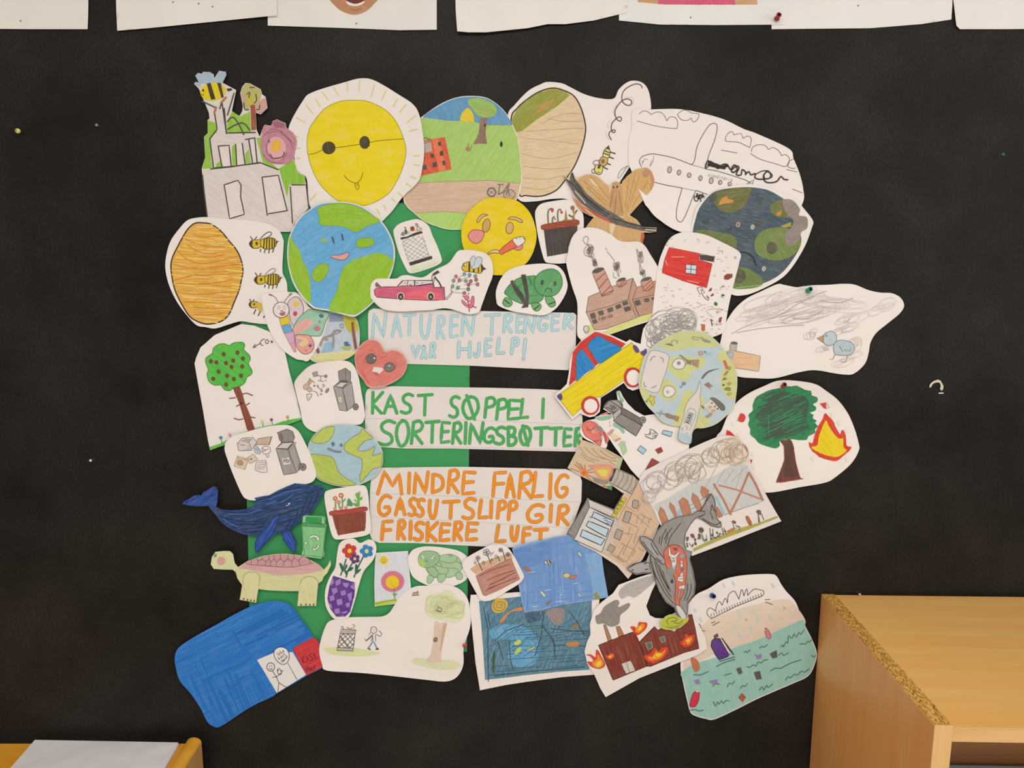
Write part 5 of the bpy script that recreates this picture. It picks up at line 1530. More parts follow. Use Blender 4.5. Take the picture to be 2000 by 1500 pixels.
F('d2402c', '~1385 480 1420 510 1470 560 1500 610 1510 660 1565 740 1590 685 1620 710 1640 780 1650 880 1705 890 1690 930 1620 990 1530 1062 1440 1055 1330 1020 1240 950 1195 890 1190 830 1230 850 1260 740 1300 640 1350 560', 'm', 60)
F('e3c522', '~1390 575 1430 640 1500 740 1560 795 1605 790 1610 900 1650 930 1600 980 1530 1015 1440 1005 1330 970 1215 900 1290 870 1310 760', 'm', 60)
FE('spark', 'cf3b34', '~350 490 390 490 415 530 385 590 325 570/1320 365 1395 350 1400 430 1370 420/185 685 230 705 290 765 175 750/385 860 425 890 450 980 420 920/470 1050 500 1045 485 1100', 'm')
EACH('spark_outline', L, '9a928c', .9, '355 475 310 580 330 580/1400 350 1435 415 1390 430')
for (x, y) in ((330, 750), (520, 1130), (1240, 1030), (1660, 1040), (1650, 690), (1560, 600), (1480, 500), (510, 980), (270, 610)):
    G('glow_mark'); E('e4dcc6', x, y, 22, 30, 20, 'w')

# ---- small pink oval
crop(1100, 760, 7.143)
P('pink_oval_cutout', 'small oval cut-out coloured pink with curled outlines', 'drawing', 5,
  '~230 600 260 500 320 445 420 420 520 400 560 480 660 640 620 740 600 820 500 790 400 740 300 690')
G('pink_colouring')
F('dc7668', '~262 520 320 455 400 450 470 490 520 560 600 620 640 700 600 760 560 640 520 650 520 790 400 710 300 640', 'p', 40, '8a4038', 1)
F('8f837c', '450 500 520 520 560 570 520 600 470 560', 'p', 30)
F('c9a58c', '390 570 440 560 450 610 410 620', 'p')
L('8a4038', 1.2, '~330 530 350 570 400 570 440 530/~500 610 540 660 530 740/~560 600 600 690 590 740/~420 720 460 730 490 710')

# ---- big bin and litter sheet
P('litter_bin_cutout', 'white sheet of a tipped grey wheelie bin, blue and red litter and a paper bag', 'drawing', 6,
  '740 40 770 20 800 30 830 100 900 200 1000 300 1130 370 1270 350 1640 520 1760 700 1755 830 1700 1050 1300 1250 1070 1260 940 1120 840 970 700 780 560 560 440 430 450 390 560 350 690 355 560 280 570 240 620 170 760 145')
FE('green_slime', '8fb598', '~740 40 775 20 800 35 800 90 850 150 830 190 795 160 770 100/~450 400 560 375 680 360 670 410 560 440 480 430/~700 470 780 480 860 590 830 620 780 560 700 520', 'p', 30)
F('c47a72', '500 360 600 320 650 330 560 365', 'p', 10)
G('wheelie_bin')
F('9a938d', '570 260 640 155 760 150 830 240 820 260 700 330 690 340 620 290', 'p', 40, '3f3a37', 1.6)
F('8a837e', '700 440 800 340 820 255 1070 400 1105 500 1015 655', 'p', 30, '3f3a37', 1.6)
F('6f6963', '820 260 1070 400 1100 500 800 340', 'p', 30)
F('b0a9a2', '695 345 800 260 810 330 710 435', 'p', 30, '3f3a37', 1.3)
L('3f3a37', 1.4, '640 155 800 260/~600 260 660 270 700 330/660 225 690 280/690 225 715 285/710 235 740 270/800 340 1105 510/~790 160 820 200 830 245')
E('8f8882', 1112, 430, 42, 44, 0, 'f', 0, '5a544f', 1.2); E('5a544f', 1116, 432, 14, 15)
G('paper_bag')
F('e2dad2', '1205 555 1250 570 1320 625 1290 680 1240 695 1150 660 1140 630 1190 640 1220 590', 'f', 0, '3a3434', 1.4)
WORD('Kcal', 1205, 610, 25, 34, -18, .9, '3a3434'); WORD('100', 1235, 655, 24, 28, -20, .9, '3a3434')
for pts in ('1395 575 1525 600 1500 665 1375 620', '1080 790 1160 850 1115 910 1035 845'):
    G('blue_carton')
    F('a4c6d2', pts, 'm', 20, '4a5258', 1.4)
G('red_scrap')
F('93443a', '1280 845 1365 805 1395 870 1325 905', 'm')
G('red_scrap')
F('93443a', '1240 965 1345 1020 1145 1130 1190 1050', 'm', 20, '6a3028', .8)
G('smeared_bottle')
F('cf9084', '610 620 680 560 715 560 690 610 640 650/700 710 800 675 810 695 740 735', 'p', 30)
F('d8d0a0', '650 640 720 630 790 675 710 710', 'p', 30)
G('smeared_bottle')
F('a9c79a', '770 780 810 730 860 730 870 790 890 870 840 920 820 870 800 800', 'p', 70, '8fae88', .8)
EACH('pencil_mark', L, '7a80a0', 1, '655 450 645 480/650 500 660 520')

# ---- sun and fire sheet
P('fire_sky_cutout', 'small beige cut-out of an orange sun with a pink and yellow flame', 'drawing', 5,
  '60 1100 150 930 200 830 260 705 560 810 835 965 790 1110 760 1200 690 1300 675 1410 560 1370 380 1280 200 1190', paper='d2c0a4')
G('beige_sky')
F('cdb595', '75 1095 158 935 208 835 265 715 560 818 825 970 780 1105 620 1300 560 1360 380 1272 205 1182', 'p', 25)
L('a08a6a', 1.4, '~230 810 340 950 500 1000/~300 810 420 920 600 980/~400 830 540 950 740 1010/~250 900 340 990 440 1020/~520 860 640 950 740 960/~560 830 680 910 800 960/~640 1010 720 1060')
F('aab88a', '770 960 830 975 790 1105 740 1090', 'p', 80)
G('small_sun')
E('e0792a', 292, 1170, 50, 44, 0, 'm')
E('c85a22', 290, 1170, 22, 18, 0, 'm')
L('b8704a', 1.5, '250 1130 160 1050/265 1120 185 1020/285 1120 235 1040/310 1125 300 1060/240 1155 100 1105/340 1140 400 1110/345 1165 420 1160/335 1195 420 1235/320 1210 400 1280')
G('flame')
F('d98f86', '~345 1070 430 1055 560 1050 660 1060 705 1100 690 1180 640 1250 560 1280 480 1220 430 1150 400 1100', 'p', 30)
F('dba45c', '~430 1110 560 1080 650 1090 670 1130 640 1200 580 1260 500 1210', 'p', 30)
F('dcc95e', '~470 1140 560 1120 620 1150 600 1210 540 1210', 'p', 30)
F('8a8478', '~420 1230 520 1260 620 1280 630 1310 560 1330 440 1290', 'p', 20)
F('4f8f5a', '610 1350 690 1350 670 1405 610 1385', 'm'); F('cf6a4f', '540 1350 600 1340 600 1370 560 1365', 'm')

# ---- gas station building
crop(1090, 850, 5.5556)
P('gas_plant_cutout', 'cut-out tan brick building with a thick grey chimney and a yellow GASS sign', 'drawing', 7,
  '95 1060 140 990 190 910 320 680 340 695 600 805 710 635 540 510 560 490 610 355 640 360 820 440 880 500 960 640 1100 960 1040 1100 920 1340 850 1440 760 1560 640 1420 400 1260 250 1190', paper='d8c6b4')
G('brick_wall')
F('cfae90', '720 640 800 610 860 480 890 560 1040 830 1090 965 1030 1090 910 1340 740 1440 460 1270 610 915 660 900', 'p', 55)
L('8a7464', 1, '800 640 640 930/640 930 460 1270/880 850 1020 920/820 850 990 1000/740 770 830 830/700 920 860 1000/870 860 850 960/900 740 860 830/940 880 900 960/780 1000 760 1090/820 1080 720 1060/800 1090 700 1300/870 1010 820 1170/900 1090 750 1370/640 1310 750 1380/680 1170 840 1250/840 1250 800 1320/720 1200 640 1340/870 1220 930 1260/960 1000 930 1080/1000 900 980 960/560 1280 720 1380')
F('c6b4a4', '460 1270 610 915 700 950 560 1290', 'p', 55)
for pts in ('810 720 830 700 870 715 875 760 850 800 805 780', '735 825 800 840 765 955 700 930', '640 1015 705 1045 670 1140 605 1110', '565 1180 625 1215 590 1275 530 1245'):
    G('window')
    F('a99a8c', pts, 'p', 60, '55483f', 1.3)
G('hall')
F('d3ccc4', '340 780 610 915 470 1270 170 1130 250 970', 'p', 25, '4a4440', 1.2)
F('c9c0b8', '322 690 345 700 600 815 640 910 340 780', 'p', 25, '4a4440', 1.3)
F('8c857f', '320 690 340 780 180 1120 100 1060 190 920', 'p', 60, '4a4440', 1.3)
for pts in ('390 830 600 930 575 990 365 885', '330 930 550 1020 520 1105 305 985', '265 1025 510 1130 465 1195 240 1095'):
    G('tall_window')
    F('b9cbd6', pts, 'p', 30, '3a3a40', 1.8)
L('55504c', 1.2, '~485 910 510 900 530 930 500 925/530 930 580 950/520 950 570 970/340 885 370 900')
G('chimney')
F('b3a898', '620 360 830 450 870 500 800 640 560 515', 'p', 65, '5a5048', 1.2)
F('423d3a', '605 360 635 365 580 500 545 500 590 430', 'm')
L('7a6f64', 1.2, '~660 385 650 450 600 530/~710 400 700 470 640 560/~760 425 745 500 690 580/~810 450 790 530 740 610/~850 480 830 560 770 630')
G('gas_sign')
F('cbbd35', '700 680 740 690 630 890 580 875', 'm', 60, '7a7030', .9)
WORD('GASS', 600, 845, 46, 34, -61, 1.1, '4f4a2a', .7)
L('3a3432', 2, '710 630 605 805')

# ---- smoke and fence scene
crop(1230, 830, 5.555)
P('fence_scene_cutout', 'sheet with brown smoke scribbles above a picket fence and small figures on grass', 'drawing', 8,
  '100 620 110 570 165 495 300 425 460 350 640 262 800 190 970 120 1070 112 1145 125 1195 165 1240 230 1290 340 1330 490 1400 610 1520 830 1645 1045 1300 1180 1000 1300 680 1420 500 1300 330 1080 240 880 160 760', paper='ded5cb', curl=[(-20, .8, .004)])
G('sky')
F('c3c3be', '~260 880 400 800 700 620 900 560 1150 420 1300 480 1440 770 1450 830 1240 900 1000 985 760 1000 500 1010 380 1000', 'p', 65)
F('dccab6', '~960 260 1050 140 1170 160 1260 300 1300 400 1200 430 1050 440 960 400', 'p', 60)
G('smoke')
for i, (x, y, rx, ry, n, c) in enumerate(((270, 650, 130, 120, 10, 'b3a49e'), (220, 780, 80, 90, 6, 'bdb0aa'), (480, 560, 150, 140, 9, 'a39187'), (640, 480, 170, 150, 9, 'a39187'), (700, 530, 110, 140, 6, 'a08d80'), (880, 330, 100, 120, 8, 'ab9684'), (1040, 300, 120, 140, 8, 'ab9684'), (1180, 340, 110, 120, 8, 'ab9684'), (1100, 250, 130, 110, 6, 'ab9684'))):
    SC(c, .8, x, y, rx * 1.1, ry * 1.05, max(3, n // 2), 80 + i, -30, .8)
L('b09e90', 1, '960 420 820 680/1040 470 900 700/1130 480 1020 640/1220 470 1150 700/1280 440 1100 620')
for pts in ('330 890 370 920 430 1060 350 1080 310 960', '432 835 480 880 515 980 490 1000 430 890', '530 830 580 785 630 820 670 960 580 990', '680 735 740 780 790 910 740 940 670 810', '780 660 860 710 850 760 800 800 770 730', '920 870 960 900 1010 990 960 1010'):
    G('picket')
    F('b87a5c', pts, 'p', 70, '8a5f48', .8)
G('gate')
L('b5765a', 4, '915 645 1010 800 1095 970/1290 520 1200 740 1100 940/1295 520 1370 650 1440 815')
L('b98064', 3, '970 655 1150 700 1410 800')
L('8f857e', 1, '640 880 800 800/650 920 780 860/1020 980 1240 900 1400 850')
F('8fb8c6', '930 780 950 770 1030 960 1010 975/520 930 550 910 560 980 530 985', 'p', 70)
G('grass')
F('a7a148', '690 1340 900 1240 1100 1150 1400 1060 1600 990 1610 1005 1300 1130 1000 1240 690 1375', 'p', -20)
G('figures')
F('5a5450', '~1370 940 1395 920 1425 935 1420 980 1400 970 1415 1060 1395 1050 1390 970', 'p', 80)
F('a8603f', '~1255 1000 1280 985 1300 1010 1325 1060 1320 1095 1290 1080', 'p', 70)
F('b5744f', '1055 1150 1130 1110 1135 1145 1065 1180', 'p')
E('7a5048', 1130, 1055, 25, 18, 20, 'p')
L('5a5450', 1.4, '1430 965 1455 1030/1120 1080 1140 1130 1180 1100 1195 1145/1150 1090 1200 1110/~1000 1120 1020 1190/900 1130 910 1230/1020 1120 1050 1190/780 1180 815 1270/870 1120 880 1250')
rnd = random.Random(5)
F('55504c', '~750 1120 780 1110 805 1140 790 1170 755 1165/~740 1190 755 1175 770 1230 755 1240/~640 1240 620 1270 610 1220 640 1215', 'p')
F('8a4040', '~655 1190 690 1180 700 1215 680 1230/700 1230 730 1300 715 1310', 'p')
for i in range(16):
    x = rnd.uniform(620, 1060); y = 1330 - (x - 620) * .33 - rnd.uniform(0, 60)
    E('5a5552', x, y, rnd.uniform(8, 15), rnd.uniform(9, 16), 0, 'p')
L('6a6460', 1.1, '760 1180 800 1260/700 1200 715 1290/830 1190 840 1260/640 1280 680 1330/960 1180 985 1220')

# ---- grey whale full of rubbish
crop(1210, 960, 5.5556)
P('grey_whale_cutout', 'cut-out grey whale with a red opened belly full of rubbish, diving down', 'drawing', 10,
  '975 25 1000 20 1030 70 1045 140 1030 200 1050 230 1060 290 1105 340 1110 385 1080 395 1000 380 900 310 830 290 770 360 720 450 710 560 730 640 790 650 765 730 800 860 825 1000 815 1110 750 1200 740 1330 750 1370 740 1410 660 1480 560 1505 460 1490 440 1420 500 1350 585 1330 620 1340 590 1260 500 1200 430 1090 380 960 355 885 260 890 180 905 80 850 80 820 150 780 290 755 320 680 270 600 215 530 225 485 270 480 350 530 400 430 490 330 620 270 790 245 880 210 920 130 950 40', paper='a79f99')
G('body')
F('8f8983', '790 250 840 215 920 215 900 260 830 285 770 350 715 450 700 560 725 640 785 655 760 730 792 860 818 1000 808 1108 742 1195 735 1330 640 1370 590 1250 500 1190 430 1085 385 955 330 750 350 560 410 430 490 340 620 280', 'p', 70, '3f3a37', 1.2)
L('47423e', 1.6, '~665 345 590 440 540 520 525 590/~570 395 530 450 500 560/~510 405 470 480 450 580/~440 490 430 560/~520 440 490 520')
L('3f3a37', 1.4, '~350 760 380 880 440 1010 520 1140 590 1220/~380 730 410 860 480 1020 560 1150/~400 760 450 900 530 1060/~430 800 480 950 550 1080/~330 700 350 820 400 950/~470 860 500 960 540 1050/~740 1000 730 1100 700 1180/~780 1000 770 1090 730 1180')
G('tail_fluke')
F('938d87', '880 210 930 130 960 40 995 25 1025 75 1040 140 1020 200 1045 240 1055 295 1100 345 1105 382 1075 388 1000 370 900 305 860 285 930 245 920 212', 'p', 70, '3f3a37', 1.4)
L('3f3a37', 1.6, '~990 180 1005 140 1010 180 985 210 995 250 1015 300/~1030 190 1050 220/~900 290 980 340 1050 360 1100 330/~880 210 940 110 990 30')
G('flipper')
F('a09a98', '220 490 280 490 350 530 400 610 440 680 500 740 510 780 470 790 400 740 330 680 280 610 235 550', 'p', 40, '3f3a37', 1.5)
L('3f3a37', 1.6, '~250 540 300 610 360 680/~340 560 370 620 420 690/~400 720 450 760')
G('flipper')
F('a39d9b', '85 835 150 790 230 765 320 770 345 880 260 880 190 895 120 870', 'p', 10, '3f3a37', 1.5)
L('3f3a37', 1.8, '~110 820 200 775 270 765/~130 860 150 850/280 850 310 840/270 785 290 780')
G('open_belly')
F('cf6a52', '~480 660 510 610 580 580 640 590 690 630 725 720 730 860 715 1000 690 1120 650 1190 660 1270 620 1250 600 1170 610 1050 600 940 560 880 510 820 485 720', 'p', 40, '7a3a30', 1.1)
G('swallowed_rubbish')
F('ddd5cc', '530 620 545 610 560 680 600 690 650 645 655 660 620 710 620 770 600 870 575 870 565 770 535 700', 'f', 0, '55504c', 1)
WORD('Kcal', 545, 700, 18, 28, 8, .8, '4a4440'); WORD('100', 555, 740, 18, 24, 5, .8, '4a4440')
F('9ab0bc', '580 810 605 800 600 870 578 868', 'p')
F('7fa5b5', '655 690 700 675 695 720 660 720', 'm'); F('5f7488', '660 830 700 825 700 860 670 865', 'm')
F('dad2c8', '660 755 685 750 690 815 660 820/630 940 680 870 695 920 690 985 630 970/640 1030 710 1010 705 1060 650 1060', 'f', 0, '55504c', 1)
L('55504c', 1, '640 920 690 915/640 950 690 945/660 780 688 780/670 1040 680 1060')
F('8f9aa0', '640 1080 665 1075 650 1150 625 1165', 'p', 70, '55504c', .8)
F('6f5058', '580 610 630 610 630 640 590 640', 'p'); F('8a8580', '520 830 570 820 605 880 570 915 520 890', 'p', 30)
F('d0cac6', '~610 1240 660 1250 720 1340 720 1370 690 1390 640 1330', 'p', 60, '5a5450', 1)
E('4a4440', 570, 975, 16, 22)
G('green_puddle')
F('b3b838', '~445 1425 500 1360 560 1335 640 1365 700 1380 745 1372 738 1405 660 1470 560 1498 470 1485', 'p', 10, 'c9c878', 1)
L('6f7430', 1.6, '~530 1440 510 1400 560 1370 620 1375 620 1400 560 1410/~590 1420 640 1430 690 1400')
F('949a34', '500 1470 600 1460 700 1420 640 1480 560 1495', 'p', 10)
# ---- blue whale
crop(340, 920, 6.4516)
P('blue_whale_cutout', 'cut-out dark blue whale with raised tail and pale eye', 'drawing', 10,
  '105 415 125 385 190 350 250 310 310 300 340 310 370 265 430 235 490 192 530 200 555 250 550 320 545 390 530 450 590 485 700 495 800 490 900 480 980 445 1020 410 1030 360 1010 340 1080 325 1200 305 1300 250 1420 195 1520 155 1640 165 1760 180 1850 175 1890 220 1880 290 1800 420 1720 530 1640 600 1540 670 1460 740 1540 880 1530 1000 1500 1025 1430 950 1370 860 1360 785 1280 785 1220 850 1130 940 1070 1020 1040 1035 1015 980 1020 900 1050 820 1070 795 960 815 860 795 760 755 660 700 580 630 530 560 470 490 430 440 280 445 190 435',
  paper='2f4a86')
G('tail_fluke')
F('2f4f96', '115 412 190 355 250 318 310 308 345 320 375 272 430 242 490 200 525 208 548 250 540 330 530 440 450 420 280 437 190 428', 'h', -30)
G('body')
F('2a4470', '435 440 530 455 590 492 700 502 800 497 900 487 985 450 1028 412 1040 362 1100 330 1200 313 1300 258 1420 203 1520 163 1640 173 1760 188 1848 184 1882 222 1870 290 1792 415 1712 525 1632 593 1535 662 1450 735 1360 778 1290 775 1070 785 960 805 860 786 760 746 665 692 588 624 536 556 476 488', 'h', -16)
L('1f2c48', 1.6, '~600 500 800 530 1000 510 1200 450/~560 560 760 620 1000 640 1180 630/~760 680 950 670 1150 660/~820 740 1000 720 1150 700/~860 770 1000 765 1100 745/~1300 560 1400 540 1520 480/~1540 660 1600 560 1640 440 1680 340/~1620 580 1700 440 1740 320/~1690 520 1780 380 1820 260/~1470 720 1540 600 1560 480/~1400 740 1480 600/~1040 370 1160 340 1320 270 1500 200/~1680 300 1780 250 1870 230/~1230 500 1330 480 1420 470')
L('4a78b8', 1.4, '~700 540 900 540 1100 480/~1200 360 1400 270 1600 230/~1340 400 1500 300/~620 600 700 660 800 700/~1160 420 1280 380')
G('flipper')
F('2c4fa0', '1290 560 1340 560 1280 690 1240 790 1140 910 1060 1010 1030 1025 1022 970 1030 900 1065 805 1190 690 1230 610', 'h', -60, '233352', 1.2)
G('flipper')
F('2c4fa0', '1365 785 1450 745 1535 880 1525 995 1500 1015 1430 940 1380 860', 'h', 60, '233352', 1.2)
G('eye')
F('d8d4cc', '1405 440 1450 400 1465 405 1440 435', 'f')
E('2a2a2a', 1432, 424, 9, 9)

# ---- green recycling bin
P('recycling_bin_cutout', 'small cut-out green wheelie bin with white recycling arrows', 'drawing', 11,
  '1620 570 1650 555 1890 570 1905 590 1905 660 1920 680 1905 790 1885 990 1895 1050 1850 1105 1640 1080 1605 1050 1625 990 1610 700', paper='8fc692')
G('bin_body')
F('7fbf80', '1618 690 1905 712 1890 880 1872 1085 1645 1065 1625 900', 'p', 85, '3f7a50', 1)
G('lid')
F('8cc68e', '1622 575 1655 562 1885 578 1900 665 1615 650', 'p', 10, '3f7a50', 1)
F('2f9a4a', '1665 580 1860 592 1855 655 1655 640', 'm', 10, '2a6a40', 1.2)
F('4a9a5c', '1615 655 1905 672 1910 712 1615 692', 'p', 5, '2f6a40', .8)
for pts in ('1705 830 1750 805 1800 815 1825 840 1835 830 1822 880 1780 850 1800 848 1760 830 1715 850', '1640 910 1665 885 1680 915 1668 920 1700 965 1700 980 1680 965 1655 920', '1810 930 1835 928 1820 970 1780 1000 1750 1005 1745 985 1760 965 1770 980 1800 960'):
    G('recycling_arrow')
    F('e2ded4', pts, 'f', 0, '4f7a58', 1)
G('wheels')
E('8a8f88', 1632, 1060, 20, 14); E('8a8f88', 1885, 1060, 10, 25)

# ---- pink shelled turtle
crop(400, 1040, 7.692)
P('pink_turtle_cutout', 'cut-out pale green turtle with a pink patterned shell', 'drawing', 9,
  '90 480 105 370 160 290 280 278 380 280 425 325 450 460 500 520 640 430 860 355 1050 325 1200 318 1450 345 1620 430 1720 490 1790 560 1850 490 1885 415 1895 490 1840 610 1790 660 1760 730 1700 770 1690 900 1675 1103 1390 1105 1410 880 1200 880 960 870 805 850 770 1055 525 1012 560 790 490 690 465 600 420 560 240 555 135 548', paper='d3d2a0')
G('belly')
F('cfcd96', '480 560 620 560 900 630 1300 645 1600 610 1785 570 1785 650 1755 725 1700 765 1420 875 1200 872 960 862 800 845 600 800 500 690', 'p', 5)
G('head')
F('cfd29c', '97 478 112 372 165 297 280 285 376 287 418 328 443 462 495 525 465 560 420 552 240 548 138 541', 'p', 60)
E('d49a98', 245, 428, 55, 60, 0, 'p', 30, 'b98a88', .8)
E('7f8478', 158, 345, 22, 30, 20, 'p')
L('9a9a70', 1, '~115 450 125 440/~470 560 465 600 480 640')
G('shell')
F('cfa0a0', '500 540 640 440 860 362 1050 332 1200 326 1450 352 1620 438 1720 498 1780 565 1600 610 1300 642 1050 640 850 600 650 555', 'p', 5)
F('c49396', '610 460 690 415 860 362 1050 332 1200 326 1450 352 1590 430 1640 460 1430 500 1200 520 1000 512 780 495', 'p', 10)
L('84555c', 1.1, '~610 460 700 485 900 500 1080 515 1300 520 1430 500 1640 460/700 410 695 485/780 390 800 430 790 495/865 360 860 395 915 440 910 500/970 345 965 400 990 440 985 505/1040 335 1040 400 1080 450 1075 512/1135 325 1135 395 1190 440 1180 515/1250 330 1245 395 1310 440 1300 520/1335 335 1340 380 1310 430/1340 380 1410 425 1435 500/1460 360 1410 425/1560 390 1590 465/800 430 865 400/915 435 965 400/990 440 1040 405/1080 440 1135 400/1190 440 1245 400')
for pts, cl in (('580 660 640 605 710 595 790 615 825 670 800 860 770 1050 530 1008 560 820', ((585, 998), (642, 1012), (692, 1020), (740, 1028))), ('1430 780 1470 700 1550 662 1640 675 1700 740 1690 900 1672 1098 1395 1100', ((1445, 1085), (1520, 1085), (1580, 1085), (1635, 1083)))):
    G('leg')
    F('d2cf9a', pts, 'p', 80)
    L('9a9a70', 1, '~' + ' '.join(pts.split()[:12]) if cl[0][0] > 1000 else '~570 780 585 660 640 605 710 595 790 615 825 670 810 800')
    for (x, y) in cl: E('84605a', x, y, 14, 18, 10)

# ---- pots and flowers
crop(560, 930, 5.1724)
P('flower_pot_cutout', 'white rounded cut-out of a brown flower pot with orange flowers and a cactus', 'drawing', 8,
  '~380 190 430 140 560 115 740 92 800 110 825 200 835 350 850 540 820 590 700 620 540 640 480 630 445 560 410 400')
G('pot')
F('854433', '460 395 800 360 800 460 790 550 520 598 485 500', 'm', 85)
g('rim')
F('a8463c', '~430 365 470 350 620 335 780 308 815 325 800 352 640 380 470 398 435 390', 'm', 5, '7a3a30', .8)
for (x, y, r) in ((490, 225, 24), (550, 195, 26), (525, 262, 20), (488, 328, 17), (553, 325, 17), (598, 320, 17)):
    G('orange_flower')
    E('c9734c', x, y, r, r, 0, 'm'); E('e8d0b8', x, y, r * .35, r * .35)
G('green_stems')
L('5a9a5a', 2.4, '492 250 495 310/560 220 565 310/525 280 535 325/~565 260 590 235')
F('4f8f5f', '605 300 615 235 630 222 665 270 665 305', 'm')
F('67ab4a', '660 280 690 270 740 300 700 310/690 180 740 155 740 200 735 310 700 300 715 240/740 220 770 205 760 240 740 240/675 240 700 235 710 265', 'm')
E('c490a0', 735, 165, 12, 12)

P('purple_pot_cutout', 'long white cut-out of red, blue and purple flowers in a purple chequered pot', 'drawing', 7,
  '~385 1200 400 1110 440 1010 490 920 510 780 530 690 580 645 680 632 740 675 830 640 890 670 905 750 870 850 780 960 730 1100 690 1250 640 1400 600 1440 500 1450 440 1400 395 1310')
G('chequered_pot')
F('5f3a86', '470 1005 690 1075 685 1200 640 1370 590 1420 500 1420 440 1340 410 1240 430 1110', 'm', 20)
for pts in ('490 1060 545 1035 545 1085 500 1110', '565 1075 630 1080 610 1130 575 1110', '450 1140 505 1125 515 1170 470 1200', '540 1165 590 1150 600 1195 555 1210', '640 1110 688 1090 685 1150 650 1130', '610 1195 660 1170 655 1250 635 1265', '430 1215 475 1200 485 1250 440 1265', '500 1250 555 1235 565 1290 515 1310', '590 1290 640 1270 635 1320 610 1325', '480 1345 530 1335 540 1385 490 1390', '550 1375 615 1360 600 1385 560 1390', '425 1285 450 1290 460 1340 440 1330', '445 1060 470 1030 475 1080 440 1110', '540 1415 580 1405 575 1420', '650 1090 690 1075 688 1090'):
    F('a07cc0', pts, 'm', 40)
def flower(cx, cy, r, col, mid):
    G('flower')
    for k in range(5): E(col, cx + r * .62 * math.cos(k * 1.257 - .6), cy + r * .62 * math.sin(k * 1.257 - .6), r * .45, r * .42, 0, 'm')
    E(mid, cx, cy, r * .3, r * .34, 0, 'm')
flower(635, 755, 72, 'c23a34', 'e0c03a'); flower(808, 758, 66, '2f7cb4', 'd9cf6a'); flower(688, 835, 50, '55357a', 'e0c03a')
G('stems')
L('2f5f4a', 2.4, '600 840 575 920 545 1000/660 885 620 950 600 1020/770 820 720 920 680 1020')
F('2f5f4a', '~530 880 560 890 575 940 600 890 615 905 590 950 560 960/~615 960 650 920 675 925 650 955/~695 890 720 910 715 950 745 935 745 955 710 985 690 980/~580 950 600 955 620 970 600 1000', 'm')

P('pink_flower_cutout', 'small upright sheet with a pink flower, yellow sun and lime grass', 'drawing', 5,
  '900 775 1060 765 1225 755 1235 900 1260 1180 1250 1240 1100 1290 890 1318 885 1080 890 900', paper='ddd8d6')
G('sky')
F('d2d3d8', '905 785 1218 765 1245 1180 1100 1245 895 1270 892 1000', 'w', 80)
G('small_sun')
L('dccf50', 1.2, '985 800 990 765/1010 815 1040 780/1020 845 1075 830/1015 870 1060 905/990 885 1000 930/965 880 955 925/945 865 905 890/945 830 900 810/960 810 935 775/1000 890 1020 930/950 850 905 860')
E('dcb92e', 980, 850, 38, 42, 0, 'm'); L('9a8430', .9, '~970 860 980 875 995 862/975 840 977 848/990 840 991 848')
G('flower')
for k in range(26):
    a = k * math.pi / 13
    E('d87a8c', 1070 + 92 * math.cos(a), 1065 + 82 * math.sin(a), 25, 12, math.degrees(a), 'm', 0, 'c05a70', .8)
E('e0c224', 1068, 1070, 70, 66, 0, 'm')
g('stem')
L('6f9a4a', 1.6, '1085 1130 1092 1245'); L('6f9a4a', 1.2, '~1090 1200 1070 1180 1085 1210/~1092 1195 1115 1185 1095 1210')
G('grass')
F('b5c840', '893 1275 1000 1255 1110 1240 1110 1275 1000 1300 900 1315', 'm', 5)
L('7f9a3a', 1.6, '895 1290 1000 1265 1105 1250')

# ---- green turtle, brown pot
crop(780, 1040, 7.692)
P('green_turtle_cutout', 'white oval cut-out of a pale green turtle with white eyes', 'drawing', 4,
  '~130 400 160 310 230 245 380 210 560 215 740 240 900 280 1020 370 1060 520 1030 660 980 730 860 790 700 830 560 830 430 800 240 700 165 590', curl=[(180, .7, .003)])
G('shell')
F('a7c196', '~540 500 600 420 620 350 760 325 880 370 930 450 945 530 900 600 850 640 740 680 640 650 570 600', 'p', 20, '6a8a64', 1)
L('6a8a64', 1.1, '~620 430 760 460 850 430 870 370/~550 490 700 530 870 540/~720 540 740 570 700 640/~870 540 890 580/~740 330 800 345 770 365 740 345/850 430 940 480/~590 450 640 480 620 510/~400 550 450 620 560 680 580 620 530 520')
G('head')
F('92b588', '~285 430 295 350 340 295 420 275 520 285 590 320 610 390 580 450 520 500 460 530 400 530 320 500', 'p', 60, '5f8460', 1)
F('a8c45c', '~290 400 340 410 385 460 380 520 330 505 295 460', 'p', 40)
E('dfe0d0', 350, 372, 22, 34, -20, 'f', 0, '6a8a64', .8); E('5a6a55', 345, 378, 8, 10)
F('dfe0d0', '470 390 520 330 525 375 510 405 480 408', 'f', 0, '6a8a64', .8); E('5a6a55', 508, 378, 7, 10)
L('4f7a58', 1.2, '~385 420 400 435 430 430/400 400 415 400')
for pts in ('~440 640 520 680 490 740 450 768 420 750 420 700', '~590 630 690 630 690 690 640 748 590 740 575 690', '~850 620 920 600 950 650 940 700 870 700'):
    G('leg')
    F('a2c094', pts, 'p', 70, '6a8a64', 1)
G('neck')
F('98b78a', '400 545 520 510 600 620 540 680 470 640', 'p', 40, '6a8a64', 1)

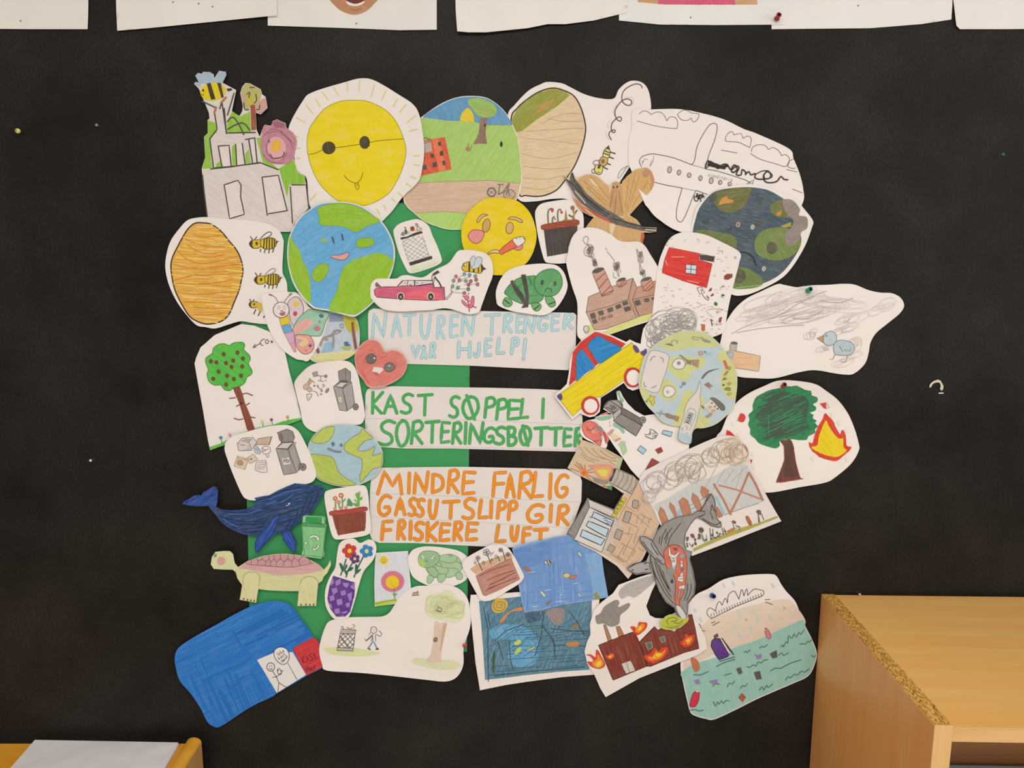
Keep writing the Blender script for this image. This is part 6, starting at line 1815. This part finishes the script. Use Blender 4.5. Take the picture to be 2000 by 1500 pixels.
P('brown_pot_cutout', 'white rounded cut-out of a brown crayon pot with wilting pencil flowers', 'drawing', 7,
  '~945 500 960 440 1040 360 1180 280 1340 200 1440 180 1560 190 1640 240 1720 350 1800 500 1870 640 1860 700 1800 770 1640 870 1420 1000 1320 1030 1230 1020 1150 900 1030 680', curl=[(20, .75, .004)])
G('soil')
F('cda585', '1060 550 1160 480 1400 390 1680 310 1700 390 1500 440 1300 560 1150 630', 'p', -25)
G('pot')
F('b98270', '1150 650 1260 590 1500 460 1680 390 1740 540 1810 700 1500 860 1300 950 1260 940 1190 760', 'p', -28, '8a5648', 1)
L('8a4f40', 1.6, '~1210 650 1400 560 1660 480/~1320 720 1500 640 1720 570/~1340 800 1500 720 1740 600/~1370 780 1600 680/~1300 880 1500 780 1760 680/~1330 840 1450 800')
L('b98272', 3, '~1180 680 1240 820 1280 930 1400 900')
G('pencil_flowers')
L('4a4340', 1.5, '1170 410 1245 570/1320 330 1375 465/1545 250 1595 415/1480 360 1510 435')
for (x, y, r) in ((1180, 385, 34), (1310, 300, 52), (1520, 265, 30), (1630, 330, 32), (1455, 365, 24), (1265, 455, 22), (1140, 455, 20), (1390, 410, 16)):
    for k in range(5 if r > 26 else 1):
        if r > 26: E(None, x + r * .6 * math.cos(k * 1.257), y + r * .6 * math.sin(k * 1.257), r * .42, r * .42, 0, edge='5a524e', ew=1)
        else: E(None, x, y, r * .8, r, 0, edge='5a524e', ew=1)
L('5a524e', 1, '~1370 300 1390 330 1415 290/~1360 340 1380 350')

# ---- seas
crop(900, 1030, 4.547)
P('dark_sea_cutout', 'white framed sheet with a dark blue crayon sea, spiral sun and orange fish', 'drawing', 3,
  '88 600 300 590 520 575 1230 560 1230 700 1250 1000 1225 1305 900 1330 600 1370 400 1400 170 1447 130 1200 100 900 80 690', curl=[(180, .8, .004)])
G('sea')
F('557f92', '160 655 300 640 520 615 1165 620 1160 900 1150 1100 1140 1265 900 1280 600 1310 400 1335 215 1355 200 1100 180 850', 'p', 78)
F('5f9fc4', '~270 900 400 860 560 880 660 960 700 1100 640 1220 500 1240 420 1150 440 1000 320 1000 250 950', 'p', 60)
F('3f5a6c', '560 760 760 740 700 830 600 850', 'p', 20)
op('h', '3f5f70', 'f', 0, parse('165 660 520 620 1160 625 1150 1090 1130 1255 600 1300 220 1345 190 900', True), .9, -35, 5, 8, .5, 60)
op('h', '4f7f98', 'f', 0, parse('165 660 520 620 1160 625 1150 1090 1130 1255 600 1300 220 1345 190 900', True), .9, 70, 5, 9, .5, 60)
op('h', '9ab4bc', 'f', 0, parse('165 660 520 620 1160 625 1150 1090 1130 1255 600 1300 220 1345 190 900', True), .6, -70, 7, 10, .4, 40)
op('h', '36505e', 'f', 0, parse('400 900 700 860 1140 900 1120 1240 600 1290 240 1330', True), .9, -4, 5, 11, .5, 60)
L('37474f', 1.4, '730 870 700 1010 660 1140/730 880 790 960 845 1060/430 1020 440 1160 460 1260/330 1020 380 1180/800 900 1000 920 1140 930/850 1050 1000 1040 1130 1060/200 700 240 900 245 1370/300 1320 600 1280 1100 1240/960 740 1040 850 1100 960/240 760 260 880/740 760 720 880/560 860 400 920 300 1010/820 980 840 1160')
G('spiral_sun')
F('cba948', '~275 690 300 645 350 630 405 650 415 700 380 745 320 762 280 735', 'p', 20)
L('8f7430', 1.4, '~345 690 360 680 370 700 340 715 315 695 335 665 375 665 395 700 370 735 320 740 290 700 305 655')
for pts, c in (('345 835 410 760 500 715 548 710 545 740 440 755 375 840', 'cf8644'), ('985 890 1000 865 1045 858 1045 880 1000 895', '9a7048'), ('930 1040 950 1020 1040 1015 1055 1035 1030 1058 950 1055', 'b8804f'), ('470 1035 515 995 538 1020 500 1045', 'c9c95a'), ('475 1120 500 1075 535 1065 530 1100 490 1128', 'b9c95a'), ('585 1090 620 1070 660 1060 640 1085', 'b0b85a')):
    G('fish')
    F(c, '~' + pts, 'p', 20)
G('shark_fin')
F('8f8480', '~760 760 800 720 900 715 925 760 900 840 860 875 810 840', 'p', 60)
G('seaweed')
F('3f5a34', '280 1290 278 1180 292 1100 305 1120 300 1290', 'm')

P('bright_sea_cutout', 'bright blue felt-pen sea sheet with small fish', 'drawing', 5,
  '455 190 500 165 640 130 860 80 960 65 1060 130 1245 200 1270 400 1310 620 1150 650 900 690 690 740 565 757 540 650 510 500 490 300', paper='8aaede', curl=[(-150, .75, .004)])
G('water')
F('6f93c4', '462 195 640 138 860 88 958 73 1055 138 1238 207 1262 400 1300 615 1150 643 900 682 690 731 572 748 548 650 518 500 498 300', 'w', 88)
F('6388bc', '470 200 800 110 820 700 800 715 840 300 500 380', 'w', 0)
op('h', '658bc0', 'f', 0, parse('470 200 960 80 1240 210 1290 610 580 745 500 300', True), 3, 88, 9, 12, .35, 70)
op('h', '678ec4', 'f', 0, parse('470 200 960 80 1240 210 1290 610 580 745 500 300', True), 3, -6, 10, 13, .35, 70)
op('h', '9ab8de', 'f', 0, parse('520 420 1240 300 1290 610 580 735', True), .9, 88, 7, 14, .4, 30)
F('7fa6cc', '1100 240 1238 215 1262 400 1296 610 1180 630 1150 420', 'w', 88)
F('8f8a58', '1180 600 1205 570 1245 635 1195 642', 'p')
for pts, c in (('560 350 600 365 625 395 615 405 575 380', 'c46a44'), ('740 310 780 292 805 320 780 335', 'd8c8b8'), ('905 430 940 405 975 425 940 450', 'cfc070'), ('960 440 1030 425 1010 455 985 458', 'cf7a50'), ('700 565 730 575 755 610 735 615', 'd3d2a8'), ('755 680 795 650 790 670 765 688', 'b0644f'), ('1030 580 1050 590 1075 615 1050 610', 'd0dae0'), ('1035 225 1055 218 1075 250 1060 262', 'b8c4c4')):
    G('fish')
    F(c, '~' + pts, 'm', 20, '5a5a5a', .7)
G('fish_stripes')
L('4a3a34', 2, '765 300 780 330/785 296 798 322')
for (x, y, w) in ((600, 400, 60), (640, 705, 40), (840, 660, 60), (1000, 500, 40), (740, 560, 60), (880, 600, 30)):
    G('water_highlight')
    L('c3d3e4', 1.2, '%d %d %d %d' % (x, y, x + w, y - 6))

# ---- girl and tree
crop(610, 1120, 6.25)
P('girl_and_tree_cutout', 'large white cut-out of a walking girl, a litter basket and a pale tree', 'drawing', 6,
  '~85 960 100 830 150 670 200 590 300 555 460 535 680 530 850 525 940 480 1000 390 1080 270 1170 200 1280 155 1450 150 1560 132 1700 150 1800 195 1880 280 1920 400 1935 560 1920 680 1870 830 1845 940 1845 1100 1800 1220 1720 1295 1600 1320 1400 1300 1000 1255 600 1215 180 1185 120 1110', curl=[(100, .8, .004)])
G('grass')
F('d3d4a0', '~140 920 230 900 480 905 700 940 830 970 780 990 600 1015 330 1000 200 980', 'w', 5)
G('grass')
F('d4d3aa', '~1210 1060 1300 1030 1500 1050 1700 1060 1800 1100 1780 1160 1600 1180 1400 1150 1240 1100', 'w', 5)
G('litter_basket')
L('5a5450', 1.3, '350 680 535 690/350 690 300 940/530 690 495 948/340 735 520 740/305 905 495 912/300 940 495 948/340 760 460 910/320 830 400 910/380 740 500 880/440 740 510 830/500 740 320 900/440 740 320 840/380 740 330 790/520 770 400 910/510 850 450 915/310 870 340 905/350 790 440 905')
F('b5aca6', '348 690 530 695 520 735 342 730/305 915 495 920 492 945 303 935', 'p', 5)
L('6a625c', 1.2, '~350 660 370 645 380 680/~420 665 440 660 450 680/490 620 520 640 500 670'); F('c9a048', '455 670 495 655 475 695', 'm')
G('girl')
L('6f6660', 1.2, '~715 690 720 660 750 650 785 670 785 710 750 735 720 715/~720 660 710 720 690 750/~740 740 700 780 660 815 640 800/~650 830 690 800 730 760/~780 740 830 770 845 730 810 700/~735 745 740 830/~770 745 775 830/735 770 720 825')
L('6f93b4', 2.6, '735 835 690 905/755 840 785 910')
F('4a4442', '675 905 715 925 710 938 675 920/770 925 800 905 815 930 775 935', 'm')
L('8a807a', 1, '740 680 745 690/765 678 770 688/~750 705 760 710')
G('bird')
L('7a5a44', 1.5, '~1220 270 1250 265 1300 265/~1230 260 1240 230 1270 240 1285 215 1290 250'); F('c9a07a', '1240 245 1290 235 1285 260 1245 262', 'p')
G('tree')
F('d6d8b0', '~1380 400 1400 320 1480 260 1590 240 1620 210 1690 220 1760 290 1800 340 1850 420 1860 500 1800 580 1720 600 1600 570 1480 545 1400 500', 'w', 30)
SC('cacb98', 1.0, 1620, 400, 230, 170, 14, 91, 10, .5)
SC('cccd9c', 1.0, 1540, 430, 160, 100, 8, 92, 0, .5)
L('5f5a48', 1.3, '~1510 450 1560 470 1580 440 1540 405 1530 440/1500 450 1540 455 1575 470')
g('trunk')
F('d8c0aa', '~1500 590 1560 610 1640 600 1625 700 1590 850 1570 1000 1560 1100 1400 1080 1450 980 1480 800', 'p', 85)
F('cba582', '1590 640 1640 600 1620 720 1580 900 1560 950 1580 780', 'p', 85)
E('8a6f60', 1503, 808, 22, 28, 20, 'p', 30, '6a5248', 1.2)
F('d3d4ae', '~1380 1070 1450 1090 1560 1080 1550 1110 1420 1105', 'w')

# ---- big blue bin
crop(330, 1150, 5.172)
P('blue_sea_cutout', 'large cut-out of solid blue felt-pen with a stick figure and a red KASt Her box', 'drawing', 5,
  '~58 700 80 620 140 560 300 460 500 350 640 270 820 180 950 140 1080 125 1190 145 1260 195 1310 270 1400 390 1465 490 1530 560 1620 700 1560 790 1390 880 1090 1055 800 1210 530 1385 450 1390 385 1340 320 1210 220 1060 110 930 70 800', paper='2f78c4')
G('blue_colouring')
F('2a74c0', '~65 700 87 624 145 566 303 467 503 357 643 277 822 187 951 147 1080 132 1186 152 1254 200 1303 274 1393 394 1455 493 1420 510 1250 600 1060 640 890 715 1000 900 1085 1052 800 1202 530 1376 452 1381 391 1333 326 1205 226 1055 117 926 77 798', 'm', -26)
L('2567b0', 3.4, '80 745 200 690 270 660/650 430 720 560 810 660/350 930 460 870 740 760 830 700/320 700 390 890/560 900 620 1020 760 880/1230 190 1360 350 1440 480')
op('h', '2566b0', 'f', 0, parse('640 430 1240 180 1440 480 1060 640 890 715 810 660', True), 4.5, -26, 6, 3, .6, 90)
op('h', '2a6fbc', 'f', 0, parse('320 700 640 450 800 680 380 880', True), 4.5, -26, 6, 4, .6, 90)
op('h', '2768b2', 'f', 0, parse('100 760 300 740 380 900 900 760 1070 1040 560 1350 440 1370', True), 4, 66, 6, 5, .6, 90)
op('h', '4a92dc', 'f', 0, parse('100 640 640 290 1080 140 1200 170 900 320 640 420 300 650', True), .8, -27, 5, 6, .5, 70)
op('h', '4a92dc', 'f', 0, parse('100 800 340 740 600 1000 1000 860 1070 1040 560 1350 440 1370', True), .8, 66, 7, 7, .5, 60)
G('white_window')
F('e0d8d2', '890 718 1060 645 1250 640 1385 868 1090 1053 1000 900', 'f')
G('stick_figure')
E(None, 1028, 790, 40, 42, 0, edge='3a3440', ew=1.4)
L('3a3440', 1.3, '1045 830 1085 890 1110 950 1100 1045/1110 950 1185 995/1045 895 1085 892 1130 850/~1010 805 1030 815 1045 800/1015 780 1018 786/1038 775 1040 782/~1100 830 1110 800 1130 830 1140 850 1120 870 1100 850 1095 815/1130 830 1155 828')
G('speech_bubble')
F('e3dbd5', '~1060 650 1075 610 1130 588 1190 610 1215 670 1205 730 1160 765 1110 745 1075 705', 'f', 0, '3a3440', 1.3)
L('3a3440', 1, '1200 750 1295 920')
WORD('Ikke', 1080, 655, 22, 38, -38, .9, '3a3440'); WORD('kast', 1095, 690, 22, 34, -36, .9, '3a3440'); WORD('Havet', 1130, 725, 17, 30, -48, .9, '3a3440')
G('red_box')
F('c8383c', '1250 600 1450 495 1480 500 1535 570 1615 705 1555 788 1390 872 1320 740', 'm', -28, 'a52c30', 1)
WORD('KASt', 1335, 690, 40, 68, -20, 1.3, '4a2a2c'); WORD('Her', 1375, 790, 38, 58, -22, 1.3, '4a2a2c')

# ---- burning factory
crop(1120, 1110, 5.556)
P('burning_factory_cutout', 'white cut-out of a dark red building with flames, grey smoke and two chimneys', 'drawing', 6,
  '120 900 150 790 185 720 180 600 220 460 300 370 430 270 490 180 700 100 860 50 900 150 850 250 790 410 830 510 890 540 1000 545 1100 480 1290 500 1380 650 1430 740 1450 870 1350 940 1000 1080 720 1190 350 1398 290 1300 230 1160 150 1040', curl=[(60, .75, .004)])
G('smoke')
F('b3aaa3', '~490 260 560 180 700 120 860 80 870 150 760 250 660 320 600 300 520 330', 'p', -20)
F('8a827c', '~240 515 290 490 330 420 400 370 470 340 500 370 490 420 600 375 612 410 570 460 510 510 500 590 470 620 400 635 330 600 260 605 240 560', 'p', 60)
G('chimney')
F('a8764a', '325 612 350 610 415 775 375 792', 'p', 75, '5a4030', 1)
G('chimney')
F('a8764a', '462 632 500 628 548 720 490 745', 'p', 75, '5a4030', 1)
G('building')
F('7f3a2f', '272 835 640 692 670 705 715 800 880 632 915 672 960 650 1100 690 1250 505 1285 500 1320 650 1362 870 1200 915 835 1065 800 1060 430 1215', 'm', 72, '4a2420', 1.3)
L('4a2420', 1.4, '670 705 730 840 800 1065/715 805 880 635')
L('a05a48', 1.4, '470 850 530 1010/560 800 600 960/1040 760 1090 920/1090 760 1130 890')
g('window')
F('5f6a58', '778 810 845 798 860 860 812 885', 'p', 60, 'b9a890', 1.2)
g('window')
F('5f6a68', '935 752 985 738 1000 790 960 808', 'p', 60, 'b9a890', 1.2)
g('door')
F('cfc5ba', '520 1035 620 1000 672 1110 570 1145', 'p', 80, '7a5a50', 1)
L('7a5a50', 1, '575 1025 610 1130')
def flame(red, org, yel):
    G('flame')
    F('d2442a', '~' + red, 'm', 60); F('e58a2c', '~' + org, 'm', 60); F('e8c63a', '~' + yel, 'm', 60)
flame('135 940 190 935 240 965 245 885 275 900 310 970 340 1020 340 1060 290 1090 220 1080 170 1050 150 1010 200 1015 215 1000 180 955', '200 1030 250 990 260 930 300 980 330 1030 290 1080 230 1070', '240 1040 290 1000 300 1050 260 1070')
flame('615 635 660 630 690 650 710 585 750 585 800 595 790 650 740 700 700 725 665 710 640 670', '670 680 700 630 760 600 770 640 710 700', '700 660 740 620 735 660 710 680')
flame('345 935 380 945 400 920 440 925 445 955 410 990 370 985', '370 960 410 935 430 950 400 980', '380 965 400 950 410 965')
flame('765 945 830 930 880 860 920 900 960 860 1020 860 1020 920 960 985 880 1030 830 1020 780 990', '800 965 860 950 900 890 930 930 1000 880 960 960 860 1005', '860 970 910 920 960 930 900 980')
flame('1155 800 1200 770 1215 710 1250 730 1310 720 1310 780 1270 840 1210 855 1170 830', '1190 810 1230 760 1290 750 1260 820 1220 830', '1220 800 1250 765 1260 800')

# ---- rain over the sea
crop(1310, 1100, 4.6875)
P('rain_sea_cutout', 'cut-out of a turquoise sea with floating bottles under a raining outlined cloud', 'drawing', 4,
  '~90 950 100 700 130 450 220 300 350 230 470 155 600 120 750 103 920 100 970 120 1010 190 1060 260 1140 350 1190 470 1240 590 1300 710 1338 830 1310 950 1250 1040 1100 1110 800 1240 600 1340 400 1430 320 1425 230 1400 180 1365 150 1260 110 1080')
G('sand')
F('ddcab6', '~300 560 500 460 800 370 1050 330 1150 400 1230 560 1000 640 760 720 500 790 300 880 130 980 140 850', 'w', -10)
G('sea')
F('96c3b6', '~97 1000 250 910 420 860 560 780 760 715 930 640 1080 570 1210 520 1240 600 1293 712 1330 830 1302 946 1244 1034 1097 1102 797 1232 598 1332 398 1421 321 1416 234 1392 187 1358 158 1257 118 1077', 'w', 80)
G('cloud')
L('3f393a', 1.3, '~370 505 335 470 335 430 365 410 410 440/~410 440 420 390 445 350 470 385/~470 385 500 320 520 365/~520 365 530 290 580 255 605 290 625 330/~625 330 650 240 670 300/~670 300 695 235 705 295/~705 295 760 240 820 245 850 255 850 285 835 300/835 302 600 395 370 508')
L('3f393a', 1.1, '/'.join('%d %d %d %d' % (375 + i * 24, 490 - i * 10, 368 + i * 24, 462 - i * 10) for i in range(20)))
L('3f393a', 1.2, '370 550 410 533/385 570 450 535/860 335 910 332/865 355 935 380/~258 555 275 575 272 595/285 600 290 606/285 618 315 620')
for (x, y) in ((487, 205), (573, 185), (935, 205), (225, 435), (625, 455), (745, 430), (795, 515), (905, 495), (575, 590), (733, 595), (630, 660), (690, 518), (275, 520), (1040, 410)):
    G('raindrop')
    E('bacfca' if y != 518 and x != 1040 else 'bfaea4', x, y, 10, 26 if y not in (518, 410) else 14, -28, 'w')
G('purple_bottle')
F('5f3a86', '370 760 375 715 400 690 445 690 480 740 540 830 520 855 445 885 410 840', 'm', 30, '2f2430', 1.6)
F('e0d4c4', '450 690 470 690 550 820 535 835 490 760', 'f', 0, '2f2430', 1)
L('2f2430', 2.2, '470 690 575 835')
F('7a4a5a', '395 665 430 645 435 670 400 690', 'm', 0, '3a2a30', 1.2)
G('pink_bottle')
F('d27f82', '860 625 890 608 912 640 918 685 900 697 875 670', 'm', 20, '8a4a4a', 1)
F('a85a5a', '860 595 880 590 885 605 865 610', 'm')
G('orange_bottle')
F('c4714f', '~185 880 210 870 245 895 265 960 240 990 215 985', 'm', 60, '8a5040', .8)
G('red_bottle')
F('c8334a', '~175 1290 205 1190 250 1175 265 1195 250 1270 220 1315 180 1312', 'm', 60, '8a2030', 1)
F('dcd0c8', '232 1172 255 1165 258 1178 236 1182', 'f')
for pts in ('905 830 970 797 978 860 935 875', '598 965 640 952 658 1005 622 1020', '760 1000 815 985 835 1060 785 1068'):
    G('black_box')
    F('5c5652', pts, 'm', 60)
for pts in ('765 832 800 845 830 825 832 870 795 882', '210 1075 255 1060 272 1105 235 1112', '350 1080 425 1065 430 1095 380 1110'):
    G('purple_shell')
    F('9a7bb4', pts, 'm', 30)
G('brown_scrap')
F('a8553f', '618 1230 650 1190 690 1225 660 1275', 'm', 60)
EACH('wave', L, '3f4a4c', 1.2, '~1005 770 1025 745 1030 770 1055 720 1070 735 1080 665 1110 690 1130 645 1150 680 1175 630 1190 655 1222 605/~1180 745 1210 735 1230 745 1255 715 1265 725 1295 700/~670 820 690 805 700 825 715 800 732 800/~812 780 840 760 850 772 888 745/~695 945 720 955 760 930 780 945 800 905 830 915 850 890 890 885/~985 845 1020 820 1030 845 1080 820/~910 990 960 960 1000 965 1040 945 1100 915 1195 885/~1050 1075 1075 1040 1100 1050 1130 1015 1160 1025 1200 985 1220 1000 1270 965/~205 1025 240 1020 270 1025 345 992/~445 900 500 885 590 858/~415 950 480 915 590 880/~490 1030 530 1015 558 1010/~385 1130 410 1105 450 1110/~515 1135 540 1095 560 1110 585 1080/~635 1150 660 1120 680 1130 705 1100/~810 1165 840 1130 850 1165 880 1115 890 1140 935 1105/~390 1265 410 1310 430 1265 440 1295 465 1260 480 1285 510 1255 535 1265/~175 1350 220 1340 260 1355 300 1345/~1285 840 1310 860 1330 840')
for S in SHEETS: build_sheet(S)

# ================================================================ pins
import bmesh
def pin(px, py, depth, col, kind, label, tilt=0.0):
    p = on_wall(px, py, depth)
    root = empty('push_pin' if kind == 'push' else 'map_pin', p, label, 'pin')
    m = plain('pin_plastic_' + col, albedo(col), 0.35, 0.5)
    st = plain('pin_steel', (.5, .48, .45), 0.3, 0.5, 0.9)
    def lathe(name, prof, mat):
        n = 14
        v, f = [], []
        for d, r in prof:
            for i in range(n):
                a = 2 * math.pi * i / n
                v.append((r * math.cos(a), -d, r * math.sin(a)))
        for j in range(len(prof) - 1):
            for i in range(n):
                f.append((j * n + i, j * n + (i + 1) % n, (j + 1) * n + (i + 1) % n, (j + 1) * n + i))
        f.append(tuple(range(n))); f.append(tuple(reversed(range((len(prof) - 1) * n, len(prof) * n))))
        me = bpy.data.meshes.new(name); me.from_pydata(v, [], f); me.materials.append(mat)
        me.polygons.foreach_set('use_smooth', [True] * len(f))
        o = bpy.data.objects.new(name, me); o.parent = root
        o.rotation_euler = (tilt, 0, 0)
        COL.objects.link(o)
    if kind == 'push':
        lathe('pin_head', [(0.0005, .0046), (.002, .0046), (.003, .003), (.008, .0026), (.010, .0042), (.0115, .0042), (.012, .003)], m)
        lathe('needle', [(-depth, .0004), (.001, .0005)], st)
    else:
        r = .0042 if kind == 'ball' else .0024
        h = .007 if kind == 'ball' else .009
        lathe('pin_head', [(h - r * .98, r * .2)] + [(h - r * math.cos(t), r * math.sin(t)) for t in (0.5, 0.9, 1.3, 1.7, 2.1, 2.5, 2.9)], m)
        lathe('needle', [(-depth, .0004), (h, .0005)], st)
pin(40, 257, .0006, 'e0d878', 'ball', 'yellow round-headed pin in the bare black wall')
pin(194, 246, .0006, 'a39a96', 'small', 'small grey-headed pin in the black wall near the castle cut-out')
pin(182, 897, .0006, 'e6e0d8', 'small', 'small white-headed pin in the black wall beside the tree sheet')
pin(1953, 303, .0006, '2f8f78', 'small', 'small teal pin in the bare wall above the sticker remnant')
pin(1675, 1157, .0006, 'b8b0a8', 'small', 'small pale pin just above the bookcase')
pin(1578, 568, .0075, '2f9a78', 'push', 'green push pin through the smog bird cut-out', -0.3)
pin(1517, 37, .0052, 'b0303c', 'push', 'red push pin holding the pink shirt portrait', -0.3)
pin(1528, 753, .0085, 'b03a3c', 'push', 'red push pin at the top of the burning tree cut-out', -0.3)
pin(1391, 1163, .0085, '2a4a9a', 'push', 'blue push pin in the rain and sea cut-out', -0.3)
pin(908, 1257, .0065, 'cf3f44', 'ball', 'red round-headed pin at the edge of the girl and tree cut-out')
